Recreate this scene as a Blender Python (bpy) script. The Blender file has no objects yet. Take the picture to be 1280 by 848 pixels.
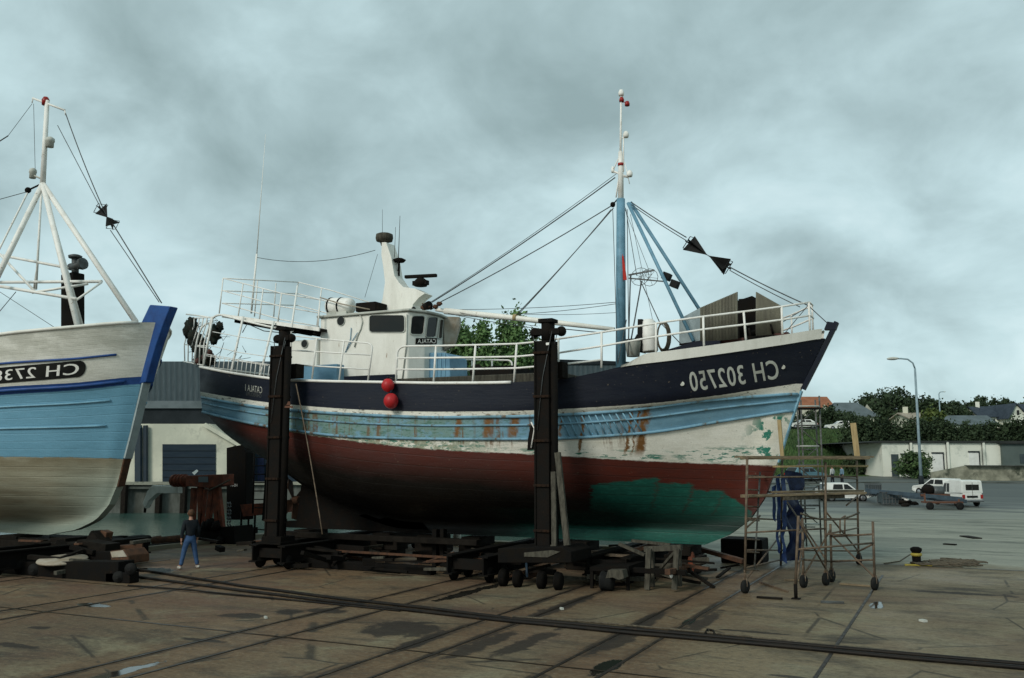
import bpy, bmesh, math, random
import numpy as np
from mathutils import Vector, Matrix, noise as mnoise
random.seed(7)
S = bpy.context.scene
COL = S.collection
# ------------------------------------------------------------------ camera
YAW = math.radians(25.8); PITCH = math.radians(7.3); FPX = 1150.0; EYE = Vector((0, 0, 3.4))
sn, cs = math.sin(YAW), math.cos(YAW)
FH = Vector((-sn, cs, 0)); RH = Vector((cs, sn, 0)); ZZ = Vector((0, 0, 1))
F3 = FH*math.cos(PITCH) + ZZ*math.sin(PITCH)
U3 = -FH*math.sin(PITCH) + ZZ*math.cos(PITCH)
def ray(px, py): return F3*FPX + RH*(px-640) + U3*(424-py)
def at(px, py, y):            # the point of a sight line on the vertical plane y = const
    d = ray(px, py); return EYE + d*(y/d.y)
def gz(px, py, z=0.0):        # ... on a level
    d = ray(px, py); return EYE + d*((z-EYE.z)/d.z)
def ad(px, py, D):            # ... at a horizontal distance ahead
    d = ray(px, py); return EYE + d*(D/d.dot(FH))
def onpl(px, py, p0, n):
    d = ray(px, py); return EYE + d*((p0-EYE).dot(n)/d.dot(n))
def PD(r, D, z=0.0): return RH*r + FH*D + ZZ*z
cam = bpy.data.cameras.new('camera'); camo = bpy.data.objects.new('camera', cam); COL.objects.link(camo)
cam.sensor_width = 36; cam.lens = FPX/1280*36; cam.clip_end = 6000; cam.clip_start = .1
camo.location = EYE
camo.matrix_world = Matrix.Translation(EYE) @ Matrix((RH, U3, -F3)).transposed().to_4x4()
S.camera = camo
S.view_settings.view_transform = 'Standard'; S.view_settings.look = 'None'; S.view_settings.exposure = 0
# ------------------------------------------------------------------ world + sun
SUN_EL, SUN_AZ = math.radians(33), math.radians(192)
w = bpy.data.worlds.new('World'); S.world = w; w.use_nodes = True
N, L = w.node_tree.nodes, w.node_tree.links
N.clear()
def wn(t, **k):
    n = N.new(t)
    for a, b in k.items(): setattr(n, a, b)
    return n
out = wn('ShaderNodeOutputWorld'); sky = wn('ShaderNodeTexSky', sky_type='NISHITA', sun_disc=False)
sky.sun_elevation = SUN_EL; sky.sun_rotation = SUN_AZ
bg1 = wn('ShaderNodeBackground'); bg1.inputs[1].default_value = .08; L.new(sky.outputs[0], bg1.inputs[0])
tc = wn('ShaderNodeTexCoord'); sep = wn('ShaderNodeSeparateXYZ'); L.new(tc.outputs['Generated'], sep.inputs[0])
def wm(op, a, b=None, clamp=False):
    n = wn('ShaderNodeMath', operation=op, use_clamp=clamp)
    for i, v in enumerate((a, b)):
        if v is None: continue
        if isinstance(v, (int, float)): n.inputs[i].default_value = v
        else: L.new(v, n.inputs[i])
    return n.outputs[0]
zc = wm('ADD', wm('MAXIMUM', sep.outputs[2], 0.0), .52)
cx, cy = wm('DIVIDE', sep.outputs[0], zc), wm('DIVIDE', sep.outputs[1], zc)
comb = wn('ShaderNodeCombineXYZ'); L.new(cx, comb.inputs[0]); L.new(cy, comb.inputs[1])
def wnoise(scale, detail, rough, dist, off):
    mp = wn('ShaderNodeMapping'); mp.inputs['Location'].default_value = off; L.new(comb.outputs[0], mp.inputs[0])
    n = wn('ShaderNodeTexNoise'); n.inputs['Scale'].default_value = scale; n.inputs['Detail'].default_value = detail
    n.inputs['Roughness'].default_value = rough; n.inputs['Distortion'].default_value = dist
    L.new(mp.outputs[0], n.inputs['Vector']); return n.outputs[0]
na = wnoise(1.9, 5, .5, .25, (1.1, 4.7, 0)); nb = wnoise(5.2, 7, .56, .3, (9.2, 4.4, 2))
mx = wm('ADD', wm('MULTIPLY', wm('SUBTRACT', na, .5), .85), wm('ADD', wm('MULTIPLY', wm('SUBTRACT', nb, .5), .48), .51))
# the cloud base is darker overhead and lighter near the horizon
hz = wm('MULTIPLY', wm('SUBTRACT', .33, sep.outputs[2]), .22)
mx = wm('ADD', mx, hz)
rp = wn('ShaderNodeValToRGB'); L.new(mx, rp.inputs[0])
cr = rp.color_ramp; cr.interpolation = 'LINEAR'
cr.elements[0].position = .36; cr.elements[0].color = (.31, .425, .435, 1)
cr.elements[1].position = .74; cr.elements[1].color = (.74, .92, .95, 1)
e = cr.elements.new(.48); e.color = (.43, .575, .595, 1)
e = cr.elements.new(.60); e.color = (.58, .765, .795, 1)
bg2 = wn('ShaderNodeBackground'); bg2.inputs[1].default_value = 1.0; L.new(rp.outputs[0], bg2.inputs[0])
ms = wn('ShaderNodeMixShader'); ms.inputs[0].default_value = .93
L.new(bg1.outputs[0], ms.inputs[1]); L.new(bg2.outputs[0], ms.inputs[2]); L.new(ms.outputs[0], out.inputs[0])
sl = bpy.data.lights.new('sun', 'SUN'); so = bpy.data.objects.new('sun', sl); COL.objects.link(so)
sl.energy = 1.85; sl.angle = math.radians(16); sl.color = (1, .96, .88)
sd_ = Vector((math.cos(SUN_EL)*math.sin(SUN_AZ), math.cos(SUN_EL)*math.cos(SUN_AZ), math.sin(SUN_EL)))
so.rotation_euler = sd_.to_track_quat('Z', 'Y').to_euler(); so.location = (0, 0, 40)

# ------------------------------------------------------------------ materials
class NT:
    def __init__(s, name):
        s.m = bpy.data.materials.new(name); s.m.use_nodes = True
        s.n, s.l = s.m.node_tree.nodes, s.m.node_tree.links
        s.b = s.n['Principled BSDF']
    def new(s, t, **k):
        n = s.n.new(t)
        for a, b in k.items(): setattr(n, a, b)
        return n
    def put(s, sock, v):
        if isinstance(v, (int, float)): sock.default_value = v
        elif isinstance(v, (tuple, list)): sock.default_value = (*v, 1) if len(v) == 3 and sock.type == 'RGBA' else v
        else: s.l.new(v, sock)
    def math(s, op, a, b=0.0, clamp=False):
        n = s.new('ShaderNodeMath', operation=op, use_clamp=clamp); s.put(n.inputs[0], a); s.put(n.inputs[1], b); return n.outputs[0]
    def mix(s, f, a, b):
        n = s.new('ShaderNodeMix', data_type='RGBA'); s.put(n.inputs[0], f); s.put(n.inputs[6], a); s.put(n.inputs[7], b); return n.outputs[2]
    def coord(s, kind='Object', scale=(1, 1, 1), rot=(0, 0, 0), loc=(0, 0, 0)):
        if kind == 'Pos': o = s.new('ShaderNodeNewGeometry').outputs['Position']
        elif kind == 'UV': o = s.new('ShaderNodeUVMap').outputs[0]
        else: o = s.new('ShaderNodeTexCoord').outputs[kind]
        m = s.new('ShaderNodeMapping'); s.l.new(o, m.inputs[0])
        m.inputs['Scale'].default_value = scale; m.inputs['Rotation'].default_value = rot; m.inputs['Location'].default_value = loc
        return m.outputs[0]
    def noise(s, vec, scale=5, detail=4, rough=.55, dist=0):
        n = s.new('ShaderNodeTexNoise'); s.l.new(vec, n.inputs['Vector'])
        n.inputs['Scale'].default_value = scale; n.inputs['Detail'].default_value = detail
        n.inputs['Roughness'].default_value = rough; n.inputs['Distortion'].default_value = dist
        return n.outputs[0]
    def step(s, v, lo, hi, a=0.0, b=1.0):
        n = s.new('ShaderNodeMapRange'); n.clamp = True; s.put(n.inputs[0], v)
        for i, q in enumerate((lo, hi, a, b)): s.put(n.inputs[i+1], q)
        return n.outputs[0]
    def bump(s, h, strength=.3, dist=.02):
        n = s.new('ShaderNodeBump'); n.inputs['Strength'].default_value = strength; n.inputs['Distance'].default_value = dist
        s.put(n.inputs['Height'], h); s.l.new(n.outputs[0], s.b.inputs['Normal'])
    def done(s, col, rough=.6, metal=0.0):
        s.put(s.b.inputs['Base Color'], col); s.put(s.b.inputs['Roughness'], rough); s.put(s.b.inputs['Metallic'], metal)
        s.b.inputs['Specular IOR Level'].default_value = .30
        return s.m
M = {}
def pm(name, c1, c2=None, scale=3.0, lo=.4, hi=.62, rough=.6, metal=0.0, bump=.0, stretch=(1, 1, 1), c3=None, lo3=.6, hi3=.7, s3=9.0):
    t = NT(name); c2 = c2 or tuple(v*.75 for v in c1)
    v = t.coord('Pos', stretch)
    n1 = t.noise(v, scale, 6, .6); f = t.step(n1, lo, hi)
    c = t.mix(f, c1, c2)
    if c3:
        n3 = t.noise(v, s3, 5, .65); c = t.mix(t.step(n3, lo3, hi3), c, c3)
    fine = t.noise(t.coord('Pos'), 38, 3); c = t.mix(t.step(fine, .3, .7, 0.0, .22), c, tuple(q*.55 for q in c1))
    if bump: t.bump(t.noise(v, scale*6, 5), bump, .02)
    M[name] = t.done(c, t.step(n1, .3, .7, rough-.08, rough+.1), metal)
    if max(c1) < .05: t.b.inputs['Specular IOR Level'].default_value = .12
    return M[name]
RUST = (.13, .055, .022)
pm('white_paint', (.86, .84, .76), (.70, .68, .60), 1.6, .45, .75, .45, c3=(.26, .15, .07), lo3=.66, hi3=.78, s3=3.5, stretch=(1.6, 1.6, .5))
pm('rail_white', (.90, .88, .82), (.74, .71, .64), 4, .5, .7, .45, c3=(.26, .13, .06), lo3=.64, hi3=.74, s3=7)
pm('dull_white', (.55, .56, .50), (.36, .36, .31), 2.2, .45, .7, .6, c3=(.22, .14, .07), lo3=.62, hi3=.75, s3=5)
pm('cone_black', (.012, .012, .012), (.02, .02, .018), 3)
pm('mast_blue', (.17, .34, .45), (.12, .25, .33), 3, rough=.5, c3=(.3, .3, .26), lo3=.65, hi3=.75)
pm('locker_blue', (.15, .31, .43), (.10, .22, .32), 2, rough=.5)
pm('stem_blue', (.018, .075, .26), (.014, .05, .18), 3, rough=.45)
pm('stripe_blue', (.022, .08, .27), (.02, .06, .19), 3, rough=.45)
pm('ledge_blue', (.22, .43, .55), (.17, .35, .46), 3, rough=.5)
pm('navy', (.008, .012, .024), (.012, .015, .022), 2, rough=.45)
pm('dark_steel', (.0065, .006, .005), (.011, .008, .006), 4, rough=.8, bump=.2, c3=(.022, .012, .007), lo3=.6, hi3=.72)
pm('black_iron', (.005, .0045, .004), (.009, .007, .005), 4, rough=.85, bump=.3, c3=(.022, .012, .007), lo3=.62, hi3=.75)
pm('rusty_iron', (.10, .045, .022), (.05, .028, .018), 5, rough=.8, bump=.3, c3=(.15, .06, .025), lo3=.6, hi3=.72)
pm('orange_rust', (.19, .045, .018), (.09, .03, .016), 4, rough=.75, bump=.3, c3=(.05, .03, .02), lo3=.55, hi3=.7)
pm('scaffold', (.16, .115, .075), (.085, .06, .042), 7, rough=.7, c3=(.21, .19, .15), lo3=.6, hi3=.72)
pm('scaffold_grey', (.14, .15, .14), (.07, .06, .05), 7, rough=.6)
pm('plank', (.26, .20, .12), (.15, .115, .075), 4, rough=.8, bump=.3, stretch=(1, 1, 4))
pm('raw_wood', (.42, .32, .16), (.30, .22, .11), 5, rough=.8, stretch=(3, 3, .6))
pm('grey_wood', (.085, .078, .058), (.040, .036, .027), 5, rough=.85, bump=.3, stretch=(3, 3, .6))
pm('dark_wood', (.014, .011, .008), (.008, .0065, .005), 4, rough=.85, bump=.3)
pm('rope', (.12, .10, .07), (.06, .05, .035), 12, rough=.9)
pm('wire', (.09, .10, .10), (.05, .05, .05), 6, rough=.5)
pm('wire_dark', (.035, .034, .03), (.05, .04, .03), 6, rough=.6)
pm('cable_black', (.012, .011, .010), (.022, .018, .014), 3, rough=.5, c3=(.06, .035, .02), lo3=.62, hi3=.72)
pm('rubber', (.012, .012, .012), (.02, .02, .018), 8, rough=.8)
pm('buoy_red', (.55, .022, .025), (.40, .02, .022), 4, rough=.4, c3=(.5, .2, .18), lo3=.68, hi3=.8)
pm('flag_red', (.5, .03, .02), (.4, .03, .02), 5, rough=.7)
pm('net_green', (.02, .03, .024), (.035, .03, .022), 6, rough=.9)
pm('corrugated_tan', (.20, .19, .14), (.14, .13, .10), 3, rough=.6, stretch=(3, 3, .3))
pm('panel_pale', (.36, .42, .42), (.28, .33, .33), 3, rough=.5)
pm('maroon', (.12, .04, .03), (.07, .03, .025), 4)
pm('tarp_blue', (.010, .022, .075), (.006, .012, .04), 5, rough=.4, bump=.4)
pm('tarp_bright', (.02, .055, .19), (.010, .025, .08), 5, rough=.4, bump=.4)
pm('skin', (.42, .22, .15), (.38, .19, .13), 8, rough=.6)
pm('hair', (.10, .045, .02), (.06, .03, .015), 20, rough=.7)
pm('jeans', (.045, .095, .20), (.03, .065, .14), 9, rough=.85, bump=.2)
pm('sweater', (.012, .016, .020), (.02, .022, .025), 9, rough=.9)
pm('shoe', (.5, .48, .42), (.3, .28, .24), 12, rough=.7)
pm('shirt_white', (.5, .52, .5), None, 9); pm('shirt_blue', (.16, .26, .34), None, 9); pm('trousers_dark', (.02, .022, .03), None, 9)
pm('car_white', (.80, .80, .75), (.68, .68, .63), 2, rough=.3)
pm('car_teal', (.13, .25, .30), (.10, .20, .24), 2, rough=.3)
pm('car_red', (.35, .05, .04), (.28, .04, .03), 2, rough=.3)
pm('chrome', (.4, .4, .4), (.3, .3, .3), 6, rough=.3, metal=.8)
pm('lamp_red', (.35, .02, .015), None, 6, rough=.3); pm('lamp_white', (.7, .7, .65), None, 6, rough=.2)
pm('glass_dark', (.010, .011, .010), (.018, .016, .013), 2, rough=.12)
pm('glass_sky', (.05, .07, .075), (.03, .04, .045), 2, rough=.1)
pm('stone_wall', (.34, .33, .25), (.17, .17, .125), 1.2, rough=.9, bump=.5, c3=(.05, .06, .04), lo3=.52, hi3=.66, s3=.8)
pm('quay_concrete', (.12, .13, .115), (.06, .065, .055), .5, rough=.85, bump=.3, stretch=(1, 1, .4), c3=(.035, .04, .03), lo3=.5, hi3=.65, s3=.25)
pm('render_white', (.80, .80, .70), (.66, .67, .57), .25, rough=.8, c3=(.34, .38, .33), lo3=.55, hi3=.75, s3=.6)
pm('render_cream', (.66, .65, .52), (.52, .52, .42), .3, rough=.8, c3=(.36, .36, .30), lo3=.58, hi3=.75, s3=.7)
pm('render_side', (.46, .50, .43), (.38, .42, .36), .3, rough=.8)
pm('grey_block', (.11, .14, .13), (.085, .11, .10), .4, rough=.8)
pm('door_blue', (.016, .028, .042), (.022, .035, .048), .6, rough=.5, stretch=(1, 1, 6))
pm('pipe_dark', (.02, .035, .05), (.03, .04, .05), 1)
pm('fascia_dark', (.012, .017, .02), (.02, .026, .03), .8, rough=.6)
pm('roof_grey', (.13, .16, .17), (.09, .115, .12), .6, rough=.7)
pm('roof_slate', (.035, .048, .066), (.025, .035, .05), 1.5, rough=.6)
pm('roof_orange', (.34, .135, .07), (.26, .10, .05), 1.2, rough=.8, bump=.3)
pm('roof_felt', (.03, .034, .032), (.045, .048, .045), .6, rough=.8)
pm('pole_paint', (.27, .36, .39), (.20, .27, .30), 2, rough=.45)
pm('yellow_paint', (.55, .42, .06), (.35, .27, .06), 3, rough=.6)
pm('container_blue', (.055, .075, .08), (.035, .05, .055), 3, rough=.6)
pm('beam_blue', (.06, .09, .115), (.04, .06, .075), 3, rough=.6)
pm('trailer_orange', (.13, .055, .03), (.08, .04, .028), 4, rough=.7)
pm('steel_grey', (.11, .12, .12), (.07, .07, .065), 4, rough=.5, metal=.3)
pm('rail_steel', (.045, .036, .028), (.03, .024, .02), 3, rough=.4, metal=.4, c3=(.10, .075, .05), lo3=.55, hi3=.7, s3=2)
pm('groove', (.045, .032, .020), (.075, .058, .036), 2.0, rough=.7)
pm('tan_side', (.30, .24, .17), (.42, .38, .31), 3, rough=.6)
pm('bark', (.05, .042, .032), (.03, .026, .02), 5, rough=.9, bump=.4)
def leafmat(name, dark, light):
    t = NT(name); g = t.new('ShaderNodeNewGeometry')
    n = t.noise(t.coord('Pos'), .45, 3)
    f = t.math('ADD', t.math('MULTIPLY', g.outputs['Random Per Island'], .55), t.step(n, .35, .68, 0.0, .5), True)
    M[name] = t.done(t.mix(f, dark, light), .75)
leafmat('leaf_dark', (.016, .030, .014), (.045, .072, .030)); leafmat('leaf_mid', (.02, .045, .016), (.085, .14, .045))
leafmat('leaf_light', (.035, .08, .028), (.16, .27, .09)); leafmat('leaf_yellow', (.03, .06, .015), (.13, .16, .04))
for g_ in ('glass_dark', 'glass_sky'): M[g_].node_tree.nodes['Principled BSDF'].inputs['Specular IOR Level'].default_value = .28
def glossy_dark():
    t = NT('water'); v = t.coord('Pos', (.5, .5, 1))
    n = t.noise(v, 1.3, 5, .6)
    t.bump(n, .8, .12)
    M['water'] = t.done(t.mix(t.step(t.noise(v, .12, 3), .35, .65), (.02, .055, .045), (.04, .085, .07)), .22)
    t.b.inputs['Specular IOR Level'].default_value = .5
glossy_dark()
def corr(name, c1, c2, freq, strength=.6, ax=0, rough=.6):
    t = NT(name); o = t.new('ShaderNodeTexCoord').outputs['UV']
    s = t.new('ShaderNodeSeparateXYZ'); t.l.new(o, s.inputs[0])
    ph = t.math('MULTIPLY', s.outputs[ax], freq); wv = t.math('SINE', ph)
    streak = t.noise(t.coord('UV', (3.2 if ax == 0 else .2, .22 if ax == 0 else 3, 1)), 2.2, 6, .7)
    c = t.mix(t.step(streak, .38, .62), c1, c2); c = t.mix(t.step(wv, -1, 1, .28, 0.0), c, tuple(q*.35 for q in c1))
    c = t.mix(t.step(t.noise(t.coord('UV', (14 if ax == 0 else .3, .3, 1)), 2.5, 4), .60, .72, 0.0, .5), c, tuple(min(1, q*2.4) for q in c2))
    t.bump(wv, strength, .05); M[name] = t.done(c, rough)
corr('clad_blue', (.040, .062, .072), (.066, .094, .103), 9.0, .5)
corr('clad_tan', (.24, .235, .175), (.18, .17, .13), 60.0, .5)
corr('clad_roof', (.10, .125, .13), (.07, .09, .095), 5.0, .4)

# ------------------------------------------------------------------ mesh builder
WL = {}
def wl(o):
    return WL.get(o.name, Vector((0, 0, 0))) if o else Vector((0, 0, 0))
class MB:
    def __init__(s): s.v = []; s.f = []; s.sm = []; s.mi = []; s.uv = {}; s.cm = 0
    def _add(s, vs, fs, smooth=False, uvs=None):
        b = len(s.v); s.v += [Vector(q) for q in vs]
        for k, f in enumerate(fs):
            if uvs: s.uv[len(s.f)] = uvs[k]
            s.f.append([i+b for i in f]); s.sm.append(smooth); s.mi.append(s.cm)
        return s
    def frame(s, o, X, Y, Z, sx, sy, sz):       # box centred at o with half sizes along unit axes
        vs = [o+X*(a*sx)+Y*(b*sy)+Z*(c*sz) for a in (-1, 1) for b in (-1, 1) for c in (-1, 1)]
        return s._add(vs, [(0, 1, 3, 2), (4, 6, 7, 5), (0, 4, 5, 1), (2, 3, 7, 6), (0, 2, 6, 4), (1, 5, 7, 3)])
    def box(s, x0, x1, y0, y1, z0, z1):
        return s.frame(Vector(((x0+x1)/2, (y0+y1)/2, (z0+z1)/2)), Vector((1, 0, 0)), Vector((0, 1, 0)), ZZ, abs(x1-x0)/2, abs(y1-y0)/2, abs(z1-z0)/2)
    def beam(s, a, b, w=.05, h=None, up=None):
        a, b = Vector(a), Vector(b); d = b-a; l = d.length
        if l < 1e-5: return s
        d = d/l; up = Vector(up) if up else (ZZ if abs(d.z) < .9 else Vector((0, 1, 0)))
        X = d.cross(up).normalized(); Y = X.cross(d)
        return s.frame((a+b)/2, d, X, Y, l/2, w/2, (h or w)/2)
    def tube(s, pts, r=.02, n=6, caps=True, closed=False):
        pts = [Vector(p) for p in pts]; m = len(pts); vs = []; fs = []
        rr = r if isinstance(r, (list, tuple)) else [r]*m
        px = None
        for i, p in enumerate(pts):
            if closed: t = pts[(i+1) % m]-pts[i-1]
            else: t = (pts[min(i+1, m-1)]-pts[max(i-1, 0)])
            t = t.normalized() if t.length > 1e-9 else ZZ
            if px is None: px = t.cross(ZZ if abs(t.z) < .9 else Vector((1, 0, 0))).normalized()
            px = (px - t*px.dot(t)); px = px.normalized() if px.length > 1e-6 else t.cross(Vector((1, 0, 0))).normalized()
            py = t.cross(px)
            vs += [p+px*(math.cos(2*math.pi*k/n)*rr[i])+py*(math.sin(2*math.pi*k/n)*rr[i]) for k in range(n)]
        R = m if closed else m-1
        for i in range(R):
            j = (i+1) % m
            for k in range(n): fs.append((i*n+k, i*n+(k+1) % n, j*n+(k+1) % n, j*n+k))
        s._add(vs, fs, True)
        if caps and not closed:
            b = len(s.v)-m*n
            s.f.append([b+k for k in range(n)][::-1]); s.sm.append(False); s.mi.append(s.cm)
            s.f.append([b+(m-1)*n+k for k in range(n)]); s.sm.append(False); s.mi.append(s.cm)
        return s
    def prism(s, pts, d):                        # planar polygon swept along vector d
        pts = [Vector(p) for p in pts]; d = Vector(d); n = len(pts)
        fs = [tuple(range(n))[::-1], tuple(range(n, 2*n))]+[(i, (i+1) % n, n+(i+1) % n, n+i) for i in range(n)]
        return s._add(pts+[p+d for p in pts], fs)
    def sphere(s, c, r, n=16, m=10, sc=(1, 1, 1), jit=0.0):
        c = Vector(c); vs = []; fs = []
        for i in range(m+1):
            th = math.pi*i/m
            for k in range(n):
                ph = 2*math.pi*k/n
                q = Vector((math.sin(th)*math.cos(ph), math.sin(th)*math.sin(ph), math.cos(th)))
                rr = r*(1+jit*mnoise.noise(q*2.3+c)) if jit else r
                vs.append(c+Vector((q.x*sc[0], q.y*sc[1], q.z*sc[2]))*rr)
        for i in range(m):
            for k in range(n): fs.append((i*n+k, (i+1)*n+k, (i+1)*n+(k+1) % n, i*n+(k+1) % n))
        return s._add(vs, fs, True)
    def lathe(s, c, prof, n=18, ax=ZZ):
        c = Vector(c); ax = Vector(ax).normalized(); X = ax.orthogonal().normalized(); Y = ax.cross(X); vs = []; fs = []
        for r, z in prof: vs += [c+ax*z+X*(math.cos(2*math.pi*k/n)*r)+Y*(math.sin(2*math.pi*k/n)*r) for k in range(n)]
        for i in range(len(prof)-1):
            for k in range(n): fs.append((i*n+k, i*n+(k+1) % n, (i+1)*n+(k+1) % n, (i+1)*n+k))
        s._add(vs, fs, True); b = len(s.v)-len(vs)
        for base, rev in ((b, True), (b+(len(prof)-1)*n, False)):
            q = [base+k for k in range(n)]; s.f.append(q[::-1] if rev else q); s.sm.append(False); s.mi.append(s.cm)
        return s
    def quad(s, a, b, c, d, uv=None):
        return s._add([a, b, c, d], [(0, 1, 2, 3)], False, [uv] if uv else None)
    def build(s, name, mat, parent=None, bevel=0.0):
        me = bpy.data.meshes.new(name); o = wl(parent)
        me.from_pydata([tuple(v-o) for v in s.v], [], s.f)
        for mm in (mat if isinstance(mat, list) else [mat]): me.materials.append(M[mm] if isinstance(mm, str) else mm)
        me.polygons.foreach_set('use_smooth', s.sm); me.polygons.foreach_set('material_index', s.mi)
        if s.uv:
            u = me.uv_layers.new(name='UVMap').data
            for fi, q in s.uv.items():
                for li, t in zip(me.polygons[fi].loop_indices, q): u[li].uv = t
        me.update()
        ob = bpy.data.objects.new(name, me); COL.objects.link(ob)
        if parent: ob.parent = parent; WL[ob.name] = o
        if bevel:
            b = ob.modifiers.new('bevel', 'BEVEL'); b.width = bevel; b.segments = 2; b.limit_method = 'ANGLE'
        return ob
def tag(o, label, cat, group=None, kind=None):
    if label: o['label'] = label
    if cat: o['category'] = cat
    if group: o['group'] = group
    if kind: o['kind'] = kind
    return o
def thing(name, label, cat, loc=(0, 0, 0), group=None, rz=0):
    o = bpy.data.objects.new(name, None); COL.objects.link(o); o.location = loc; o.rotation_euler = (0, 0, rz)
    o.empty_display_size = .2; WL[o.name] = Vector(loc); return tag(o, label, cat, group)
def struct(name, mb, mat): o = mb.build(name, mat); o['kind'] = 'structure'; return o
def copy_tree(o, parent=None):
    c = o.copy(); COL.objects.link(c)
    if parent: c.parent = parent
    for ch in o.children: copy_tree(ch, c)
    return c
def sag(a, b, s=.2, n=14):
    a, b = Vector(a), Vector(b)
    return [a.lerp(b, i/n)-ZZ*(4*s*(i/n)*(1-i/n)) for i in range(n+1)]
def arc3(a, c, b, n=6):          # rounded corner a-c-b (quadratic)
    a, b, c = Vector(a), Vector(b), Vector(c)
    return [a*(1-t)**2+c*(2*t*(1-t))+b*t*t for t in [i/n for i in range(n+1)]]
def spl(x, xs, ys):              # smooth interpolation through points
    if x <= xs[0]: return ys[0]+(x-xs[0])*(ys[1]-ys[0])/(xs[1]-xs[0])*(0 if x < xs[0] else 1)
    if x >= xs[-1]: return ys[-1]
    i = max(k for k in range(len(xs)-1) if xs[k] <= x)
    def sl(k):
        if k <= 0: return (ys[1]-ys[0])/(xs[1]-xs[0])
        if k >= len(xs)-1: return (ys[-1]-ys[-2])/(xs[-1]-xs[-2])
        a, b = (ys[k]-ys[k-1])/(xs[k]-xs[k-1]), (ys[k+1]-ys[k])/(xs[k+1]-xs[k])
        return 0 if a*b <= 0 else 2*a*b/(a+b)
    h = xs[i+1]-xs[i]; t = (x-xs[i])/h
    return (2*t**3-3*t*t+1)*ys[i]+(t**3-2*t*t+t)*h*sl(i)+(-2*t**3+3*t*t)*ys[i+1]+(t**3-t*t)*h*sl(i+1)
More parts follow.
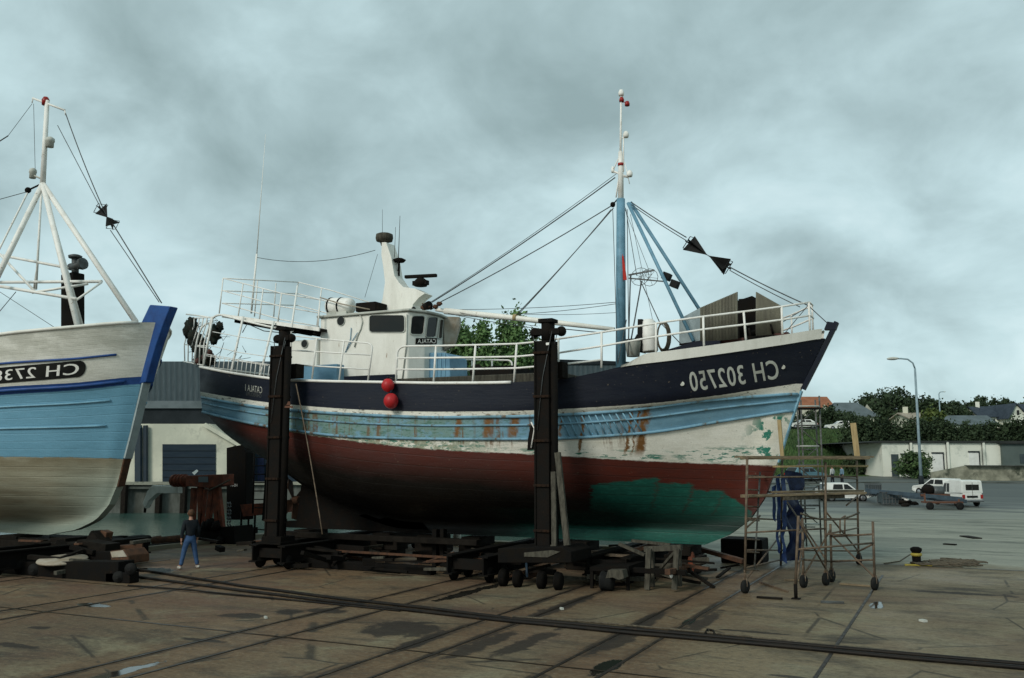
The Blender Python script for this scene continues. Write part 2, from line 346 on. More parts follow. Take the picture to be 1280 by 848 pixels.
# ------------------------------------------------------------------ hulls
VR = [0, .04, .08, .12, .16, .2, .25, .3, .36, .42, .5, .58, .66, .75, .84, .92, 1, 1.25, 1.5, 1.75, 2, 2.33, 2.66, 3, 3.5, 4, 4.25, 4.5, 4.75, 5]
GW = [0, .08, .15, .25, .4, .6, .8, 1]
class Hull:
    def __init__(s, yc, xs, stem, B, W, zk, g, kh):
        s.yc, s.xs, s.kh, s.Bt, s.Wt, s.kt, s.g = yc, xs, kh, B, W, zk, g
        st = sorted([(p.z, p.x) for p in stem]); s.sz = [a for a, _ in st]; s.sx = [b for _, b in st]; s.bands = {}
    def stem(s, z): return float(np.interp(z, s.sz, s.sx))
    def B(s, u): return spl(u, *s.Bt)
    def frac(s, u, v):
        W = spl(u, *s.Wt)
        if v >= 1: return W+(1-W)*((v-1)/4)**.85
        us = [q[0] for q in s.g]; i = min(max(sum(1 for q in us if q <= u)-1, 0), len(us)-2)
        t = min(max((u-us[i])/(us[i+1]-us[i]), 0), 1); t = t*t*(3-2*t)
        return W*(spl(v, GW, s.g[i][1])*(1-t)+spl(v, GW, s.g[i+1][1])*t)
    def hb(s, u, v): return max(s.kh if v > 0 else s.kh*.9, s.B(u)*s.frac(u, v))
    def U(s, x, z): return min(max((x-s.xs)/(s.stem(z)-s.xs), 0), 1)
    def band(s, k, pix, extra=()):
        tb = list(extra)
        for px, py in pix:
            u = .5
            for _ in range(25):
                p = at(px, py, s.yc-s.hb(u, k)); u = .5*u+.5*s.U(p.x, p.z)
            tb.append((u, p.z))
        tb.sort(); o = [tb[0]]
        for q in tb[1:]:
            if q[0] > o[-1][0]+.004: o.append(q)
        s.bands[k] = ([a for a, _ in o], [b for _, b in o])
    def zb(s, k, u): return spl(u, *s.kt) if k == 0 else spl(u, *s.bands[k])
    def Z(s, u, v):
        k = min(int(v), 4); return s.zb(k, u)*(1-(v-k))+s.zb(k+1, u)*(v-k)
    def P(s, u, v, side=-1, out=0.0):
        z = s.Z(u, v); x = s.xs+u*(s.stem(z)-s.xs); return Vector((x, s.yc+side*(s.hb(u, v)+out), z))
    def hit(s, px, py):            # (u, v) of a picture point on the near side
        u, v = .5, 3.0
        for _ in range(60):
            p = at(px, py, s.yc-s.hb(u, v)); u2 = s.U(p.x, p.z)
            zz = [s.zb(k, u2) for k in range(6)]; v2 = float(np.interp(p.z, zz, range(6)))
            u = .6*u+.4*u2; v = .6*v+.4*v2
        return u, v
    def E(s, px, py, inset=.12):   # a point straight above the deck edge
        u = .5
        for _ in range(30):
            p = at(px, py, s.yc-max(s.B(u)-inset, .03)); u = .5*u+.5*s.U(p.x, s.zb(5, u))
        return p
    def mesh(s, n=96):
        m = MB(); us = [1-(1-i/n)**1.25 for i in range(n+1)]; R = len(VR)
        for side in (-1, 1):
            vs = [s.P(u, v, side) for u in us for v in VR]; fs = []; uv = []
            for i in range(n):
                for j in range(R-1):
                    q = (i*R+j, (i+1)*R+j, (i+1)*R+j+1, i*R+j+1)
                    t = [(us[i], VR[j]/5), (us[i+1], VR[j]/5), (us[i+1], VR[j+1]/5), (us[i], VR[j+1]/5)]
                    if side > 0: q = q[::-1]; t = t[::-1]
                    fs.append(q); uv.append(t)
            m._add(vs, fs, True, uv)
        for j in range(R-1):       # transom and stem face
            for u, fl in ((0, 1), (1, 0)):
                a, b, c, d = s.P(u, VR[j], -1), s.P(u, VR[j], 1), s.P(u, VR[j+1], 1), s.P(u, VR[j+1], -1)
                t = [(u, VR[j]/5), (u, VR[j]/5), (u, VR[j+1]/5), (u, VR[j+1]/5)]
                m.quad(*((d, c, b, a) if fl else (a, b, c, d)), uv=(t[::-1] if fl else t))
        for i in range(n):         # keel sole
            a, b, c, d = s.P(us[i], 0, -1), s.P(us[i+1], 0, -1), s.P(us[i+1], 0, 1), s.P(us[i], 0, 1)
            m.quad(d, c, b, a, uv=[(us[i], 0)]*4)
        return m
    def strake(s, m, v, u0, u1, r=.04, out=.02, n=50, flat=1.0):
        m.tube([s.P(u0+(u1-u0)*i/n, v, -1, out) for i in range(n+1)], r, 6)
        m.tube([s.P(u0+(u1-u0)*i/n, v, 1, out) for i in range(n+1)], r, 6)
def hullbase(t):
    s = t.new('ShaderNodeSeparateXYZ'); t.l.new(t.new('ShaderNodeUVMap').outputs[0], s.inputs[0])
    return s.outputs[0], t.math('MULTIPLY', s.outputs[1], 5.0)
def band_mix(t, c, v, lo, soft, col): return t.mix(t.step(v, lo-soft, lo+soft), c, col)
def box_mask(t, u, v, u0, u1, v0, v1, su=.02, sv=.1):
    a = t.math('MULTIPLY', t.step(u, u0-su, u0+su), t.step(u, u1-su, u1+su, 1.0, 0.0))
    b = t.math('MULTIPLY', t.step(v, v0-sv, v0+sv), t.step(v, v1-sv, v1+sv, 1.0, 0.0))
    return t.math('MULTIPLY', a, b)
def mul(t, *a):
    r = a[0]
    for q in a[1:]: r = t.math('MULTIPLY', r, q)
    return r
# ---- the dark blue trawler
C1 = 24.4
stemp = [at(px, py, C1) for px, py in ((1041, 404), (1001, 488), (986, 535), (972, 580), (957, 622), (938, 650), (912, 669), (880, 680))]
stemp[-1].z = 1.1
KEELZ = 1.12
tr = Hull(C1, -22.2, stemp,
    ([0, .05, .12, .25, .45, .62, .75, .85, .93, .975, 1], [1.9, 2.3, 2.6, 2.88, 3.0, 2.95, 2.65, 2.1, 1.25, .55, .10]),
    ([0, .2, .45, .6, .72, .82, .9, .96, 1], [.86, .96, .98, .93, .83, .68, .52, .45, 1]),
    ([0, .03, .07, .13, .22, .32, .42, 1], [4.74, 4.15, 3.5, 2.8, 2.0, 1.4, KEELZ, KEELZ]),
    [(0, [0, .45, .6, .72, .84, .93, .98, 1]), (.14, [0, .10, .22, .40, .66, .86, .96, 1]), (.4, [0, .015, .05, .40, .74, .91, .98, 1]),
     (.68, [0, .015, .045, .34, .68, .88, .97, 1]), (.88, [0, .02, .05, .17, .40, .66, .86, 1]), (1, [0, .05, .1, .2, .4, .6, .8, 1])], .11)
tr.band(1, [(246, 517), (342, 536), (440, 551), (563, 563), (670, 568), (800, 576), (900, 580), (966, 582)])
tr.band(2, [(246, 515), (342, 534), (440, 546), (560, 549), (670, 549), (800, 542), (920, 524), (985, 514)])
tr.band(3, [(246, 497), (342, 511), (480, 520), (560, 522), (640, 521), (700, 519), (776, 514), (896, 500), (990, 493)])
tr.band(4, [(246, 490), (342, 504), (464, 513), (560, 515), (640, 514), (784, 507), (880, 497), (995, 480)])
tr.band(5, [(246, 459), (300, 468), (360, 475), (480, 478), (560, 479), (640, 478), (700, 474), (740, 467), (784, 457), (840, 450), (900, 442), (975, 431), (1024, 423)])
t = NT('trawler_hull'); u, v = hullbase(t)
PX = t.coord('Pos')
wob = t.noise(t.coord('Pos', (1, 1, 3)), 5, 4, .7)
ve = t.math('ADD', v, t.math('MULTIPLY', t.math('SUBTRACT', wob, .5), .05))
RED, WHT, BLU, NVY, GRN = (.105, .020, .012), (.86, .83, .73), (.21, .385, .49), (.0062, .0095, .021), (.012, .098, .072)
n2 = t.noise(t.coord('Pos', (1, 1, 2.5)), 1.4, 6, .6)
red = t.mix(t.step(n2, .35, .7), RED, (.075, .018, .013))
scr = t.noise(t.coord('Pos', (1.2, 1.2, 5)), 3.6, 7, .75)
red = t.mix(t.step(scr, .67, .71, 0.0, .7), red, (.28, .18, .14))
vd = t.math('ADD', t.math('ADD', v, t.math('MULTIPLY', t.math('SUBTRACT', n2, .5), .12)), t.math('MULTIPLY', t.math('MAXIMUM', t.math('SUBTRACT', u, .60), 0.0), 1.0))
red = t.mix(t.step(vd, .62, 1.0, .99, 0.0), red, (.007, .006, .005))  # red fades to near black downwards: underside shade put into the colour
# fresh green antifouling rolled on in patches
blk = t.noise(t.coord('Pos', (1.1, 0, .9)), 1.15, 2, .4); blk2 = t.noise(t.coord('Pos', (1, 1, 6)), 5, 4, .7)
gu = t.math('ADD', u, t.math('ADD', t.math('MULTIPLY', t.math('SUBTRACT', blk2, .5), .03), 0.0))
GT = tr.hit(742, 604); GT2 = tr.hit(860, 604); GT3 = tr.hit(925, 632)
def stairs(px, py, px2, py2):      # one rectangular roller pass: lower than its own top edge
    (ua, va), (ub, vb) = tr.hit(px, py), tr.hit(px2, py2)
    top = t.step(u, ua, ub, va, vb); top = t.math('ADD', top, t.math('MULTIPLY', t.math('SUBTRACT', blk2, .5), .10))
    return mul(t, t.step(gu, ua-.002, ua+.002), t.step(gu, ub-.002, ub+.002, 1.0, 0.0), t.step(t.math('SUBTRACT', top, v), -.01, .01))
gm = stairs(740, 606, 822, 597)
for q in ((822, 604, 866, 605), (866, 612, 905, 614), (905, 617, 940, 640), (940, 640, 975, 652)): gm = t.math('MAXIMUM', gm, stairs(*q))
lowl = tr.hit(690, 655)
low = mul(t, t.step(t.math('ADD', u, t.math('MULTIPLY', v, .10)), .62, .70), t.step(v, .36, .40, 1.0, 0.0))
gm = t.math('MAXIMUM', gm, low)
gm = t.math('MAXIMUM', gm, mul(t, t.step(u, .56, .68), t.step(v, .16, .20, 1.0, 0.0), t.step(n2, .3, .5, .12, .35)))
grn = t.mix(t.step(n2, .35, .65), GRN, (.010, .085, .062)); grn = t.mix(t.step(scr, .5, .62, 0.0, .6), grn, (.022, .16, .115))
grn = t.mix(mul(t, t.step(v, .14, .19), t.step(t.math('SUBTRACT', v, t.math('MULTIPLY', t.math('MAXIMUM', t.math('SUBTRACT', .82, u), 0.0), 1.5)), .28, .52, .9, 0.0)), grn, (.006, .020, .015))  # green blackened above the keel, imitating shade on the turn of the bilge
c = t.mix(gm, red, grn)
# white topsides with scraped green and dirt
wht = t.mix(t.step(n2, .4, .72), WHT, (.70, .67, .56))
dirt = t.noise(t.coord('Pos', (1, 1, 1.6)), 2.6, 8, .72)
wht = t.mix(mul(t, t.step(dirt, .44, .52), box_mask(t, u, v, .20, .60, .9, 2.1, .05)), wht, (.33, .35, .25))
wht = t.mix(mul(t, t.step(scr, .53, .57), box_mask(t, u, v, .26, .62, .9, 2.1, .05)), wht, (.07, .22, .16))
wht = t.mix(mul(t, t.step(t.noise(t.coord('Pos', (.9, .9, 4.5), (0, .12, 0)), 2.6, 6, .68), .53, .55), t.step(t.noise(PX, .8, 2), .30, .45), box_mask(t, u, v, .66, .975, 1.04, 1.36, .02, .07)), wht, (.03, .20, .14))
wht = t.mix(mul(t, t.step(t.noise(PX, 2.3, 5, .6), .53, .56), box_mask(t, u, v, .955, .999, 1.1, 1.95, .012, .05)), wht, (.03, .20, .14))
c = band_mix(t, c, ve, 1.0, .01, wht)
# light blue strake zone, bleached to green-grey amidships
blu = t.mix(t.step(n2, .35, .7), BLU, (.13, .27, .37))
blu = t.mix(mul(t, t.step(dirt, .38, .50, 0.0, .9), box_mask(t, u, v, .18, .60, 1.9, 3.1, .05)), blu, (.17, .27, .23))
blu = t.mix(mul(t, t.step(scr, .535, .58, 0.0, .8), box_mask(t, u, v, .20, .66, 1.9, 3.1, .05)), blu, (.06, .15, .10))
c = band_mix(t, c, ve, 2.0, .012, blu)
c = band_mix(t, c, ve, 3.0, .012, t.mix(t.step(scr, .57, .62), wht, (.16, .14, .10)))
nav = t.mix(t.step(n2, .4, .7), NVY, (.009, .012, .022)); nav = t.mix(t.step(dirt, .60, .75, 0.0, .5), nav, (.035, .034, .032))
c = band_mix(t, c, ve, 4.0, .012, nav)
# run-off rust below fittings
st = t.noise(t.coord('Pos', (1, 0, .05)), 3.4, 5, .7)
wid = t.noise(t.coord('Pos', (1, 0, .9)), 5, 4, .7)
rm = mul(t, t.step(t.math('ADD', st, t.math('MULTIPLY', t.math('SUBTRACT', wid, .5), .12)), .535, .61), box_mask(t, u, v, .20, .80, 1.45, 3.35, .04, .25), t.step(wid, .34, .52))
c = t.mix(t.math('MULTIPLY', rm, .85), c, t.mix(wid, (.23, .105, .03), (.11, .055, .025)))
# two heavy rust runs below the scupper near the mast
for pa, wd in ((803, .0036), (786, .0014), (794, .0008), (608, .003), (641, .0042), (571, .0022), (727, .0014), (700, .001)):
    ua, va = tr.hit(pa, 540)
    d = t.math('ABSOLUTE', t.math('SUBTRACT', u, t.math('ADD', ua, t.math('MULTIPLY', t.math('SUBTRACT', wid, .5), .016))))
    k = mul(t, t.step(d, wd, wd*2.2, 1.0, 0.0), box_mask(t, u, v, 0, 1, (1.25 if pa > 700 else 2.05), 3.5, .01, .15), t.step(wid, .3, .5, .45, 1.0))
    c = t.mix(k, c, t.mix(wid, (.30, .14, .035), (.10, .045, .02)))
c = t.mix(t.step(t.noise(PX, 30, 3), .3, .7, 0.0, .15), c, (.03, .03, .025))
pl = t.math('SINE', t.math('ADD', t.math('MULTIPLY', v, 56.0), t.math('MULTIPLY', n2, .6)))
c = t.mix(mul(t, t.step(pl, .90, 1.0, 0.0, .4), t.step(scr, .35, .55), t.step(v, .98, 1.02, 1.0, .22)), c, (.02, .018, .014))
fst = t.noise(t.coord('Pos', (1, 1, 1.4)), 13, 2, .5); c = t.mix(mul(t, t.step(fst, .72, .75, 0.0, .6), t.step(v, .5, 1.0)), c, (.20, .16, .11))
hgt = t.math('ADD', t.math('MULTIPLY', mul(t, t.step(pl, .93, 1.0, 0.0, -1.0), t.step(v, .98, 1.02, 1.0, .3)), .25), t.math('MULTIPLY', t.noise(t.coord('Pos', (.7, .7, 3)), 2.5, 6, .6), .8))
t.bump(hgt, .45, .022)
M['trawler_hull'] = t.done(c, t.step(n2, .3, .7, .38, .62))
pm('strake_worn', (.19, .36, .47), (.12, .22, .26), 1.6, .46, .6, .6, c3=(.13, .075, .03), lo3=.56, hi3=.66, s3=3.2, stretch=(1, 1, .3))
BT = thing('fishing_trawler', 'dark blue, white and light blue wooden trawler with red underside, propped upright on the quay', 'fishing boat', (-12, C1, 0))
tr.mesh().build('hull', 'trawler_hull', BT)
m = MB()
for v_, r_, o_ in ((2.0, .042, .02), (2.62, .03, .015), (3.0, .045, .02)): m = MB(); tr.strake(m, v_, .004, .999, r_, o_, 120); m.build('rubbing_strake', 'strake_worn', BT)
# slanting ledges on the strake zone by the forward prop
m = MB()
for i in range(11):
    a, b = tr.hit(702+i*8.5, 521-i*.7), tr.hit(712+i*9, 547-i*.5)
    m.tube([tr.P(a[0], 2.93, -1, .02), tr.P(b[0], 2.07, -1, .02)], .022, 5)
m.build('fender_slat', 'ledge_blue', BT)
# deck, cap rail, forward white bulwark
m = MB(); n = 60
for i in range(n):
    a, b = i/n, (i+1)/n
    q = []
    for uu in (a, b):
        zz = tr.zb(5, uu)-(.55 if uu < .62 else .12); x = tr.xs+uu*(tr.stem(zz)-tr.xs); h = max(tr.B(uu)*.94, .02)
        q.append((x, h, zz))
    m.quad(Vector((q[0][0], C1-q[0][1], q[0][2])), Vector((q[1][0], C1-q[1][1], q[1][2])), Vector((q[1][0], C1+q[1][1], q[1][2])), Vector((q[0][0], C1+q[0][1], q[0][2])))
m.build('deck', 'grey_wood', BT)
m = MB(); tr.strake(m, 5, 0.0, .63, .045, 0, 60)
m.tube([tr.P(0, 5, -1), tr.P(0, 5, 1)], .045, 6)
m.build('cap_rail', 'rail_white', BT)
m = MB(); ns = 40; ub = tr.hit(776, 459)[0]
BWT = []
for side in (-1, 1):
    vs = []; fs = []
    for i in range(ns+1):
        uu = ub+(.996-ub)*i/ns; k = min(1, i/6); h = .03+.20*k*k*(3-2*k)
        p = tr.P(uu, 5, side); p0 = p+Vector((0, side*.035, -.02)); p1 = p+Vector((.04, side*.07, h)); p2 = p1+Vector((0, -side*.12, .01))
        vs += [p0, p1, p2]
        if side < 0: BWT.append(p1)
    for i in range(ns):
        for j in range(2): fs.append((i*3+j, (i+1)*3+j, (i+1)*3+j+1, i*3+j+1))
    m._add(vs, fs, False)
m.build('bulwark_strip', 'white_paint', BT)
m = MB()   # stem post, projecting above the deck at the tip
sp = [at(px, py, C1) for px, py in ((1046, 403), (1024, 448), (1004, 487))]
for a, b in zip(sp[:-1], sp[1:]): m.beam(a, b, .24, .10, up=(1, 0, .4))
tip = at(1040, 404, C1); m.prism([at(1030, 412, C1-.13), at(1034, 402, C1-.13), at(1047, 404, C1-.13), at(1044, 412, C1-.13)], (0, .26, 0))
m.build('stem_post', 'navy', BT)
m = MB()
sp = [at(px, py, C1) for px, py in ((1002, 489), (987, 533), (973, 578))]
for a, b in zip(sp[:-1], sp[1:]): m.beam(a, b, .22, .05, up=(1, 0, .4))
m.build('stem_band', 'ledge_blue', BT)
# skeg, rudder, propeller in the shade of the counter
m = MB(); m.prism([Vector((-20.3, C1-.11, 1.12)), Vector((-14.4, C1-.11, 1.12)), Vector((-15.6, C1-.11, 2.2)), Vector((-19.3, C1-.11, 3.0)), Vector((-19.5, C1-.11, 1.35)), Vector((-20.3, C1-.11, 1.3))], (0, .22, 0)); m.build('skeg', 'dark_steel', BT)
m = MB(); m.prism([Vector((-21.0, C1-.05, 1.3)), Vector((-20.2, C1-.05, 1.3)), Vector((-20.2, C1-.05, 3.4)), Vector((-20.9, C1-.05, 3.2))], (0, .1, 0)); m.build('rudder', 'dark_steel', BT)
m = MB(); m.lathe((-19.7, C1, 2.0), [(.12, -.2), (.14, 0), (.05, .15)], 12, (-1, 0, 0))
for k in range(4):
    a = k*math.pi/2+.4; dx = Vector((0, math.cos(a), math.sin(a))); dy = Vector((.25, -math.sin(a)*.8, math.cos(a)*.8))
    c0 = Vector((-19.75, C1, 2.0)); m.prism([c0+dx*.1-dy*.08, c0+dx*.55-dy*.28, c0+dx*.75, c0+dx*.55+dy*.28, c0+dx*.1+dy*.08], (.03, 0, 0))
m.build('propeller', 'rusty_iron', BT)
# ---------------- lettering, mirrored as on the picture
def text_mesh(body, size=1.0, spacing=1.0):
    cu = bpy.data.curves.new('lettering', 'FONT'); cu.body = body; cu.size = size; cu.space_character = spacing; cu.resolution_u = 4
    o = bpy.data.objects.new('lettering', cu); COL.objects.link(o); bpy.context.view_layer.update()
    me = bpy.data.meshes.new_from_object(o.evaluated_get(bpy.context.evaluated_depsgraph_get()))
    vs = [v.co.copy() for v in me.vertices]; fs = [tuple(p.vertices) for p in me.polygons]
    COL.objects.unlink(o); bpy.data.objects.remove(o); bpy.data.curves.remove(cu)
    x0, x1 = min(v.x for v in vs), max(v.x for v in vs); y0, y1 = min(v.y for v in vs), max(v.y for v in vs)
    bm = bmesh.new(); me2 = bpy.data.meshes.new('lettering'); me2.from_pydata(vs, [], fs); bm.from_mesh(me2)
    r = [((v.co.x-x0)/(x1-x0), (v.co.y-y0)/(y1-y0)) for v in bm.verts]; f2 = [tuple(v.index for v in f.verts) for f in bm.faces]; bm.free()
    return r, f2
def hull_text(h, body, right, left, hgt_v, mat, parent, name='registration_number', out=.012, bold=0.0, spacing=1.0):
    (ur, vr), (ul, vl_) = h.hit(*right), h.hit(*left)
    r, fs = text_mesh(body, 1, spacing); m = MB()
    offs = [(0, 0)] if not bold else [(0, 0), (bold, 0), (0, bold*6), (bold, bold*6)]
    for k, (ox, oy) in enumerate(offs):
        vs = []
        for a, b in r:
            uu = ur+(ul-ur)*(a+ox); vm = vr+(vl_-vr)*(a+ox); vv = vm+hgt_v*(b-.5+oy); x0 = h.P(uu, vm).x
            vs.append(h.P(h.U(x0, h.Z(uu, vv)), vv, -1, out+.0015*k))
        m._add(vs, fs)
    return m.build(name, mat, parent)
hull_text(tr, 'CH 302750', (973, 462), (863, 478), .46, 'dull_white', BT, bold=.005, spacing=1.12)
m = MB()
for px, py in ((979, 459), (853, 480)):
    uu, vv = tr.hit(px, py); p = tr.P(uu, vv, -1, .012); m.lathe(p, [(.055, 0), (.055, .006)], 12, (0, -1, 0))
m.build('registration_dot', 'dull_white', BT)
hull_text(tr, 'CATALA 1', (328, 488), (307, 484.5), .27, 'dull_white', BT, 'stern_name')
hull_text(tr, 'CHERBOURG', (327, 495), (308, 492), .16, 'steel_grey', BT, 'home_port_name')
# red buoys hung over the side
for px, py, r in ((490, 482.5, .175), (494.5, 502, .20)):
    uu, vv = tr.hit(px, py); p = tr.P(uu, vv, -1, r+.03)
    t_ = thing('buoy', 'upper of the two red round buoys hanging on the navy hull side' if py < 490 else 'lower of the two red round buoys hanging on the navy hull side', 'buoy', p, 'red buoys on the trawler side')
    m = MB(); m.sphere(p, r, 20, 14, (1, 1, 1.08)); m.build('float', 'buoy_red', t_)
    m = MB(); m.lathe(p+Vector((0, 0, r)), [(.05, 0), (.035, .05), (.03, .09)], 10); m.build('eye', 'navy', t_)
    m = MB(); m.tube(sag(p+Vector((0, 0, r+.06)), tr.E(494, 474, -.04), .0, 4), .012, 5); m.build('line', 'rope', t_)
# ------------------------------------------------------------------ wheelhouse
ZR = 7.72
WPL = [(-17.85, 23.1), (-14.62, 23.1), (-14.36, 23.65), (-14.30, 24.4), (-14.44, 25.1), (-14.85, 25.7), (-17.85, 25.7)]
wh_parts = MB(); wh_parts.prism([Vector((x, y, 4.9)) for x, y in WPL], (0, 0, ZR-4.9)); WALL = wh_parts.build('wheelhouse_wall', 'white_paint', BT, bevel=.05)
def off_pl(d):
    c = Vector((-16.2, 24.4)); return [(c.x+(x-c.x)*(1+d/1.7), c.y+(y-c.y)*(1+d/1.3)) for x, y in WPL]
m = MB(); m.prism([Vector((x, y, ZR)) for x, y in off_pl(.09)], (0, 0, .07)); m.build('wheelhouse_roof', 'dull_white', BT, bevel=.02)
def facet_window(i, x0, y0, x1, y1, rad=3.0, skew=0.0, parent=WALL, name='window', fr=.028):
    a, b = Vector((*WPL[i], 0)), Vector((*WPL[i+1], 0)); d = (b-a).normalized(); nrm = Vector((d.y, -d.x, 0))
    def rr(g, o):
        pts = []
        for cx_, cy_, sx, sy, a0 in ((x1-rad, y0+rad, 1, -1, -90), (x1-rad, y1-rad, 1, 1, 0), (x0+rad, y1-rad, -1, 1, 90), (x0+rad, y0+rad, -1, -1, 180)):
            for k in range(6):
                an = math.radians(a0+k*18)
                px, py = cx_+math.cos(an)*rad, cy_+math.sin(an)*rad
                pts.append(onpl(px+skew*(py-(y0+y1)/2)/(y1-y0), py, a, nrm))
        c = sum(pts, Vector())/len(pts)
        return [c+(p-c)*(1+g/max((p-c).length, .01))+nrm*o for p in pts]
    m = MB(); q = rr(fr, .004); q2 = rr(0, .004); k = len(q)
    for j in range(k):
        jj = (j+1) % k
        m.quad(q[j]+nrm*.028, q[jj]+nrm*.028, q2[jj]+nrm*.028, q2[j]+nrm*.028)
        m.quad(q[j], q[jj], q[jj]+nrm*.028, q[j]+nrm*.028); m.quad(q2[jj], q2[j], q2[j]+nrm*.028, q2[jj]+nrm*.028)
    f = m.build('window_frame', 'dull_white', BT)
    m = MB(); m.prism([p+nrm*.002 for p in rr(0, 0)], nrm*.008); m.build('pane', 'glass_dark', f)
facet_window(0, 462.5, 394.5, 506, 415.5, 3.5)
facet_window(1, 513.5, 395.5, 529.5, 418, 3.2, -2)
facet_window(2, 533, 397, 545, 421.5, 2.6, -3)
facet_window(3, 548.3, 400, 552.6, 423, 1.3, -2)
for px, py in ((426.5, 401.5),):
    p = onpl(px, py, Vector((0, 23.1, 0)), Vector((0, -1, 0))); m = MB(); m.lathe(p, [(.155, 0), (.155, .03), (.14, .03), (.14, .015)], 20, (0, -1, 0)); f = m.build('porthole', 'dull_white', BT)
    m = MB(); m.lathe(p, [(.139, .01), (.139, .022)], 20, (0, -1, 0)); m.build('pane', 'glass_dark', f)
# curved door recess line, grab rails, pipe
m = MB(); f0 = lambda px, py: onpl(px, py, Vector((0, 23.07, 0)), Vector((0, -1, 0)))
m.tube([f0(444, 391), f0(451, 395), f0(453, 402), f0(451, 411), f0(447, 419), f0(443, 434)], .02, 6)
m.tube([f0(508.5, 393), f0(508, 430), f0(503, 474)], .018, 6)
m.build('weld_seam', 'dull_white', BT)
m = MB(); m.tube([f0(439, 410), f0(438, 424), f0(432, 440)], .012, 6); m.tube([f0(447, 416), f0(439, 428), f0(431, 441)], .012, 6); m.build('grab_rail', 'locker_blue', BT)
# dark cable loop and stains are in the paint; name board on the front facet, mirrored
a, b = Vector((-14.62, 23.1, 0)), Vector((-14.36, 23.65, 0)); d = (b-a).normalized(); nr = Vector((d.y, -d.x, 0))
q0, q1, q2, q3 = [onpl(x, y, a, nr) for x, y in ((519.5, 423), (519, 430.5), (545.5, 430.5), (545.5, 423))]
m = MB(); m.prism([q0+nr*.01, q1+nr*.01, q2+nr*.01, q3+nr*.01], nr*.02); nb_ = m.build('name_board', 'dark_steel', BT)
r, fs = text_mesh('CATALA', 1); m = MB()
m._add([q2.lerp(q1, .06+.86*A).lerp(q3.lerp(q0, .06+.86*A), .15+.7*B)+nr*.034 for A, B in r], fs); m.build('lettering', 'rail_white', nb_)
m = MB(); m.prism([Vector((-14.28, 24.7, 6.7)), Vector((-14.1, 25.0, 6.9)), Vector((-14.0, 25.15, 7.5)), Vector((-14.0, 25.15, 7.78)), Vector((-14.36, 24.8, 7.78))], (-.15, .35, 0)); m.build('gooseneck', 'tan_side', BT)
# aft cabin under the boat deck
m = MB(); m.box(-19.4, -17.87, 23.0, 25.8, 4.95, 7.05); m.build('aft_cabin', 'white_paint', BT, bevel=.04)
p = at(381, 430, 22.99); m = MB(); m.lathe(p, [(.135, 0), (.135, .03), (.12, .03), (.12, .01)], 18, (0, -1, 0)); f = m.build('porthole', 'dull_white', BT)
m = MB(); m.lathe(p, [(.118, .01), (.118, .022)], 18, (0, -1, 0)); m.build('pane', 'glass_dark', f)
m = MB(); a, b = at(366, 458, 22.6), at(421, 459, 22.6); m.box(a.x, b.x, 22.6, 22.98, 5.0, a.z); m.build('side_locker', 'locker_blue', BT, bevel=.02)
m = MB(); a, b = at(430, 470, 22.3), at(492, 472, 22.3); m.box(a.x, b.x, 22.3, 22.5, 5.0, a.z-.02); m.build('coaming', 'navy', BT)
# boat deck
EA, EB = at(279, 397, 22.75), at(400, 414, 22.75)
m = MB(); wd = Vector((0, 3.2, .0)); m.prism([EA, EB, EB+wd, EA+wd], (0, 0, .09)); m.build('boat_deck', 'dark_wood', BT)
m = MB(); m.beam(EA+Vector((0, -.03, .05)), EB+Vector((0, -.03, .05)), .05, .12); m.build('boat_deck_edge', 'rail_white', BT)
m = MB()
for k in (.12, .3, .5, .72, .93): a = EA.lerp(EB, k); m.beam(a+Vector((0, .05, -.06)), a+Vector((0, 3.1, -.06)), .07, .10)
m.build('deck_beam', 'dark_steel', BT)
# upper railing round the boat deck
yn, yf = 22.85, 25.85
UR = thing('x', None, None, (0, 0, 0)); bpy.data.objects.remove(UR)
def rail(bars, posts, r=.024, rp=.026, mat='rail_white'):
    m = MB()
    for b in bars: m.tube(b, r, 6)
    o = m.build('railing', mat, BT)
    for a in posts: mm = MB(); mm.tube(a, rp, 6); mm.build('stanchion', mat, o)
    return o
NL = [(279, 348), (352, 367), (400, 375)]; FL = [(373, 353), (413, 363), (468, 380)]
near = [at(x, y, yn) for x, y in NL]; far = [at(x, y, yf) for x, y in FL]
dz = [Vector((0, 0, -.42)), Vector((0, 0, -.84))]
rail([near, far, [near[0], far[0]]]+[[p+d for p in near] for d in dz]+[[p+d for p in far] for d in dz]+[[near[0]+d, far[0]+d] for d in dz],
     [[near[0], at(274, 392, 22.8)], [at(304, 355, yn), at(297, 400, 22.8)], [at(329, 361, yn), at(324, 402, 22.8)], [at(352, 367, yn), at(347, 405, 22.8)], [at(400, 375, yn), at(397, 414, 22.8)],
      [far[0], at(365, 402, 25.7)], [at(402, 361, yf), at(396, 408, 25.7)], [at(322, 351, 24.3), at(318, 396, 24.3)], [at(345, 354, 25.2), at(342, 398, 25.2)]], .02, .022)
# tall props from the bulwark up to the boat deck
m0 = []
for (x0, y0), (x1, y1) in (((254, 458), (266, 396)), ((289, 464), (304, 396)), ((325, 470), (342, 402)), ((363, 420), (372, 357)), ((258, 457), (270, 396))):
    a = tr.E(x0, y0, .06); m0.append([a, at(x1, y1, 22.62)])
A, B_, C_ = at(266, 398, 22.62), at(270, 393.5, 22.62), at(277, 394, 22.62)
bars = [arc3(A, B_, C_)+[at(304, 401, 22.62), at(334, 408, 22.62), at(366, 414, 22.62)],
        [tr.E(262, 432, .06), tr.E(300, 441, .06), tr.E(335, 446, .06)], [tr.E(258, 445, .06), tr.E(296, 451, .06), tr.E(335, 457, .06)],
        [tr.E(266, 415, .1), tr.E(304, 422, .1), tr.E(338, 427, .1)]]
rail(bars[:1], m0[:3], .036, .038); rail(bars[1:], [m0[3]], .014, .03)
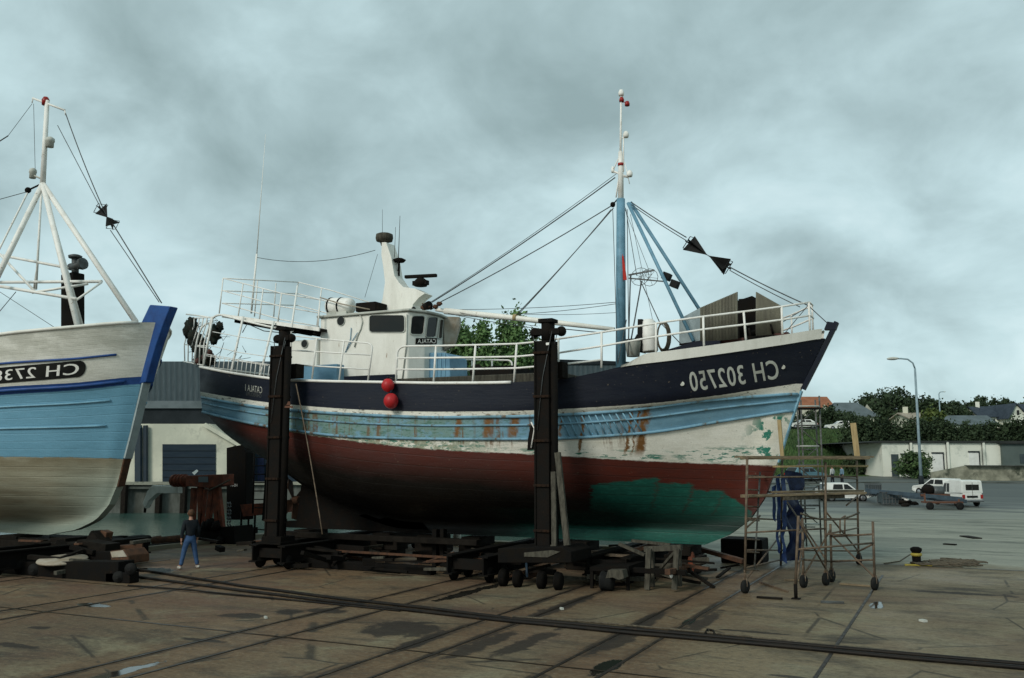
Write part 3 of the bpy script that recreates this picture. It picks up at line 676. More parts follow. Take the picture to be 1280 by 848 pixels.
# picket stretch low on the stern quarter
m1 = []
for k in range(15):
    px = 262+k*5.6; py = 461+k*1.0; m1.append([tr.E(px, py, .05), tr.E(px+2, py-17, .05)])
rail([[tr.E(258, 443, .05), tr.E(300, 450, .05), tr.E(342, 457, .05)]], m1, .012, .012)
# stern cage: bent hoops round the transom
m1 = []; tp = []
for k, (bx, tx) in enumerate(((230, 234), (234, 240), (239, 246), (243, 251), (248, 256), (253, 261))):
    yy = 24.2-k*.32; b, t_ = at(bx+1, 452+k*.9, yy), at(tx+2, 410-k*1.6, yy); tp.append(at(tx+3, 398-k*.2, yy)); m1.append([b, b.lerp(t_, .5)-Vector((.12, 0, 0)), t_, tp[-1]])
rail([tp, [at(229, 452, 24.2), at(255, 457, 22.6)], [at(232, 431, 24.2), at(258, 435, 22.6)]], m1, .022, .022)
rail([arc3(at(243, 456, 23.0), at(245, 404, 23.0), at(262, 404, 23.0)), [at(233, 393, 24.4), at(250, 395, 23.6), at(262, 397, 22.9)]], [[at(247, 432, 23.0), at(262, 433, 23)]], .03, .02)
# waist railing abreast of the wheelhouse
top = [(364, 420), (400, 423.5), (430, 426.5), (458, 429)]
T = [tr.E(x, y, .1) for x, y in top]
rail([[tr.E(363.5, 470, .1), *T]+arc3(tr.E(459, 429, .1), tr.E(466, 430, .1), tr.E(465, 438, .1))+[tr.E(460, 476, .08)],
      [tr.E(364, 438, .1), tr.E(464, 444, .1)], [tr.E(365, 456, .1), tr.E(462, 462, .1)]],
     [[tr.E(390, 474, .08), tr.E(396, 423, .1)], [tr.E(424, 476, .08), tr.E(430, 426.5, .1)]])
# long railing from the wheelhouse to the bow
topl = [(507, 433), (545, 432.5), (594, 431.5), (646, 430), (672, 427.5), (700, 423.5), (752, 415.5), (832, 402.5), (879, 396), (936, 389), (977, 383.5), (1012, 378)]
midl = [(497, 448), (545, 447.5), (594, 447), (646, 446), (700, 441), (751, 433), (820, 421), (879, 412), (931, 406), (977, 400), (1013, 394.5)]
lowl_ = [(496, 462), (543, 462), (593, 461.5), (645, 460.5), (700, 456), (752, 450)]
ii = .1
pst = [((542, 479), (545, 432.5)), ((591, 477.5), (594.5, 431.5)), ((642.5, 478), (646, 430)), ((698, 472), (698, 424)), ((752, 460), (752, 415.5)), ((820, 443), (820, 404)),
       ((880, 434), (879, 396)), ((932.5, 426), (929.5, 390)), ((978, 418), (977, 383.5)), ((1012.5, 413.5), (1011, 378))]
lowp = [tr.E(x, y, ii) for x, y in lowl_]
rail([[tr.E(495, 477, ii), tr.E(496, 450, ii)]+arc3(tr.E(496.5, 443, ii), tr.E(497, 434, ii), tr.E(507, 433, ii))+[tr.E(x, y, ii) for x, y in topl[1:]], [tr.E(x, y, ii) for x, y in midl], lowp],
     [[tr.E(*a, ii), tr.E(*b, ii)] for a, b in pst], .028, .030)
# far-side bow railing and hooped pulpit
def FE(px, py, inset=.1):
    u = .5
    for _ in range(30):
        p = at(px, py, C1+max(tr.B(u)-inset, .03)); u = .5*u+.5*tr.U(p.x, tr.zb(5, u))
    return p
def mirror(p): return Vector((p.x, 2*C1-p.y, p.z))
ftop = [mirror(tr.E(x, y, ii)) for x, y in topl[6:]]; fmid = [mirror(tr.E(x, y, ii)) for x, y in midl[5:]]
rail([ftop, fmid, [tr.E(1012, 378, ii), mirror(tr.E(1012, 378, ii))], [tr.E(1013, 394.5, ii), mirror(tr.E(1013, 394.5, ii))]],
     [[mirror(tr.E(*a, ii)), mirror(tr.E(*b, ii))] for a, b in pst[4:]], .024, .026)
# rounded gate rails on the far side of the waist
def gate(x0, x1, y0, yb, yp=27.0):
    return arc3(at(x0, y0+6, yp), at(x0, y0, yp), at(x0+6, y0, yp))+arc3(at(x1-6, y0+1, yp), at(x1, y0+1, yp), at(x1, y0+7, yp))+[at(x1, yb, yp)]
rail([[at(565, 472, 27)]+gate(565, 640, 449.5, 472)], [[at(615, 451, 27), at(615, 472, 27)]], .03, .03)
rail([[at(500, 448, 27), at(555, 448.5, 27)]+arc3(at(556, 448.5, 27), at(562, 449, 27), at(562, 456, 27))+[at(562, 472, 27)], [at(500, 462, 27), at(640, 464, 27)]], [[at(590, 451, 27), at(590, 470, 27)]], .03, .03)
# locker in front of the wheelhouse, hatch, winch clutter on deck
m = MB(); a, b = at(528, 441, 23.9), at(562, 441, 23.9); m.prism([at(527, 476, 23.9), at(532, 441, 23.9), at(556, 441, 23.9), at(562, 446, 23.9), at(563, 476, 23.9)], (0, 1.1, 0)); m.build('deck_locker', 'locker_blue', BT, bevel=.03)
m = MB()
for k in range(3): x = at(546+k*5, 441, 23.88).x; m.beam(Vector((x, 23.88, a.z-.05)), Vector((x, 23.88, a.z-.75)), .02)
m.build('locker_rib', 'ledge_blue', BT)
m = MB(); a, b = at(486, 472, 22.6), at(700, 468, 22.6); m.box(a.x, b.x, 22.6, 25.4, 4.95, a.z-.05); m.build('hatch_coaming', 'grey_wood', BT, bevel=.03)
m = MB(); a, b = at(601, 464, 23.4), at(640, 464, 23.4); m.box(a.x, b.x, 23.4, 25, a.z-.3, a.z+.12); m.lathe(Vector((a.x-.2, 24, a.z)), [(.22, -.5), (.22, -.45), (.12, -.45), (.12, .45), (.22, .45), (.22, .5)], 12, (0, 1, 0))
m.build('trawl_winch', 'dark_steel', BT)
m = MB()
for k in range(9): x = at(650+k*6, 455, 26.9).x; m.tube([Vector((x, 26.9, 5.2)), Vector((x, 26.9, 6.1))], .01, 5)
m.build('far_guard', 'scaffold_grey', BT)
# ---------------- roof gear
m = MB(); prof = [(472, 391), (478, 374), (481, 353), (479, 335), (476.5, 319), (477, 303), (482.5, 303), (489, 322), (493, 345), (499, 354), (504, 359), (519, 361), (531, 367), (523, 373), (516, 381), (515, 390), (516, 391)]
for s_ in (0,):
    m.prism([at(x, y, 24.15) for x, y in prof], (0, .5, 0))
m.build('signal_mast', 'white_paint', BT, bevel=.05)
p = at(480.5, 298, 24.4); m = MB(); m.lathe(p, [(.10, -.25), (.14, -.13), (.26, -.10), (.285, .0), (.27, .12), (.20, .15)], 24); m.build('radar_dome', 'grey_wood', BT)
p = at(526, 345.5, 24.4); m = MB(); m.frame(p, Vector((.98, .2, 0)).normalized(), Vector((-.2, .98, 0)).normalized(), ZZ, .53, .07, .05); sc_ = m.build('radar_scanner', 'dark_steel', BT, bevel=.02)
m = MB(); m.lathe(p, [(.10, -.34), (.20, -.32), (.24, -.2), (.15, -.1), (.07, -.04)], 14); m.beam(p+Vector((-.25, 0, -.22)), p+Vector((.25, 0, -.22)), .2, .14); m.build('scanner_gearbox', 'dark_steel', sc_)
p = at(499, 326, 24.4); m = MB(); m.lathe(p, [(.03, -.5), (.03, -.06), (.16, -.05), (.22, .02), (.12, .07), (.02, .09)], 16); m.tube([at(488, 320, 24.4), at(494, 325, 24.4), p], .02, 5); m.tube([at(485, 337, 24.4), p-ZZ*.32], .02, 5); m.build('satellite_receiver', 'dark_steel', BT)
m = MB(); m.tube([at(497.5, 338, 24.3), at(500, 270, 24.3)], [.016, .007], 5); m.build('whip_antenna', 'wire_dark', BT)
m = MB(); m.tube([at(493, 322, 24.3), at(494.5, 284, 24.3)], [.010, .006], 5); m.build('whip_antenna', 'wire_dark', BT)
m = MB(); m.tube([at(478, 296, 24.3), at(478, 262, 24.3)], [.008, .005], 5); m.build('whip_antenna', 'wire', BT)
p = at(517, 386.5, 23.6); m = MB(); m.sphere(p, .07, 10, 8); m.build('bell', 'dark_steel', BT)
m = MB(); p = at(530, 384, 23.9)
m.lathe(p, [(.10, 0), (.13, .2), (.13, .28)], 12, (1, -.4, .1)); m.tube([p, p-ZZ*.2], .04, 6); m.build('searchlight', 'dark_steel', BT)
m = MB(); p = at(541, 386, 24.0)
for k in range(7):
    q = p+Vector((random.uniform(-.3, .35), random.uniform(-.2, .2), random.uniform(-.05, .12))); m.sphere(q, .09, 8, 6, (1, 1, .8), .4); m.tube([q, q+Vector((random.uniform(-.2, .3), 0, random.uniform(-.1, .22)))], .02, 5)
m.build('pulley_block', 'rusty_iron', BT)
m = MB(); a, b = at(444.5, 379, 23.5), at(469, 388, 23.5); m.box(a.x, b.x, 23.5, 24.3, b.z, a.z); m.build('vent_box', 'dark_steel', BT, bevel=.02)
m = MB(); m.tube([at(400, 372, 23.3), at(426, 380, 23.3), at(462, 387, 23.3)], .02, 5); m.build('roof_rail', 'tan_side', BT)
LR = thing('life_raft_canister', 'white life raft canister with dark straps on the wheelhouse roof', 'life raft', at(426, 389, 23.7))
pa, pb = at(410, 383, 23.7), at(441, 383, 23.7); m = MB(); m.lathe(pa, [(.10, 0), (.24, .05), (.27, .16), (.27, (pb-pa).length-.16), (.24, (pb-pa).length-.05), (.1, (pb-pa).length)], 18, pb-pa); m.build('canister', 'rail_white', LR)
m = MB()
for k in (.15, .55): q = pa.lerp(pb, k); m.lathe(q, [(.276, -.03), (.284, -.025), (.284, .025), (.276, .03)], 18, pb-pa)
m.build('strap', 'rubber', LR)
m = MB(); m.box(pa.x+.1, pb.x-.1, 23.5, 23.9, pa.z-.33, pa.z-.24); m.build('cradle', 'dull_white', LR)
m = MB(); p0 = at(314, 392, 24.3); p1 = at(321, 318, 24.3); p2 = at(332, 168, 24.3); m.tube([p0, p1], .035, 7); m.tube([p1, p2], [.02, .006], 6)
m.build('whip_antenna', 'rail_white', BT)
m = MB(); m.tube(sag(at(321, 322, 24.3), at(469, 313, 24.3), .25), .010, 4); m.build('aerial_wire', 'wire', BT)
m = MB(); m.tube([at(472, 318, 24.3), at(456, 372, 24.3)], .008, 4); m.build('stay', 'wire', BT)
# ---------------- foremast
m = MB(); m.tube([at(776, 462, C1), at(776, 330, C1), at(776, 249, C1)], [.145, .135, .12], 14); MST = m.build('foremast', 'mast_blue', BT)
m = MB(); m.tube([at(776, 252, C1), at(776, 205, C1), at(775.5, 190, C1)], [.085, .075, .06], 10); m.tube([at(775.5, 200, C1), at(776.5, 118, C1)], [.035, .028], 8); m.tube([at(779.5, 215, C1), at(779.5, 168, C1)], .018, 6)
m.tube([at(770, 247, C1), at(773, 225, C1)], .02, 5); m.tube([at(766, 214, C1), at(785, 222, C1)], .03, 6); m.tube([at(773.5, 197, C1), at(766, 214, C1)], .015, 5); m.tube([at(781, 203, C1), at(787, 230, C1)], .012, 5)
m.build('topmast', 'rail_white', BT)
for x, y, s_ in ((776.5, 118, .07), (782.5, 170, .07), (787, 219, .075), (766, 214, .04)): m = MB(); m.lathe(at(x, y, C1), [(s_, -.05), (s_*1.2, 0), (s_*1.2, .05), (s_*.7, .13)], 10); m.tube([at(x, y+2, C1), at(777, y+3, C1)], .015, 5); m.build('mast_light', 'rail_white', BT)
m = MB()
for x, y in ((777, 125), (784, 130)): m.lathe(at(x, y, C1), [(.07, -.06), (.075, .0), (.05, .07)], 10); m.tube([at(x, y-2, C1), at(777, y-2, C1)], .012, 5)
m.lathe(at(776, 206, C1), [(.09, -.04), (.09, .04)], 10)
m.build('red_mast_light', 'lamp_red', BT)
for (x0, y0, ya), (x1, y1, yb), r_ in (((785, 254, 24.3), (867, 427, 23.7), .05), ((788, 253, 24.5), (898, 424, 25.3), .05)):
    m = MB(); m.tube([at(x0, y0, ya), at(x1, y1, yb)], r_, 8); m.build('mast_leg', 'mast_blue', BT)
m = MB(); m.beam(at(786, 344, 24.2), at(818, 338, 24.2), .04); m.beam(at(786, 348, 24.2), at(829, 352, 24.2), .035); m.tube([at(826, 342, 24.3), at(847, 356, 24.6)], .02, 5); m.build('light_bracket', 'steel_grey', BT)
for x, y in ((833.5, 346), (843.5, 355.5)):
    p = at(x, y, 24.4); m = MB(); m.frame(p, Vector((.9, .1, -.4)).normalized(), Vector((0, 1, 0)), Vector((.4, 0, .9)).normalized(), .10, .12, .10); m.build('deck_lamp', 'cone_black', BT)
m = MB()
for cxx, cyy, rr, tl in ((800, 346, .26, .5), (812, 347, .24, -.2), (807, 344, .16, 1.1)):
    c0 = at(cxx, cyy, 24.2); m.tube([c0+Vector((math.cos(k*.52)*rr, math.sin(k*.52)*.1*tl, math.sin(k*.52)*rr)) for k in range(12)], .008, 4, closed=True)
    for k in range(6): m.tube([c0, c0+Vector((math.cos(k*1.05+tl)*rr, .05*tl, math.sin(k*1.05+tl)*rr))], .005, 4)
m.build('wire_hoop', 'scaffold_grey', BT)
FG = thing('flag', 'small red flag hanging at the front of the light blue mast', 'flag', at(780, 335, 24.28))
m = MB(); q = [at(777.5, 321, 24.25), at(779.5, 320, 24.2), at(783.5, 348, 24.16), at(783.5, 350.5, 24.2), at(779, 350, 24.25)]; m.prism(q, (0, -.01, 0)); m.tube([at(778, 318, 24.24), at(779, 352, 24.24)], .008, 4)
m.build('cloth', 'flag_red', FG)
# boom
m = MB(); m.tube([at(545, 387, 24.0), at(560, 389.5, 24.0)], .06, 8); m.tube([at(556, 389, 24.0), at(640, 397.5, 24.1), at(700, 404, 24.2), at(768, 412, 24.3)], [.10, .085, .08, .06], 10); m.build('boom', 'white_paint', BT)
m = MB(); m.lathe(at(644, 397, 24.1), [(.10, -.05), (.10, .05)], 10, (1, 0, -.1)); m.build('boom_collar', 'raw_wood', BT)
# rigging
R_ = [((769, 222, 24.4), (540, 378, 24.1), .018), ((775, 214, 24.4), (538, 378, 24.1), .009), ((765, 257, 24.4), (546, 380, 24.1), .016), ((764, 262, 24.4), (648, 393, 24.1), .014), ((767, 260, 24.4), (645, 394, 24.1), .014),
      ((548, 387, 24.1), (770, 378, 24.4), .009), ((648, 393, 24.2), (770, 380, 24.4), .009), ((655, 393, 24.2), (770, 391, 24.4), .006), ((560, 392, 23.9), (700, 414, 23.9), .010), ((575, 391, 23.9), (672, 408, 23.9), .008), ((700, 411, 23.9), (750, 416, 23.9), .014),
      ((789, 253, 24.4), (858, 297, 24.4), .016), ((789, 256, 24.4), (858, 301, 24.4), .012), ((912, 334, 24.4), (1010, 382, 24.4), .016), ((912, 338, 24.4), (1000, 384, 24.4), .012), ((1010, 382, 24.4), (1034, 404, 24.4), .012), ((880, 316, 24.4), (890, 323, 24.4), .012),
      ((766, 262, 24.4), (772, 455, 23.9), .010), ((782, 260, 24.5), (796, 345, 24.4), .010), ((784, 262, 24.3), (786, 430, 23.2), .012), ((788, 268, 24.4), (820, 420, 25.6), .005), ((779, 256, 24.5), (812, 340, 24.6), .006),
      ((788, 430, 23.3), (802, 352, 24.2), .02), ((785, 445, 22.8), (788, 345, 24.2), .02), ((799, 348, 24.2), (824, 402, 23.8), .014), ((824, 402, 23.8), (851, 430, 23.6), .014), ((772, 455, 23.4), (783, 400, 24.0), .012),
      ((980, 418, 24.2), (1010, 382, 24.4), .010), ((950, 420, 24.4), (1008, 385, 24.4), .010)]
for a, b, r_ in R_:
    m = MB(); A_, B2 = at(*a), at(*b); m.tube(sag(A_, B2, .012*(A_-B2).length if abs(a[0]-b[0]) > 60 else 0, 8), max(r_, .007), 5); m.build('rigging_wire', 'wire', BT)
p = at(766, 256, C1); m = MB(); m.sphere(p, .08, 8, 6); m.tube([p, at(773, 248, C1)], .02, 5); m.build('mast_block', 'dark_steel', BT)
# black day shapes on the forestay
def dayshape(p0, p1, label, group, r=.22, two=None):
    o = thing('day_shape', label, 'day shape', p0, group); d = (p1-p0)
    X = d.orthogonal().normalized(); Y = d.normalized().cross(X)
    for a_ in (0.35, 1.92):
        q = X*math.cos(a_)*r+Y*math.sin(a_)*r
        m = MB(); m.prism([p0+q, p0-q, p1], d.cross(q).normalized()*.012); m.build('plate', 'cone_black', o)
    m = MB(); m.tube([p0+X*r, p0+Y*r, p0-X*r, p0-Y*r], .012, 4, closed=True); m.tube([p0-d.normalized()*.12, p0], .02, 5); m.build('rim', 'cone_black', o)
g = 'black day shapes on the trawler forestay'
dayshape(at(861, 304, C1), at(884, 319, C1), 'upper of the two black cones on the big trawler forestay, nearer its mast', g, .26)
dayshape(at(909, 334, C1), at(886, 320, C1), 'lower of the two black cones on the big trawler forestay, nearer its bow', g, .26)
# ---------------- foredeck
SH = thing('corrugated_shelter', 'open shelter of tan corrugated sheets standing on the trawler foredeck', 'shelter', at(905, 424, 24.2))
def pan(name, pts, y, th, mat, yb=None, corr_=None):
    m = MB(); q = [at(x, yy, y if not isinstance(y, (list, tuple)) else y[i]) for i, (x, yy) in enumerate(pts)]
    n_ = (q[1]-q[0]).cross(q[2]-q[1]).normalized()
    m.prism(q, n_*th); o = m.build(name, mat, SH)
    if corr_:
        k = 26; m = MB()
        for i in range(k):
            f = (i+.5)/k; a = q[0].lerp(q[1], f) if corr_ == 1 else q[0].lerp(q[1], f); b = q[3].lerp(q[2], f); off = -n_*.018 if n_.y > 0 else n_*.018
            m.tube([a+off, b+off], (b-a).length*0+.013, 4)
        m.build('corrugation', mat, o)
    return o
pan('side_sheet', [(849, 399), (875, 385), (875, 426), (849, 430)], [24.9, 23.7, 23.7, 24.9], .03, 'panel_pale')
pan('front_sheet', [(875, 385), (922, 365), (922, 424), (875, 428)], 23.65, .03, 'corrugated_tan', corr_=1)
pan('front_sheet', [(945, 365), (977, 383), (976, 418), (945, 422)], [23.75, 24.0, 24.0, 23.75], .03, 'corrugated_tan', corr_=1)
pan('back_sheet', [(849, 400), (940, 370), (968, 385), (966, 420), (849, 432)], 25.4, .03, 'dark_steel')
m = MB(); m.box(at(923, 373, 24.6).x, at(950, 373, 24.6).x, 24.6, 25.3, 6.3, at(923, 374, 24.6).z); m.build('dark_inside', 'black_iron', SH)  # black box painting in the shaded inside between the front sheets
m = MB(); a = at(951, 415, 23.9); m.lathe(a, [(.16, -.3), (.16, -.25), (.08, -.25), (.08, .25), (.16, .25), (.16, .3)], 12, (1, .2, .2)); m.box(a.x-.4, a.x+.4, 23.7, 24.1, a.z-.3, a.z-.12); m.build('windlass', 'dark_steel', BT)
m = MB(); u0 = tr.hit(790, 447)[0]
pts = [at(x, y, 23.9) for x, y in ((800, 446), (845, 436), (870, 429), (940, 421), (985, 415))]; m.prism([*pts, at(985, 425, 23.9), at(800, 452, 23.9)], (0, 1.0, 0)); m.build('foredeck_edge', 'maroon', BT)
m = MB(); m.prism([at(x, y, 23.6) for x, y in ((822, 441), (868, 427), (900, 426), (900, 432), (824, 447))], (0, .15, 0)); m.build('canvas_roll', 'navy', BT)
WB = thing('white_barrel', 'tall white barrel with black strap standing on the foredeck beside the light blue mast', 'barrel', at(812, 441, 23.6))
a, b = at(812.5, 440, 23.6), at(809, 400, 23.6); h = (b-a).length; m = MB(); m.lathe(a, [(.20, 0), (.225, .03), (.225, h*.45), (.235, h*.5), (.225, h*.55), (.22, h-.08), (.15, h)], 20, b-a); m.build('barrel_body', 'rail_white', WB)
m = MB(); q, q2 = at(801, 440, 23.5), at(802, 400, 23.5); m.beam(q, q2, .12, .3, up=(0, 1, 0)); m.build('strap', 'rubber', WB)
BN = thing('bin', 'squat cream bin at the foot of the light blue mast', 'bin', at(791, 446, 23.3))
a = at(791.5, 446, 23.3); m = MB(); m.lathe(a, [(.17, 0), (.21, .38), (.22, .40)], 16); m.build('bin_body', 'dull_white', BN); m = MB(); m.lathe(a, [(.225, .40), (.20, .46), (.05, .48)], 16); m.build('lid', 'dark_steel', BN)
m = MB(); m.prism([at(x, y, 23.4) for x, y in ((788, 432), (796, 418), (800, 420), (800, 440), (790, 438))], (0, .5, 0)); tag(m.build('black_bag', 'rubber'), 'black bag leaning between the white barrel and the cream bin', 'bag')
m = MB(); c0 = at(829, 421, 23.4)
for k in range(7): m.tube([c0+Vector((math.cos(j*.42)*(.13+.01*k), .02*k-.06, math.sin(j*.42)*(.34+.012*k))) for j in range(15)], .014, 5, closed=True)
tag(m.build('rope_coil', 'rope'), 'pale rope coil hanging on the foredeck rail beside the white barrel', 'rope')
# stern nets and gear
NB = thing('net_bundle', 'dark heap of nets and gear inside the white stern cage', 'fishing nets', at(247, 455, 23.8))
m = MB()
for x, y, r_, yy in ((238, 412, .30, 24.0), (241, 424, .26, 23.8), (250, 432, .30, 23.6), (252, 446, .28, 23.6), (268, 418, .28, 23.9), (262, 450, .25, 23.5), (240, 404, .2, 24), (275, 409, .16, 23.9)): m.sphere(at(x, y, yy), r_, 14, 10, (.8, .7, 1), .8)
m.build('net_heap', 'net_green', NB)
m = MB()
for k in range(30):
    c0 = at(random.uniform(236, 272), random.uniform(400, 455), random.uniform(23.2, 24.2)); m.tube([c0+Vector((random.uniform(-.35, .35), random.uniform(-.1, .1), random.uniform(-.35, .35))) for _ in range(4)], .010, 4)
m.build('loose_line', 'wire_dark', NB)
m = MB()
for x, y in ((255, 447), (262, 441), (247, 452)): m.sphere(at(x, y, 23.1), .11, 8, 6, (1, 1, 1), .4)
m.build('float', 'maroon', NB)
m = MB()
for k in range(7):
    x0, y0 = random.uniform(280, 340), random.uniform(412, 455); m.tube([at(x0, y0, 23), at(x0+random.uniform(-12, 12), y0+random.uniform(-10, 14), 23.4), at(x0+random.uniform(-18, 18), y0+random.uniform(-4, 12), 23.2)], .008, 4)
m.tube([at(303, 416, 22.7), at(309, 405, 22.7), at(330, 414, 22.9), at(350, 416, 22.8)], .015, 5)
m.build('loose_line', 'wire', NB)
# fender / gear hanging beside the forward prop
m = MB(); a = tr.E(661, 480, -.1)
m.prism([at(x, y, 21.15) for x, y in ((663, 533), (672, 531), (671, 562), (659, 563), (660, 548))], (0, .12, 0)); tag(m.build('hanging_fender', 'dark_steel'), 'dark fender pad hanging on the hull beside the taller black prop', 'fender')
m = MB(); m.tube([at(664, 560, 21.1), at(668, 536, 21.1), at(664, 528, 21.1)], .02, 5); m.tube([at(668, 536, 21.1), at(673, 520, 21.1), at(675, 480, 21.2)], .012, 5); tag(m.build('hanging_rope', 'rail_white'), 'pale rope end hanging down over the dark fender pad', 'rope')

# ------------------------------------------------------------------ the pale blue boat at the left
C2 = 19.0
stemp2 = [at(px, py, C2) for px, py in ((206, 382), (196, 420), (181, 477), (168, 536), (159, 571), (151, 606), (140, 632), (124, 650), (100, 662), (60, 668))]
stemp2[-1].z = 1.1
lb = Hull(C2, -37.5, stemp2,
    ([0, .1, .3, .5, .65, .78, .87, .93, .97, 1], [2.0, 2.5, 2.9, 2.95, 2.85, 2.55, 2.05, 1.5, .9, .11]),
    ([0, .3, .6, .8, .9, .97, 1], [.86, .96, .92, .82, .72, .62, 1]),
    ([0, .07, .2, .35, 1], [4.2, 3.2, 2.0, 1.12, 1.12]),
    [(0, [0, .45, .6, .72, .84, .93, .98, 1]), (.3, [0, .03, .10, .42, .74, .91, .98, 1]), (.7, [0, .02, .06, .36, .70, .89, .97, 1]), (.9, [0, .02, .06, .24, .52, .77, .92, 1]), (1, [0, .05, .1, .2, .4, .6, .8, 1])], .12)
def lowu(z1, z2): return [(0, z1), (.3, z2), (.55, z2+.02)]
lb.band(1, [(0, 571), (90, 572), (157, 574)], lowu(4.3, 3.5))
lb.band(2, [(0, 494), (90, 488), (178, 480)], lowu(5.2, 4.7))
lb.band(3, [(0, 484), (90, 479), (178, 471)], lowu(5.4, 4.9))
lb.band(4, [(0, 455), (90, 449), (176, 442)], lowu(5.9, 5.4))
lb.band(5, [(0, 418), (45, 413), (90, 409), (190, 403)], lowu(6.4, 5.9))
t = NT('left_hull'); u, v = hullbase(t)
n2 = t.noise(t.coord('Pos', (1, 1, 2.5)), 1.3, 6, .65); scr = t.noise(t.coord('Pos', (1.2, 1.2, 6)), 3.2, 7, .75)
ve = t.math('ADD', v, t.math('MULTIPLY', t.math('SUBTRACT', t.noise(t.coord('Pos', (1, 1, 3)), 5, 4, .7), .5), .04))
fb = t.noise(t.coord('Pos', (.22, .22, 2.6)), 1.5, 6, .62)
af = t.mix(t.step(fb, .42, .68, 0.0, .85), (.44, .42, .31), (.21, .17, .105))
af = t.mix(mul(t, t.step(v, .72, 1.0), t.step(n2, .3, .6, .4, .9)), af, (.19, .155, .09))
af = t.mix(mul(t, t.step(u, .90, .98), t.step(v, .98, .6)), af, (.30, .34, .28))
af = t.mix(t.step(v, .10, .24, .85, 0.0), af, (.24, .29, .24))
af = t.mix(mul(t, t.step(scr, .66, .70), box_mask(t, u, v, .86, .99, .2, .8)), af, (.12, .055, .03))
c = af
lbl = t.mix(t.step(n2, .35, .72), (.165, .37, .50), (.14, .33, .45)); lbl = t.mix(t.step(scr, .62, .70, 0.0, .35), lbl, (.25, .36, .36))
ve1 = t.math('ADD', v, t.math('MULTIPLY', t.math('SUBTRACT', t.noise(t.coord('Pos', (1, 1, 2)), 3, 6, .75), .5), .06)); c = band_mix(t, c, ve1, 1.0, .006, lbl); c = band_mix(t, c, ve, 2.0, .01, (.018, .07, .25))
ww = t.mix(t.step(n2, .4, .75), (.84, .82, .73), (.66, .64, .55)); ww = t.mix(mul(t, t.step(v, 4, 4.4), t.step(n2, .3, .6)), ww, (.56, .55, .47))
c = band_mix(t, c, ve, 3.0, .01, ww)
c = t.mix(t.step(t.noise(t.coord('Pos'), 30, 3), .3, .7, 0.0, .15), c, (.04, .04, .03))
t.bump(t.math('ADD', t.math('MULTIPLY', t.step(t.math('SINE', t.math('MULTIPLY', v, 52.0)), .93, 1, 0.0, -1.0), .4), t.noise(t.coord('Pos', (.7, .7, 3)), 2.5, 6, .6)), .55, .02)
M['left_hull'] = t.done(c, .5)
B2 = thing('fishing_boat', 'pale blue and white boat with bright blue stem at the left edge, on blocks', 'fishing boat', (-28, C2, 0))
lb.mesh(110).build('hull', 'left_hull', B2)
for v_, r_ in ((1.8, .03), (1.45, .03)): m = MB(); lb.strake(m, v_, .0, .972, r_, .02, 70); m.build('rubbing_strake', 'ledge_blue', B2)
m = MB(); lb.strake(m, 4, 0, .972, .035, .01, 70); lb.strake(m, 2.5, 0, .985, .05, .01, 70); m.build('blue_strake', 'stripe_blue', B2)
m = MB(); lb.strake(m, 5, 0, .985, .05, 0, 60); m.build('cap_rail', 'white_paint', B2)
m = MB(); n = 40
for i in range(n):
    q = []
    for uu in (i/n, (i+1)/n):
        zz = lb.zb(5, uu)-.5; x = lb.xs+uu*(lb.stem(zz)-lb.xs); q.append((x, max(lb.B(uu)*.93, .02), zz))
    m.quad(Vector((q[0][0], C2-q[0][1], q[0][2])), Vector((q[1][0], C2-q[1][1], q[1][2])), Vector((q[1][0], C2+q[1][1], q[1][2])), Vector((q[0][0], C2+q[0][1], q[0][2])))
m.build('deck', 'grey_wood', B2)
m = MB(); y0 = C2-.15
m.prism([at(x, y, y0) for x, y in ((176, 404), (187, 381), (213, 383), (203, 408), (194, 434), (186, 462), (182, 478), (174, 480), (182, 440), (189, 405))], (0, .3, 0)); m.build('stem_head', 'stem_blue', B2, bevel=.03)
m = MB(); sp = [at(px, py, C2) for px, py in ((183, 478), (176, 508), (168.5, 540), (160, 573))]
for a, b in zip(sp[:-1], sp[1:]): m.beam(a, b, .27, .06, up=(1, 0, .4))
m.build('stem_band', 'panel_pale', B2)
m = MB(); sp = [at(px, py, C2) for px, py in ((159, 574), (155, 592), (151, 608))]
for a, b in zip(sp[:-1], sp[1:]): m.beam(a, b, .24, .05, up=(1, 0, .4))
m.build('stem_iron', 'rusty_iron', B2)
# black registration panel with mirrored characters
(ua, va), (uz, vz) = lb.hit(99, 461.5), lb.hit(4, 469.5)
def lbp(px, k, out): 
    uu, vv = lb.hit(px, 461.5+(99-px)*.084); return lb.P(uu, vv+k, -1, out)
m = MB(); ptsu = []; HV = .34
xs_ = [99-i*5 for i in range(22)]
vs = []; fs = []
lowtop = []
caps = [(99+9*math.cos(a), HV*math.sin(a)) for a in [math.radians(q) for q in range(-80, 81, 20)]]
for px in xs_[::-1]: lowtop.append((px, -HV))
outline = lowtop+caps+[(px, HV) for px in xs_]
pp = [lbp(px, k, .02) for px, k in outline]; ctr = [lbp(px, 0, .02) for px, k in outline]
for i in range(len(pp)-1): m.quad(ctr[i], ctr[i+1], pp[i+1], pp[i])
m.build('registration_panel', 'cone_black', B2)
(ur, vr) = lb.hit(100, 461); (ul, vl2) = lb.hit(-6, 471)
r, fs = text_mesh('CH 2738', 1, 1.12); m = MB()
for k, ox in enumerate((0, .007)):
    m._add([lb.P(ur+(ul-ur)*(A+ox), vr+(vl2-vr)*(A+ox)+.46*(B-.5), -1, .034+.001*k) for A, B in r], fs)
m.build('registration_number', 'rail_white', B2)
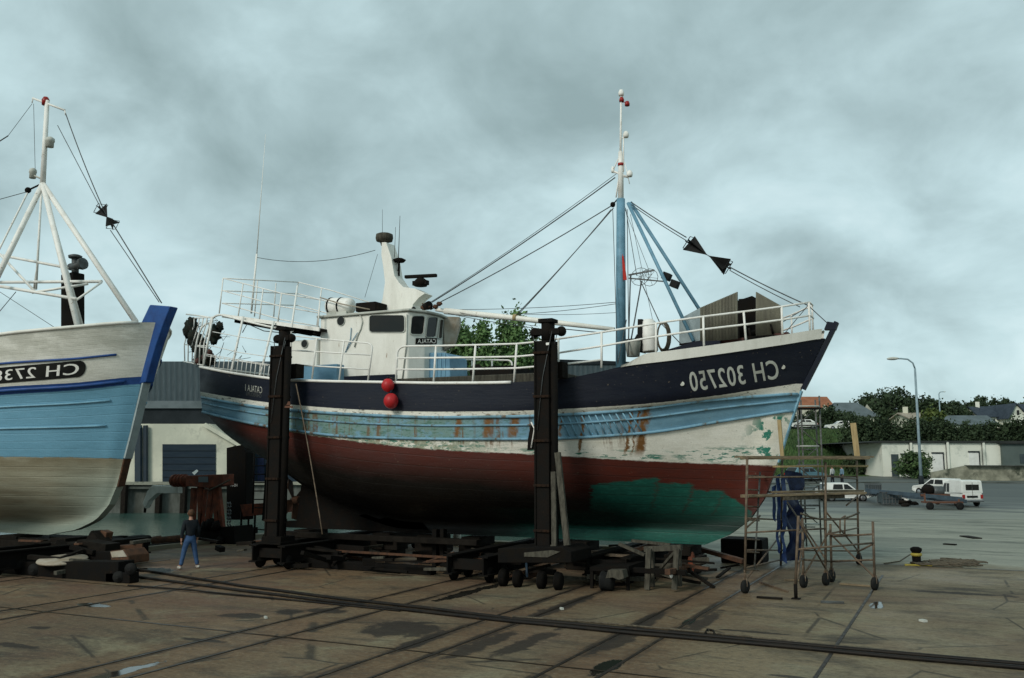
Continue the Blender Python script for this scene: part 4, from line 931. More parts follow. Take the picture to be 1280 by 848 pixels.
# tripod mast
ap = at(53.5, 230, C2)
m = MB(); m.tube([ap, at(59, 126, C2)], [.085, .07], 10); TM = m.build('mast', 'rail_white', B2)
m = MB(); m.tube([at(41, 123, C2), at(81, 138, C2)], .035, 7); m.tube([at(41, 123, C2), at(40, 129, C2)], .02, 5); m.tube([at(81, 138, C2), at(82, 144, C2)], .02, 5); m.build('crosstree', 'rail_white', B2)
for (x, y, yy) in ((170, 403, 19.6), (-22, 385, 17.6), (97, 408, 18.3), (103, 409, 20.0)):
    m = MB(); m.tube([ap, at(x, y, yy)], .085 if yy != 20.0 else .05, 9); m.build('mast_leg', 'rail_white', B2)
m = MB(); m.tube([at(52, 236, 19.8), at(45, 362, 19.8)], .04, 6); m.tube([at(47, 330, 19.8), at(42, 362, 19.8)], .03, 6); m.build('ladder_pole', 'rail_white', B2)
m = MB()
for a, b, r_ in (((-5, 318, 19.2), (84, 335, 18.9), .045), ((0, 353, 19.2), (127, 352, 19.2), .05), ((127, 353, 19.2), (96, 375, 18.4), .035), ((96, 374, 18.4), (0, 358, 18.4), .05), ((40, 366, 18.4), (110, 355, 19.2), .04), ((0, 318, 18.6), (45, 366, 18.4), .04), ((0, 343, 19), (-10, 350, 19), .04)):
    m.tube([at(*a), at(*b)], r_, 7)
m.build('mast_platform', 'rail_white', B2)
for x, y in ((57, 127), ):
    m = MB(); m.lathe(at(x, y, C2), [(.11, -.12), (.12, .05), (.07, .14)], 10); m.build('red_mast_light', 'lamp_red', B2)
m = MB()
for x, y, s_ in ((62.5, 178, .12), (41, 217, .10)): m.lathe(at(x, y, C2), [(s_, -.16), (s_, .0), (s_*1.2, .02), (s_*1.1, .12), (s_*.5, .17)], 10); m.tube([at(x, y+2, C2), at(55, y+8, C2)], .03, 5)
m.build('mast_light', 'dull_white', B2)
m = MB(); m.sphere(at(35, 238, 19), .1, 8, 6); m.tube([at(35, 238, 19), at(50, 231, 19)], .03, 5); m.build('mast_block', 'dark_steel', B2)
EX = MB(); a, b = at(91, 415, 20.4), at(91, 343, 20.4); EX.beam(a, b, .58, .45, up=(0, 1, 0)); ex = EX.build('exhaust_stack', 'dark_steel', B2, bevel=.03)
m = MB(); m.tube([at(94, 345, 20.4), at(94, 322, 20.4)], .11, 10); m.lathe(at(94, 322, 20.4), [(.20, -.03), (.22, .05), (.12, .09)], 12); m.tube([at(88, 334, 20.4), at(101, 332, 20.3)], .12, 10); m.lathe(at(103, 330, 20.3), [(.19, -.06), (.19, .06)], 12, (1, 0, .1)); m.build('exhaust_pipe', 'steel_grey', ex)
for a, b, r_, s_ in (((82, 142, 19), (134, 272, 19), .016, .1), ((72, 157, 19), (128, 264, 19), .012, 0), ((141, 280, 19), (202, 379, 19), .018, 0), ((138, 288, 19), (199, 378, 19), .013, 0),
                 ((-12, 184, 19), (10, 170, 19), .02, 0), ((10, 170, 19), (40, 130, 19), .007, 0), ((-10, 252, 19), (34, 240, 19), .012, 0), ((42, 130, 19), (44, 215, 19), .006, 0), ((-5, 362, 18.5), (72, 412, 18.5), .009, 0), ((20, 365, 18.5), (-5, 395, 18.5), .012, 0), ((35, 240, 19), (-10, 330, 18), .03, 0)):
    m = MB(); m.tube(sag(at(*a), at(*b), s_, 8), max(r_, .008), 5); m.build('rigging_wire', 'wire' if r_ < .03 else 'rail_white', B2)
g = 'black day shapes on the left boat stay'
dayshape(at(126, 261, 19), at(134, 272, 19), 'upper black cone of the small pair on the stay of the pale blue boat', g, .23)
dayshape(at(141, 281, 19), at(133, 271, 19), 'lower black cone of the small pair on the stay of the pale blue boat', g, .22)
# ------------------------------------------------------------------ ground, quay, water
G0 = .33
def G(px, py, z=G0): return gz(px, py, z)
V = Vector
def flat(mb, pts, z): mb._add([V((p[0], p[1], z)) for p in pts], [tuple(range(len(pts)))]); return mb
t = NT('apron'); sp_ = t.new('ShaderNodeSeparateXYZ'); t.l.new(t.coord('Pos'), sp_.inputs[0]); X_, Y_ = sp_.outputs[0], sp_.outputs[1]
big = t.noise(t.coord('Pos', (1, 1, 1)), .16, 5, .6); mid = t.noise(t.coord('Pos'), .7, 6, .62, .3); lon = t.noise(t.coord('Pos', (.35, 1.2, 1)), 1.1, 7, .7, .4); fin = t.noise(t.coord('Pos'), 9, 5, .7)
side = t.step(X_, -16, 2)
base = t.mix(side, (.205, .124, .064), (.225, .182, .108))
base = t.mix(t.step(big, .40, .62), base, t.mix(side, (.118, .080, .046), (.160, .132, .082)))
base = t.mix(t.step(lon, .50, .64, 0.0, .8), base, (.060, .050, .034))
base = t.mix(t.step(mid, .53, .66, 0.0, .9), base, (.215, .185, .112))
pat = t.noise(t.coord('Pos', (.6, 1.5, 1), (0, 0, .2)), .55, 7, .7, .6)
base = t.mix(t.step(pat, .55, .66, 0.0, .8), base, (.040, .033, .024))
base = t.mix(t.step(t.noise(t.coord('Pos', (1, 1, 1), (0, 0, 0), (7, 3, 0)), .35, 5, .6), .50, .62, 0.0, t.math('SUBTRACT', .65, t.math('MULTIPLY', side, .40))), base, (.125, .062, .038))
for xr in (-11.65, -10.65, -8.3, -7.6, -5.55, -4.75, -17.4, -16.6, -21.4):
    d = t.math('ABSOLUTE', t.math('SUBTRACT', X_, xr+.12)); k = mul(t, t.step(d, .06, .42, 1.0, 0.0), t.step(lon, .46, .60), .9)
    base = t.mix(t.math('MULTIPLY', k, .55), base, (.034, .022, .013))
    k = mul(t, t.step(d, .10, .9, .75, 0.0), t.step(fin, .35, .6)); base = t.mix(k, base, (.135, .072, .032))
base = t.mix(t.step(fin, .55, .72, 0.0, .5), base, (.045, .038, .027)); base = t.mix(t.step(fin, .25, .38, .45, 0.0), base, (.20, .18, .125))
g2 = t.noise(t.coord('Pos', (.6, 1, 1)), 17, 6, .8); base = t.mix(t.step(g2, .50, .66, 0.0, .65), base, (.045, .038, .026)); base = t.mix(t.step(g2, .34, .44, .45, 0.0), base, (.27, .24, .165))
crk = t.new('ShaderNodeTexVoronoi', feature='DISTANCE_TO_EDGE'); t.l.new(t.coord('Pos', (1, .8, 1)), crk.inputs['Vector']); crk.inputs['Scale'].default_value = .35
base = t.mix(mul(t, t.step(crk.outputs['Distance'], .004, .012, .8, 0.0), t.step(mid, .46, .52)), base, (.03, .024, .016))
spk = t.noise(t.coord('Pos'), 34, 3, .7); base = t.mix(t.step(spk, .68, .74, 0.0, .6), base, (.25, .23, .18)); hs = t.noise(t.coord('Pos', (.5, 2.6, 1)), 3.0, 6, .75); base = t.mix(t.step(hs, .54, .68, 0.0, .6), base, (.055, .045, .030)); base = t.mix(t.step(hs, .30, .42, .5, 0.0), base, (.23, .20, .13))
for xr, wd in ((-11.65, .05), (-10.65, .06), (-8.3, .06), (-7.6, .05), (-5.55, .06), (-4.75, .05), (-17.4, .03), (-16.6, .03)):
    for o_ in (-.07, .08):
        d = t.math('ABSOLUTE', t.math('SUBTRACT', X_, xr+o_)); base = t.mix(mul(t, t.step(d, wd*.5, wd*1.4, 1.0, 0.0), t.step(mid, .40, .56), .85), base, (.020, .014, .009))
def spot(px, py, a_, b_, amp=1.1):
    c_ = gz(px, py, .33); dx = t.math('DIVIDE', t.math('SUBTRACT', X_, c_.x), a_); dy = t.math('DIVIDE', t.math('SUBTRACT', Y_, c_.y), b_)
    r_ = t.math('SQRT', t.math('ADD', t.math('MULTIPLY', dx, dx), t.math('MULTIPLY', dy, dy))); return t.math('ADD', r_, t.math('MULTIPLY', t.math('SUBTRACT', wob_, .5), 2*amp))
wob_ = t.noise(t.coord('Pos', (1, .7, 1)), 2.6, 6, .68, .3)
def union(lst):
    r_ = None
    for q in lst: k_ = spot(*q); r_ = k_ if r_ is None else t.math('MINIMUM', r_, k_)
    return r_
oil_ = union([(500, 786, .75, .8), (703, 758, .24, 2.0), (808, 778, .22, 1.2), (770, 803, .22, 1.2), (600, 806, .22, 1.3), (535, 799, .2, 1.2), (878, 779, .18, 1.6), (18, 807, .6, .14), (360, 765, .4, .3), (305, 770, .5, .3), (985, 846, .3, .08), (646, 811, .25, .1), (48, 785, .25, .14), (660, 803, .2, 1.4), (410, 764, .5, .3), (250, 800, .5, .12), (1200, 742, 1.2, .2), (940, 790, .7, .1)])
base = t.mix(t.step(oil_, .75, 1.05, .85, 0.0), base, (.018, .013, .009))
pud = t.step(union([(585, 741, .20, 2.1), (150, 841, .15, .9), (190, 713, 1.0, .5), (1096, 757, .16, .7), (600, 711, .9, .25), (862, 777, .10, .5), (758, 834, .2, .7), (120, 757, .6, .2), (655, 722, .3, .8)]), .80, .92, 1.0, 0.0)
base = t.mix(pud, base, (.022, .020, .016))
t.bump(t.math('MULTIPLY', t.math('ADD', fin, t.math('MULTIPLY', mid, 2.0)), t.math('SUBTRACT', 1.0, pud)), .35, .03)
wet = t.step(big, .36, .56, .48, .85)
rg_ = t.math('ADD', wet, t.math('MULTIPLY', t.math('SUBTRACT', fin, .5), .3))
rgm = t.new('ShaderNodeMix', data_type='FLOAT'); t.put(rgm.inputs[0], pud); t.put(rgm.inputs[2], rg_); rgm.inputs[3].default_value = .06
M['apron'] = t.done(base, rgm.outputs[0])
t = NT('pale_concrete'); mid = t.noise(t.coord('Pos', (.35, 1, 1), (0, 0, .35)), .5, 6, .65, .5); fin = t.noise(t.coord('Pos'), 6, 5, .7); pat = t.noise(t.coord('Pos', (.25, 1, 1), (0, 0, .15)), 1.3, 5, .7, .3)
c = t.mix(t.step(mid, .38, .64), (.285, .285, .225), (.19, .195, .155)); c = t.mix(t.step(pat, .54, .60, 0.0, .8), c, (.105, .112, .085)); c = t.mix(t.step(t.noise(t.coord('Pos', (.15, 1, 1), (0, 0, .3)), 1.1, 6, .7), .56, .62, 0.0, .7), c, (.36, .36, .28)); sq = t.new('ShaderNodeSeparateXYZ'); t.l.new(t.coord('Pos'), sq.inputs[0]); ye = t.math('ADD', sq.outputs[1], t.math('MULTIPLY', t.math('SUBTRACT', t.noise(t.coord('Pos'), .45, 6, .7), .5), 7.0)); c = t.mix(t.step(ye, 29.6, 31.2, .9, 0.0), c, t.mix(mid, (.21, .18, .115), (.13, .115, .075))); c = t.mix(t.step(fin, .5, .75, 0.0, .5), c, (.10, .10, .08))
t.bump(fin, .3, .03); M['pale_concrete'] = t.done(c, .7)
t = NT('asphalt'); mid = t.noise(t.coord('Pos', (.3, 1, 1), (0, 0, .3)), .22, 6, .65, .5); fin = t.noise(t.coord('Pos'), 5, 5, .7)
c = t.mix(t.step(mid, .40, .60), (.085, .095, .088), (.175, .19, .165)); c = t.mix(t.step(t.noise(t.coord('Pos', (.15, 1, 1), (0, 0, .42)), .5, 5, .7), .55, .64, 0.0, .7), c, (.05, .055, .05)); c = t.mix(t.step(fin, .5, .8, 0.0, .5), c, (.06, .065, .06))
sp_ = t.new('ShaderNodeSeparateXYZ'); t.l.new(t.coord('Pos'), sp_.inputs[0]); dd = t.math('ADD', t.math('MULTIPLY', sp_.outputs[0], -sn), t.math('MULTIPLY', sp_.outputs[1], cs))
ed = t.math('ADD', dd, t.math('MULTIPLY', t.math('SUBTRACT', t.noise(t.coord('Pos', (1, 1, 1)), .09, 6, .6), .5), 34.0))
pc = t.mix(t.step(mid, .38, .64), (.25, .255, .20), (.165, .17, .138)); c = t.mix(t.step(ed, 50, 54, 1.0, 0.0), c, pc)
c = t.mix(mul(t, t.step(dd, 61, 64), t.step(dd, 80, 84, 1.0, 0.0), .75), c, (.062, .072, .066))
c = t.mix(mul(t, t.step(t.noise(t.coord('Pos', (.12, 1, 1), (0, 0, .5)), .9, 6, .7), .56, .60), .75), c, (.05, .055, .05)); M['asphalt'] = t.done(c, .6)
t = NT('grass_ground'); n_ = t.noise(t.coord('Pos'), .35, 6, .7); f_ = t.noise(t.coord('Pos', (1, 1, 2)), 2.5, 5, .7)
c = t.mix(t.step(n_, .38, .62), (.065, .13, .032), (.032, .068, .02)); c = t.mix(t.step(f_, .55, .75, 0.0, .7), c, (.075, .115, .035)); t.bump(f_, .8, .3); M['grass_ground'] = t.done(c, .9)
t = NT('puddle'); M['puddle'] = t.done((.012, .013, .011), .06); t.b.inputs['Specular IOR Level'].default_value = .7
pm('oil', (.022, .016, .010), (.040, .028, .017), 3, rough=.35)
XQ, YQ = -24.7, 29.8
m = MB(); flat(m, [(-400, -100), (400, -100), (400, 21.5), (-400, 21.5)], G0); flat(m, [(XQ, 21.5), (400, 21.5), (400, YQ), (XQ, YQ)], G0)
flat(m, [(-9, YQ), (400, YQ), (400, 45), (-12.6, 45)], G0)
a, b = PD(9, 107.5), PD(520, 107.5); flat(m, [(-12.6, 45), (400, 45), (b.x, b.y), (a.x, a.y)], G0)
struct('ground', m, 'apron')
m = MB(); q = [PD(-3000, 107.5), PD(3000, 107.5), PD(3000, 4000), PD(-3000, 4000)]; flat(m, [(p.x, p.y) for p in q], G0); struct('far_quay', m, 'asphalt')
m = MB(); flat(m, [(-9, 29.1), (200, 29.1), (200, 62), (-12.9, 62)], G0+.004); struct('concrete_pad', m, 'pale_concrete')
m = MB(); flat(m, [(-9, 29.0), (120, 29.0), (120, 29.1), (-9, 29.1)], G0+.006)
for y_, x0, x1 in ((33.2, -8, 60), (38, -8, 60)): flat(m, [(x0, y_), (x1, y_+.8), (x1, y_+.86), (x0, y_+.05)], G0+.008)
struct('slab_joint', m, 'oil')
m = MB(); flat(m, [(-500, 10), (60, 10), (60, 260), (-500, 260)], -3.0); struct('water', m, 'water')
m = MB()
bd = [(-400, 21.5), (XQ, 21.5), (XQ, YQ), (-9, YQ), (-12.6, 45), (PD(9, 107.5).x, PD(9, 107.5).y), (PD(-400, 107.5).x, PD(-400, 107.5).y)]
for p, q in zip(bd[:-1], bd[1:]):
    m.quad(V((*p, -4)), V((*q, -4)), V((*q, G0-.002)), V((*p, G0-.002)))
struct('quay_wall', m, 'quay_concrete')
m = MB(); m.box(XQ-.02, XQ+.45, 22.5, YQ+.02, G0, G0+.13); m.box(XQ+.46, -9, YQ-.45, YQ+.02, G0, G0+.13); struct('quay_kerb', m, 'pale_concrete')
m = MB(); a, b = PD(-400, 107.3), PD(9, 107.3); m.beam(V((a.x, a.y, G0+.05)), V((b.x, b.y, G0+.05)), .5, .35); struct('far_quay_kerb', m, 'pale_concrete')
# rails set in the slab, joints
for x, y0, y1 in ((-11.65, -2, 29), (-10.65, 8, 29), (-8.3, -2, 29), (-7.6, 4, 29), (-5.55, -2, 29), (-4.75, 2, 29), (-2.0, 12.4, 26.4), (-16.6, -2, 29), (-17.5, -2, 29), (-21.6, 6, 21)):
    m = MB(); m.box(x-.028, x+.028, y0, y1, G0-.05, G0+.010); o = m.build('crane_rail', 'rail_steel'); tag(o, 'flush steel rail set in the concrete slab in front of the boats, running towards the water', 'rail', 'steel rails in the slab')
    o['label'] = {-11.65: 'steel rail in the concrete passing the left side of the taller black prop', -10.65: 'steel rail in the concrete running to the foot of the taller black prop', -8.3: 'steel rail in the concrete beneath the hull, left of the wooden trestle', -7.6: 'steel rail in the concrete running to the wooden trestle', -5.55: 'steel rail in the concrete beneath the fresh green patch of the hull', -4.75: 'steel rail in the concrete running to the left wheel of the scaffold', -2.0: 'short bright steel rail beside the small puddle, right of the scaffold', -16.6: 'right rail of the pair leading to the left black prop', -17.5: 'left rail of the pair leading to the left black prop', -21.6: 'steel rail in the concrete leading to the person'}[x]
    if 'group' in o: del o['group']
    o['group'] = 'steel rails in the slab'
m = MB(); flat(m, [(-60, 12.87), (-2, 12.95), (-2, 13.0), (-60, 12.93)], G0+.008); flat(m, [(-40, 16.6), (-9.5, 16.15), (-9.5, 16.19), (-40, 16.65)], G0+.008)
flat(m, [(-60, 5.0), (20, 5.0), (20, 5.04), (-60, 5.04)], G0+.008); flat(m, [(2.2, -5), (2.23, -5), (2.23, 29), (2.2, 29)], G0+.008)
struct('apron_joint', m, 'oil')
# cables lying on the slab
def cable(pts, r, label, mat='cable_black', name='steel_cable'):
    P = [G(*p)+ZZ*r for p in pts]; Q = []
    for a, b in zip(P[:-1], P[1:]):
        n_ = max(2, int((b-a).length/.6)); Q += [a.lerp(b, i/n_)+V((0, .035*mnoise.noise(a.lerp(b, i/n_)*.9), 0)) for i in range(n_)]
    m = MB(); m.tube(Q+[P[-1]], r, 7); return tag(m.build(name, mat), label, 'cable', 'heavy cables on the slab')
cable([(168, 713), (300, 734), (430, 751), (540, 763), (640, 776), (800, 790), (960, 805), (1120, 819), (1400, 844)], .034, 'upper of the two long black cables crossing the slab in front of both boats')
cable([(165, 722), (300, 740), (430, 756), (540, 768), (640, 779), (800, 795), (960, 809), (1120, 824), (1400, 849)], .034, 'lower of the two long black cables crossing the slab in front of both boats')
cable([(640, 772), (740, 779), (840, 788), (930, 797), (1010, 806), (1150, 819), (1180, 824)], .018, 'thin rusty wire lying along the upper black cable', 'rope', 'wire_rope')
cable([(880, 796), (884, 789), (891, 790), (893, 795), (900, 798), (940, 800)], .02, 'small knot of wire lying on the black cables below the scaffold', 'dark_wood', 'wire_rope')
cable([(160, 733), (240, 739), (256, 741), (330, 748), (420, 757), (500, 765)], .02, 'thin black hose lying on the slab in front of the person', 'cable_black', 'hose')
# ------------------------------------------------------------------ carriages and props under the trawler
def wheel_pair(mb, c, r=.22, w=.14, ax=V((1, 0, 0))):
    mb.lathe(c-ax*(w/2), [(r*.35, -.03), (r, 0), (r*1.1, .02), (r*1.1, .04), (r, .05), (r, w), (r*.3, w+.03)], 18, ax)
def carriage(x, y0, y1, label):
    c = thing('slip_carriage', label, 'carriage', (x, (y0+y1)/2, G0), 'wheeled carriages under the boats')
    for dx in (-.5, .5):
        m = MB(); m.box(x+dx-.02, x+dx+.02, y0, y1, G0+.22, G0+.62); m.box(x+dx-.13, x+dx+.13, y0, y1, G0+.62, G0+.66); m.box(x+dx-.13, x+dx+.13, y0, y1, G0+.18, G0+.22)
        m.build('girder', 'black_iron', c)
    for k in range(6): yy = y0+.3+(y1-y0-.6)*k/5; m = MB(); m.box(x-.46, x+.46, yy-.08, yy+.08, G0+.30, G0+.55); m.build('cross_member', 'dark_steel', c)
    for yy in (y0+.35, y0+1.1, y1-1.1, y1-.35):
        for dx in (-.5, .5):
            m = MB(); wheel_pair(m, V((x+dx+(.0 if dx < 0 else 0), yy, G0+.21)), .19, .10); m.build('wheel', 'black_iron', c)
    return c
carriage(-17.3, 20.3, 28.3, 'dark wheeled carriage under the left black prop')
carriage(-11.1, 20.3, 28.3, 'dark wheeled carriage under the taller black prop')
carriage(-7.9, 21.6, 27.4, 'dark wheeled carriage beneath the fresh green underside')
pm('rusty_dark', (.016, .010, .007), (.03, .016, .009), 5, rough=.8, bump=.3)
def prop(x, y, zt, zs, label, wid=.5, side=-1, mark=None, tip_w=.62):
    c = thing('hull_prop', label, 'prop', (x, y, G0+.66), 'black props standing beside the trawler')
    m = MB(); m.box(x-wid/2, x+wid*.18, y-.2, y+.2, G0+.72, zs); m.box(x-wid/2-.02, x-wid/2+.03, y-.24, y+.24, G0+.72, zs); m.build('shaft', 'dark_steel', c, bevel=.015)
    m = MB(); m.tube([V((x+wid*.34, y-.06, G0+.72)), V((x+wid*.34, y-.06, zs-.03))], wid*.17, 14); m.build('screw_housing', 'black_iron', c)
    for k in range(5):
        zz = G0+1.3+(zs-G0-1.6)*k/4; m = MB(); m.box(x-wid/2-.035, x+wid*.18+.015, y-.255, y+.22, zz-.03, zz+.03)
        for q in (-.42, -.18, .06): m.lathe(V((x+wid*q, y-.255, zz)), [(.018, 0), (.018, .015)], 6, (0, -1, 0))
        m.build('flange', 'rusty_dark', c)
    m = MB(); m.tube([V((x, y, zs)), V((x, y, zt))], .17, 12); m.box(x-.19, x+.19, y-.19, y+.19, zt-.06, zt+.03); m.build('spindle', 'dark_steel', c)
    m = MB(); m.box(x-tip_w/2, x+tip_w/2, y-.14, y+.14, zt-.36, zt-.22); m.sphere(V((x-tip_w/2, y, zt-.29)), .13, 10, 8); m.sphere(V((x+tip_w/2, y, zt-.29)), .13, 10, 8); m.build('cross_arm', 'dark_steel', c)
    m = MB(); m.tube([V((x-tip_w/2+.04, y-.2, zt-.4)), V((x-tip_w/2+.09, y-.21, zs-.1))], .012, 5); m.tube([V((x+tip_w/2-.04, y-.2, zt-.4)), V((x+tip_w/2-.09, y-.21, zs-.1))], .012, 5); m.tube([V((x+.2, y-.22, zt-.3)), V((x-.05, y-.23, zs-.9)), V((x-.2, y-.24, zs-2.2))], .010, 5); m.build('control_line', 'wire', c)
    m = MB(); m.box(x-.42, x+.42, y-.4, y+.4, G0+.66, G0+.72); m.box(x-.34, x+.34, y-.3, y+.3, G0+.72, G0+.86); m.build('base_plate', 'black_iron', c)
    m = MB(); m.box(x-.30, x+.30, y+.2, y+.55, zs-.9, zs-.5); m.build('hull_pad', 'dark_wood', c)
    return c
a = at(356, 411, 20.9); b = at(356, 433, 20.9); P1_ = prop(a.x, 20.9, a.z, b.z, 'left black prop, between the buoys and the stern of the trawler', .58, tip_w=.5)
a = at(685, 401, 20.9); b = at(685, 427, 20.9); P2_ = prop(a.x, 20.9, a.z, b.z, 'right black prop, standing amidships against the trawler', .54, tip_w=.72)
m = MB(); q = at(684.5, 430, 20.68); m.box(q.x-.045, q.x+.045, 20.68, 20.70, q.z-.03, q.z+.03); m.build('marker_plate', 'rail_white', P2_)
m = MB(); q = at(361, 505, 20.62); m.prism([at(x, y, 20.60) for x, y in ((355.5, 510), (366, 510), (365.5, 507.5), (356, 507.5))], (0, .02, 0)); m.prism([at(x, y, 20.60) for x, y in ((358, 506.5), (363, 506.5), (362, 502), (360, 502))], (0, .02, 0)); m.build('painted_mark', 'trailer_orange', P1_)
for (x0, y0), (x1, y1), r_ in (((697, 566), (709, 682), .07), ((692, 590), (693, 683), .06), ((700, 684), (690, 683), .05)):
    m = MB(); m.beam(at(x0, y0, 20.75), at(x1, y1, 20.45), r_*2, r_*1.2); m.build('brace', 'grey_wood', P2_)
m = MB(); m.tube(sag(at(370, 480, 20.9), at(403, 668, 20.3), -.15, 10), .018, 5); m.build('hose', 'scaffold', P1_)
# far-side props seen under the counter
c = thing('hull_prop', 'black prop with small white lettering, behind the person and the orange machine', 'prop', at(295, 650, 27.6), 'black props standing beside the trawler')
m = MB(); m.prism([at(x, y, 27.6) for x, y in ((283, 560), (303, 556), (307, 566), (307, 650), (283, 650))], (0, .45, 0)); m.build('shaft', 'black_iron', c, bevel=.02)
m = MB(); m.prism([at(x, y, 27.59) for x, y in ((279, 660), (311, 660), (311, 668), (279, 668))], (0, .5, 0)); m.build('base_plate', 'dark_steel', c)
r, fs = text_mesh('HS-H', 1); m = MB(); q0, q1, q2_, q3 = [at(x, y, 27.585) for x, y in ((288.5, 605), (296.5, 605), (296.5, 608.6), (288.5, 608.6))]
m._add([q3.lerp(q2_, 1-A).lerp(q0.lerp(q1, 1-A), B) for A, B in r], fs); m.build('lettering', 'rail_white', c)
# red-brown working platform with ladder behind the left prop
c = thing('work_platform', 'low reddish steel platform on thin legs behind the left black prop', 'platform', at(322, 680, 27.2))
m = MB(); m.prism([at(x, y, 27.2) for x, y in ((300, 631), (350, 628), (350, 641), (304, 646))], (0, 1.2, 0)); m.build('platform_deck', 'orange_rust', c)
for x, yy in ((302, 27.25), (311, 28.3), (319, 27.25), (333, 28.3), (345, 27.25)):
    m = MB(); a = at(x, 640, yy); m.tube([a, V((a.x, yy, G0))], .04, 6); m.build('leg', 'dark_steel', c)
m = MB(); m.tube([at(304, 660, 27.2), at(345, 664, 27.2)], .025, 5); m.build('tie_bar', 'dark_steel', c)
c = thing('ladder', 'dark ladder leaning up to the stern behind the left black prop', 'ladder', at(326, 640, 27.0))
for x in (318, 335): m = MB(); m.tube([at(x, 566, 27.0), at(x-2, 642, 26.7)], .035, 6); m.build('ladder_rail', 'dark_steel', c)
for k in range(7): yy = 572+k*10.5; m = MB(); m.tube([at(318, yy, 26.9), at(334, yy, 26.9)], .022, 5); m.build('rung', 'dark_steel', c)
# keel blocks and cribbing
def crib(x, y, w, lab, n=3, z1=1.10):
    c = thing('keel_block', lab, 'timber block', (x, y, G0), 'timber blocks under the keels'); h = (z1-G0)/n
    for k in range(n):
        a = G0+k*h; rz = .06*random.uniform(-1, 1)
        m = MB(); X = V((math.cos(rz), math.sin(rz), 0)); Y = V((-math.sin(rz), math.cos(rz), 0))
        m.frame(V((x, y, a+h/2)), X, Y, ZZ, (w if k % 2 else w*.6), (w*.6 if k % 2 else w), h/2-.006); m.build('timber', 'dark_wood', c, bevel=.015)
for i, x in enumerate((-19.0, -16.0, -14.4, -12.9, -9.6, -6.7)): crib(x, C1, .5, ['timber block under the keel near the propeller', 'timber block under the keel just right of the left prop', 'timber block under the keel, left of the gap showing water', 'timber block under the keel beside the gap showing water', 'timber block under the keel behind the small trolley', 'timber block under the forefoot of the trawler'][i])
m = MB(); m.beam(at(372, 686, 22.3), at(612, 700, 21.6), .06); tag(m.build('scaffold_pole', 'rusty_iron'), 'long rusty pole lying low under the trawler between the two props', 'pole')
m = MB(); m.box(-19.2, -12.0, 22.6, 22.9, G0+.66, G0+.82); tag(m.build('timber_baulk', 'dark_wood', bevel=.02), 'long dark timber lying across the carriages under the trawler', 'timber')
m = MB(); m.box(-16.8, -12.6, 21.2, 21.5, G0+.0, G0+.22); tag(m.build('timber_baulk', 'black_iron', bevel=.02), 'long dark beam lying on the slab under the trawler between the props', 'beam')
m = MB(); m.box(-12.2, -7.0, 25.6, 25.9, G0+.0, G0+.25); tag(m.build('timber_baulk', 'dark_wood', bevel=.02), 'dark beam lying on the slab beyond the keel near the trestle', 'beam')
# carriage clutter beside the right prop
c = thing('bogie', 'dark iron bogie with timber top at the foot of the right black prop', 'bogie', G(655, 728))
y_ = 20.1
m = MB(); m.prism([at(x, y, y_) for x, y in ((622, 686), (702, 684), (714, 690), (714, 704), (622, 704))], (0, 1.3, 0)); m.build('frame', 'black_iron', c, bevel=.02)
m = MB(); m.prism([at(x, y, y_-.02) for x, y in ((655, 691), (690, 688), (700, 690), (684, 697), (655, 696))], (0, .3, 0)); m.build('plank', 'grey_wood', c)
for x in (634, 652, 682, 703): m = MB(); a = at(x, 724, y_+.15); wheel_pair(m, V((a.x-.1, a.y, G0+.2)), .2, .12); m.build('wheel', 'black_iron', c)
m = MB(); m.tube([at(658, 704, y_), at(659, 722, y_-.1)], .03, 6); m.build('pin', 'door_blue', c)
c = thing('trolley', 'small iron trolley with a pale mottled wheel guard under the green hull', 'trolley', G(765, 738))
m = MB(); m.prism([at(x, y, 20.8) for x, y in ((737, 709), (786, 708), (786, 714), (737, 714))], (0, 1.2, 0)); m.build('deck_plate', 'black_iron', c)
for x in (740, 785): m = MB(); m.beam(at(x, 712, 20.85), at(x, 738, 20.85), .07); m.build('leg', 'dark_steel', c)
m = MB(); a = at(766, 728, 20.6); wheel_pair(m, V((a.x-.14, a.y, G0+.22)), .21, .26); m.build('wheel', 'rubber', c)
m = MB(); m.prism([at(x, y, 20.4) for x, y in ((757, 723), (760, 713), (778, 713), (780, 723), (774, 725), (766, 722))], (0, .3, 0)); m.build('wheel_guard', 'grey_wood', c)
c = thing('trestle', 'grey wooden trestle under the green hull beside the small trolley', 'trestle', G(826, 735))
ya, yb = 21.1, 21.6
for x0, x1, yy in ((811, 809, ya), (814, 815, yb), (846, 843, ya), (848, 849, yb)): m = MB(); m.beam(at(x0, 686, yy), at(x1, 737 if yy == ya else 733, yy), .12, .09); m.build('leg', 'grey_wood', c)
m = MB(); m.beam(at(806, 686.5, 21.3), at(852, 684.5, 21.3), .16, .12); m.build('top_beam', 'grey_wood', c)
m = MB(); m.beam(at(812, 712, ya), at(846, 724, ya), .06); m.beam(at(844, 690, ya), at(822, 715, yb), .06); m.build('brace', 'grey_wood', c)
m = MB(); m.sphere(at(839, 719, 20.95), .05, 10, 8, (.8, .6, 1.4)); tag(m.build('white_bottle', 'rail_white'), 'white plastic bottle hanging on the trestle leg', 'bottle')
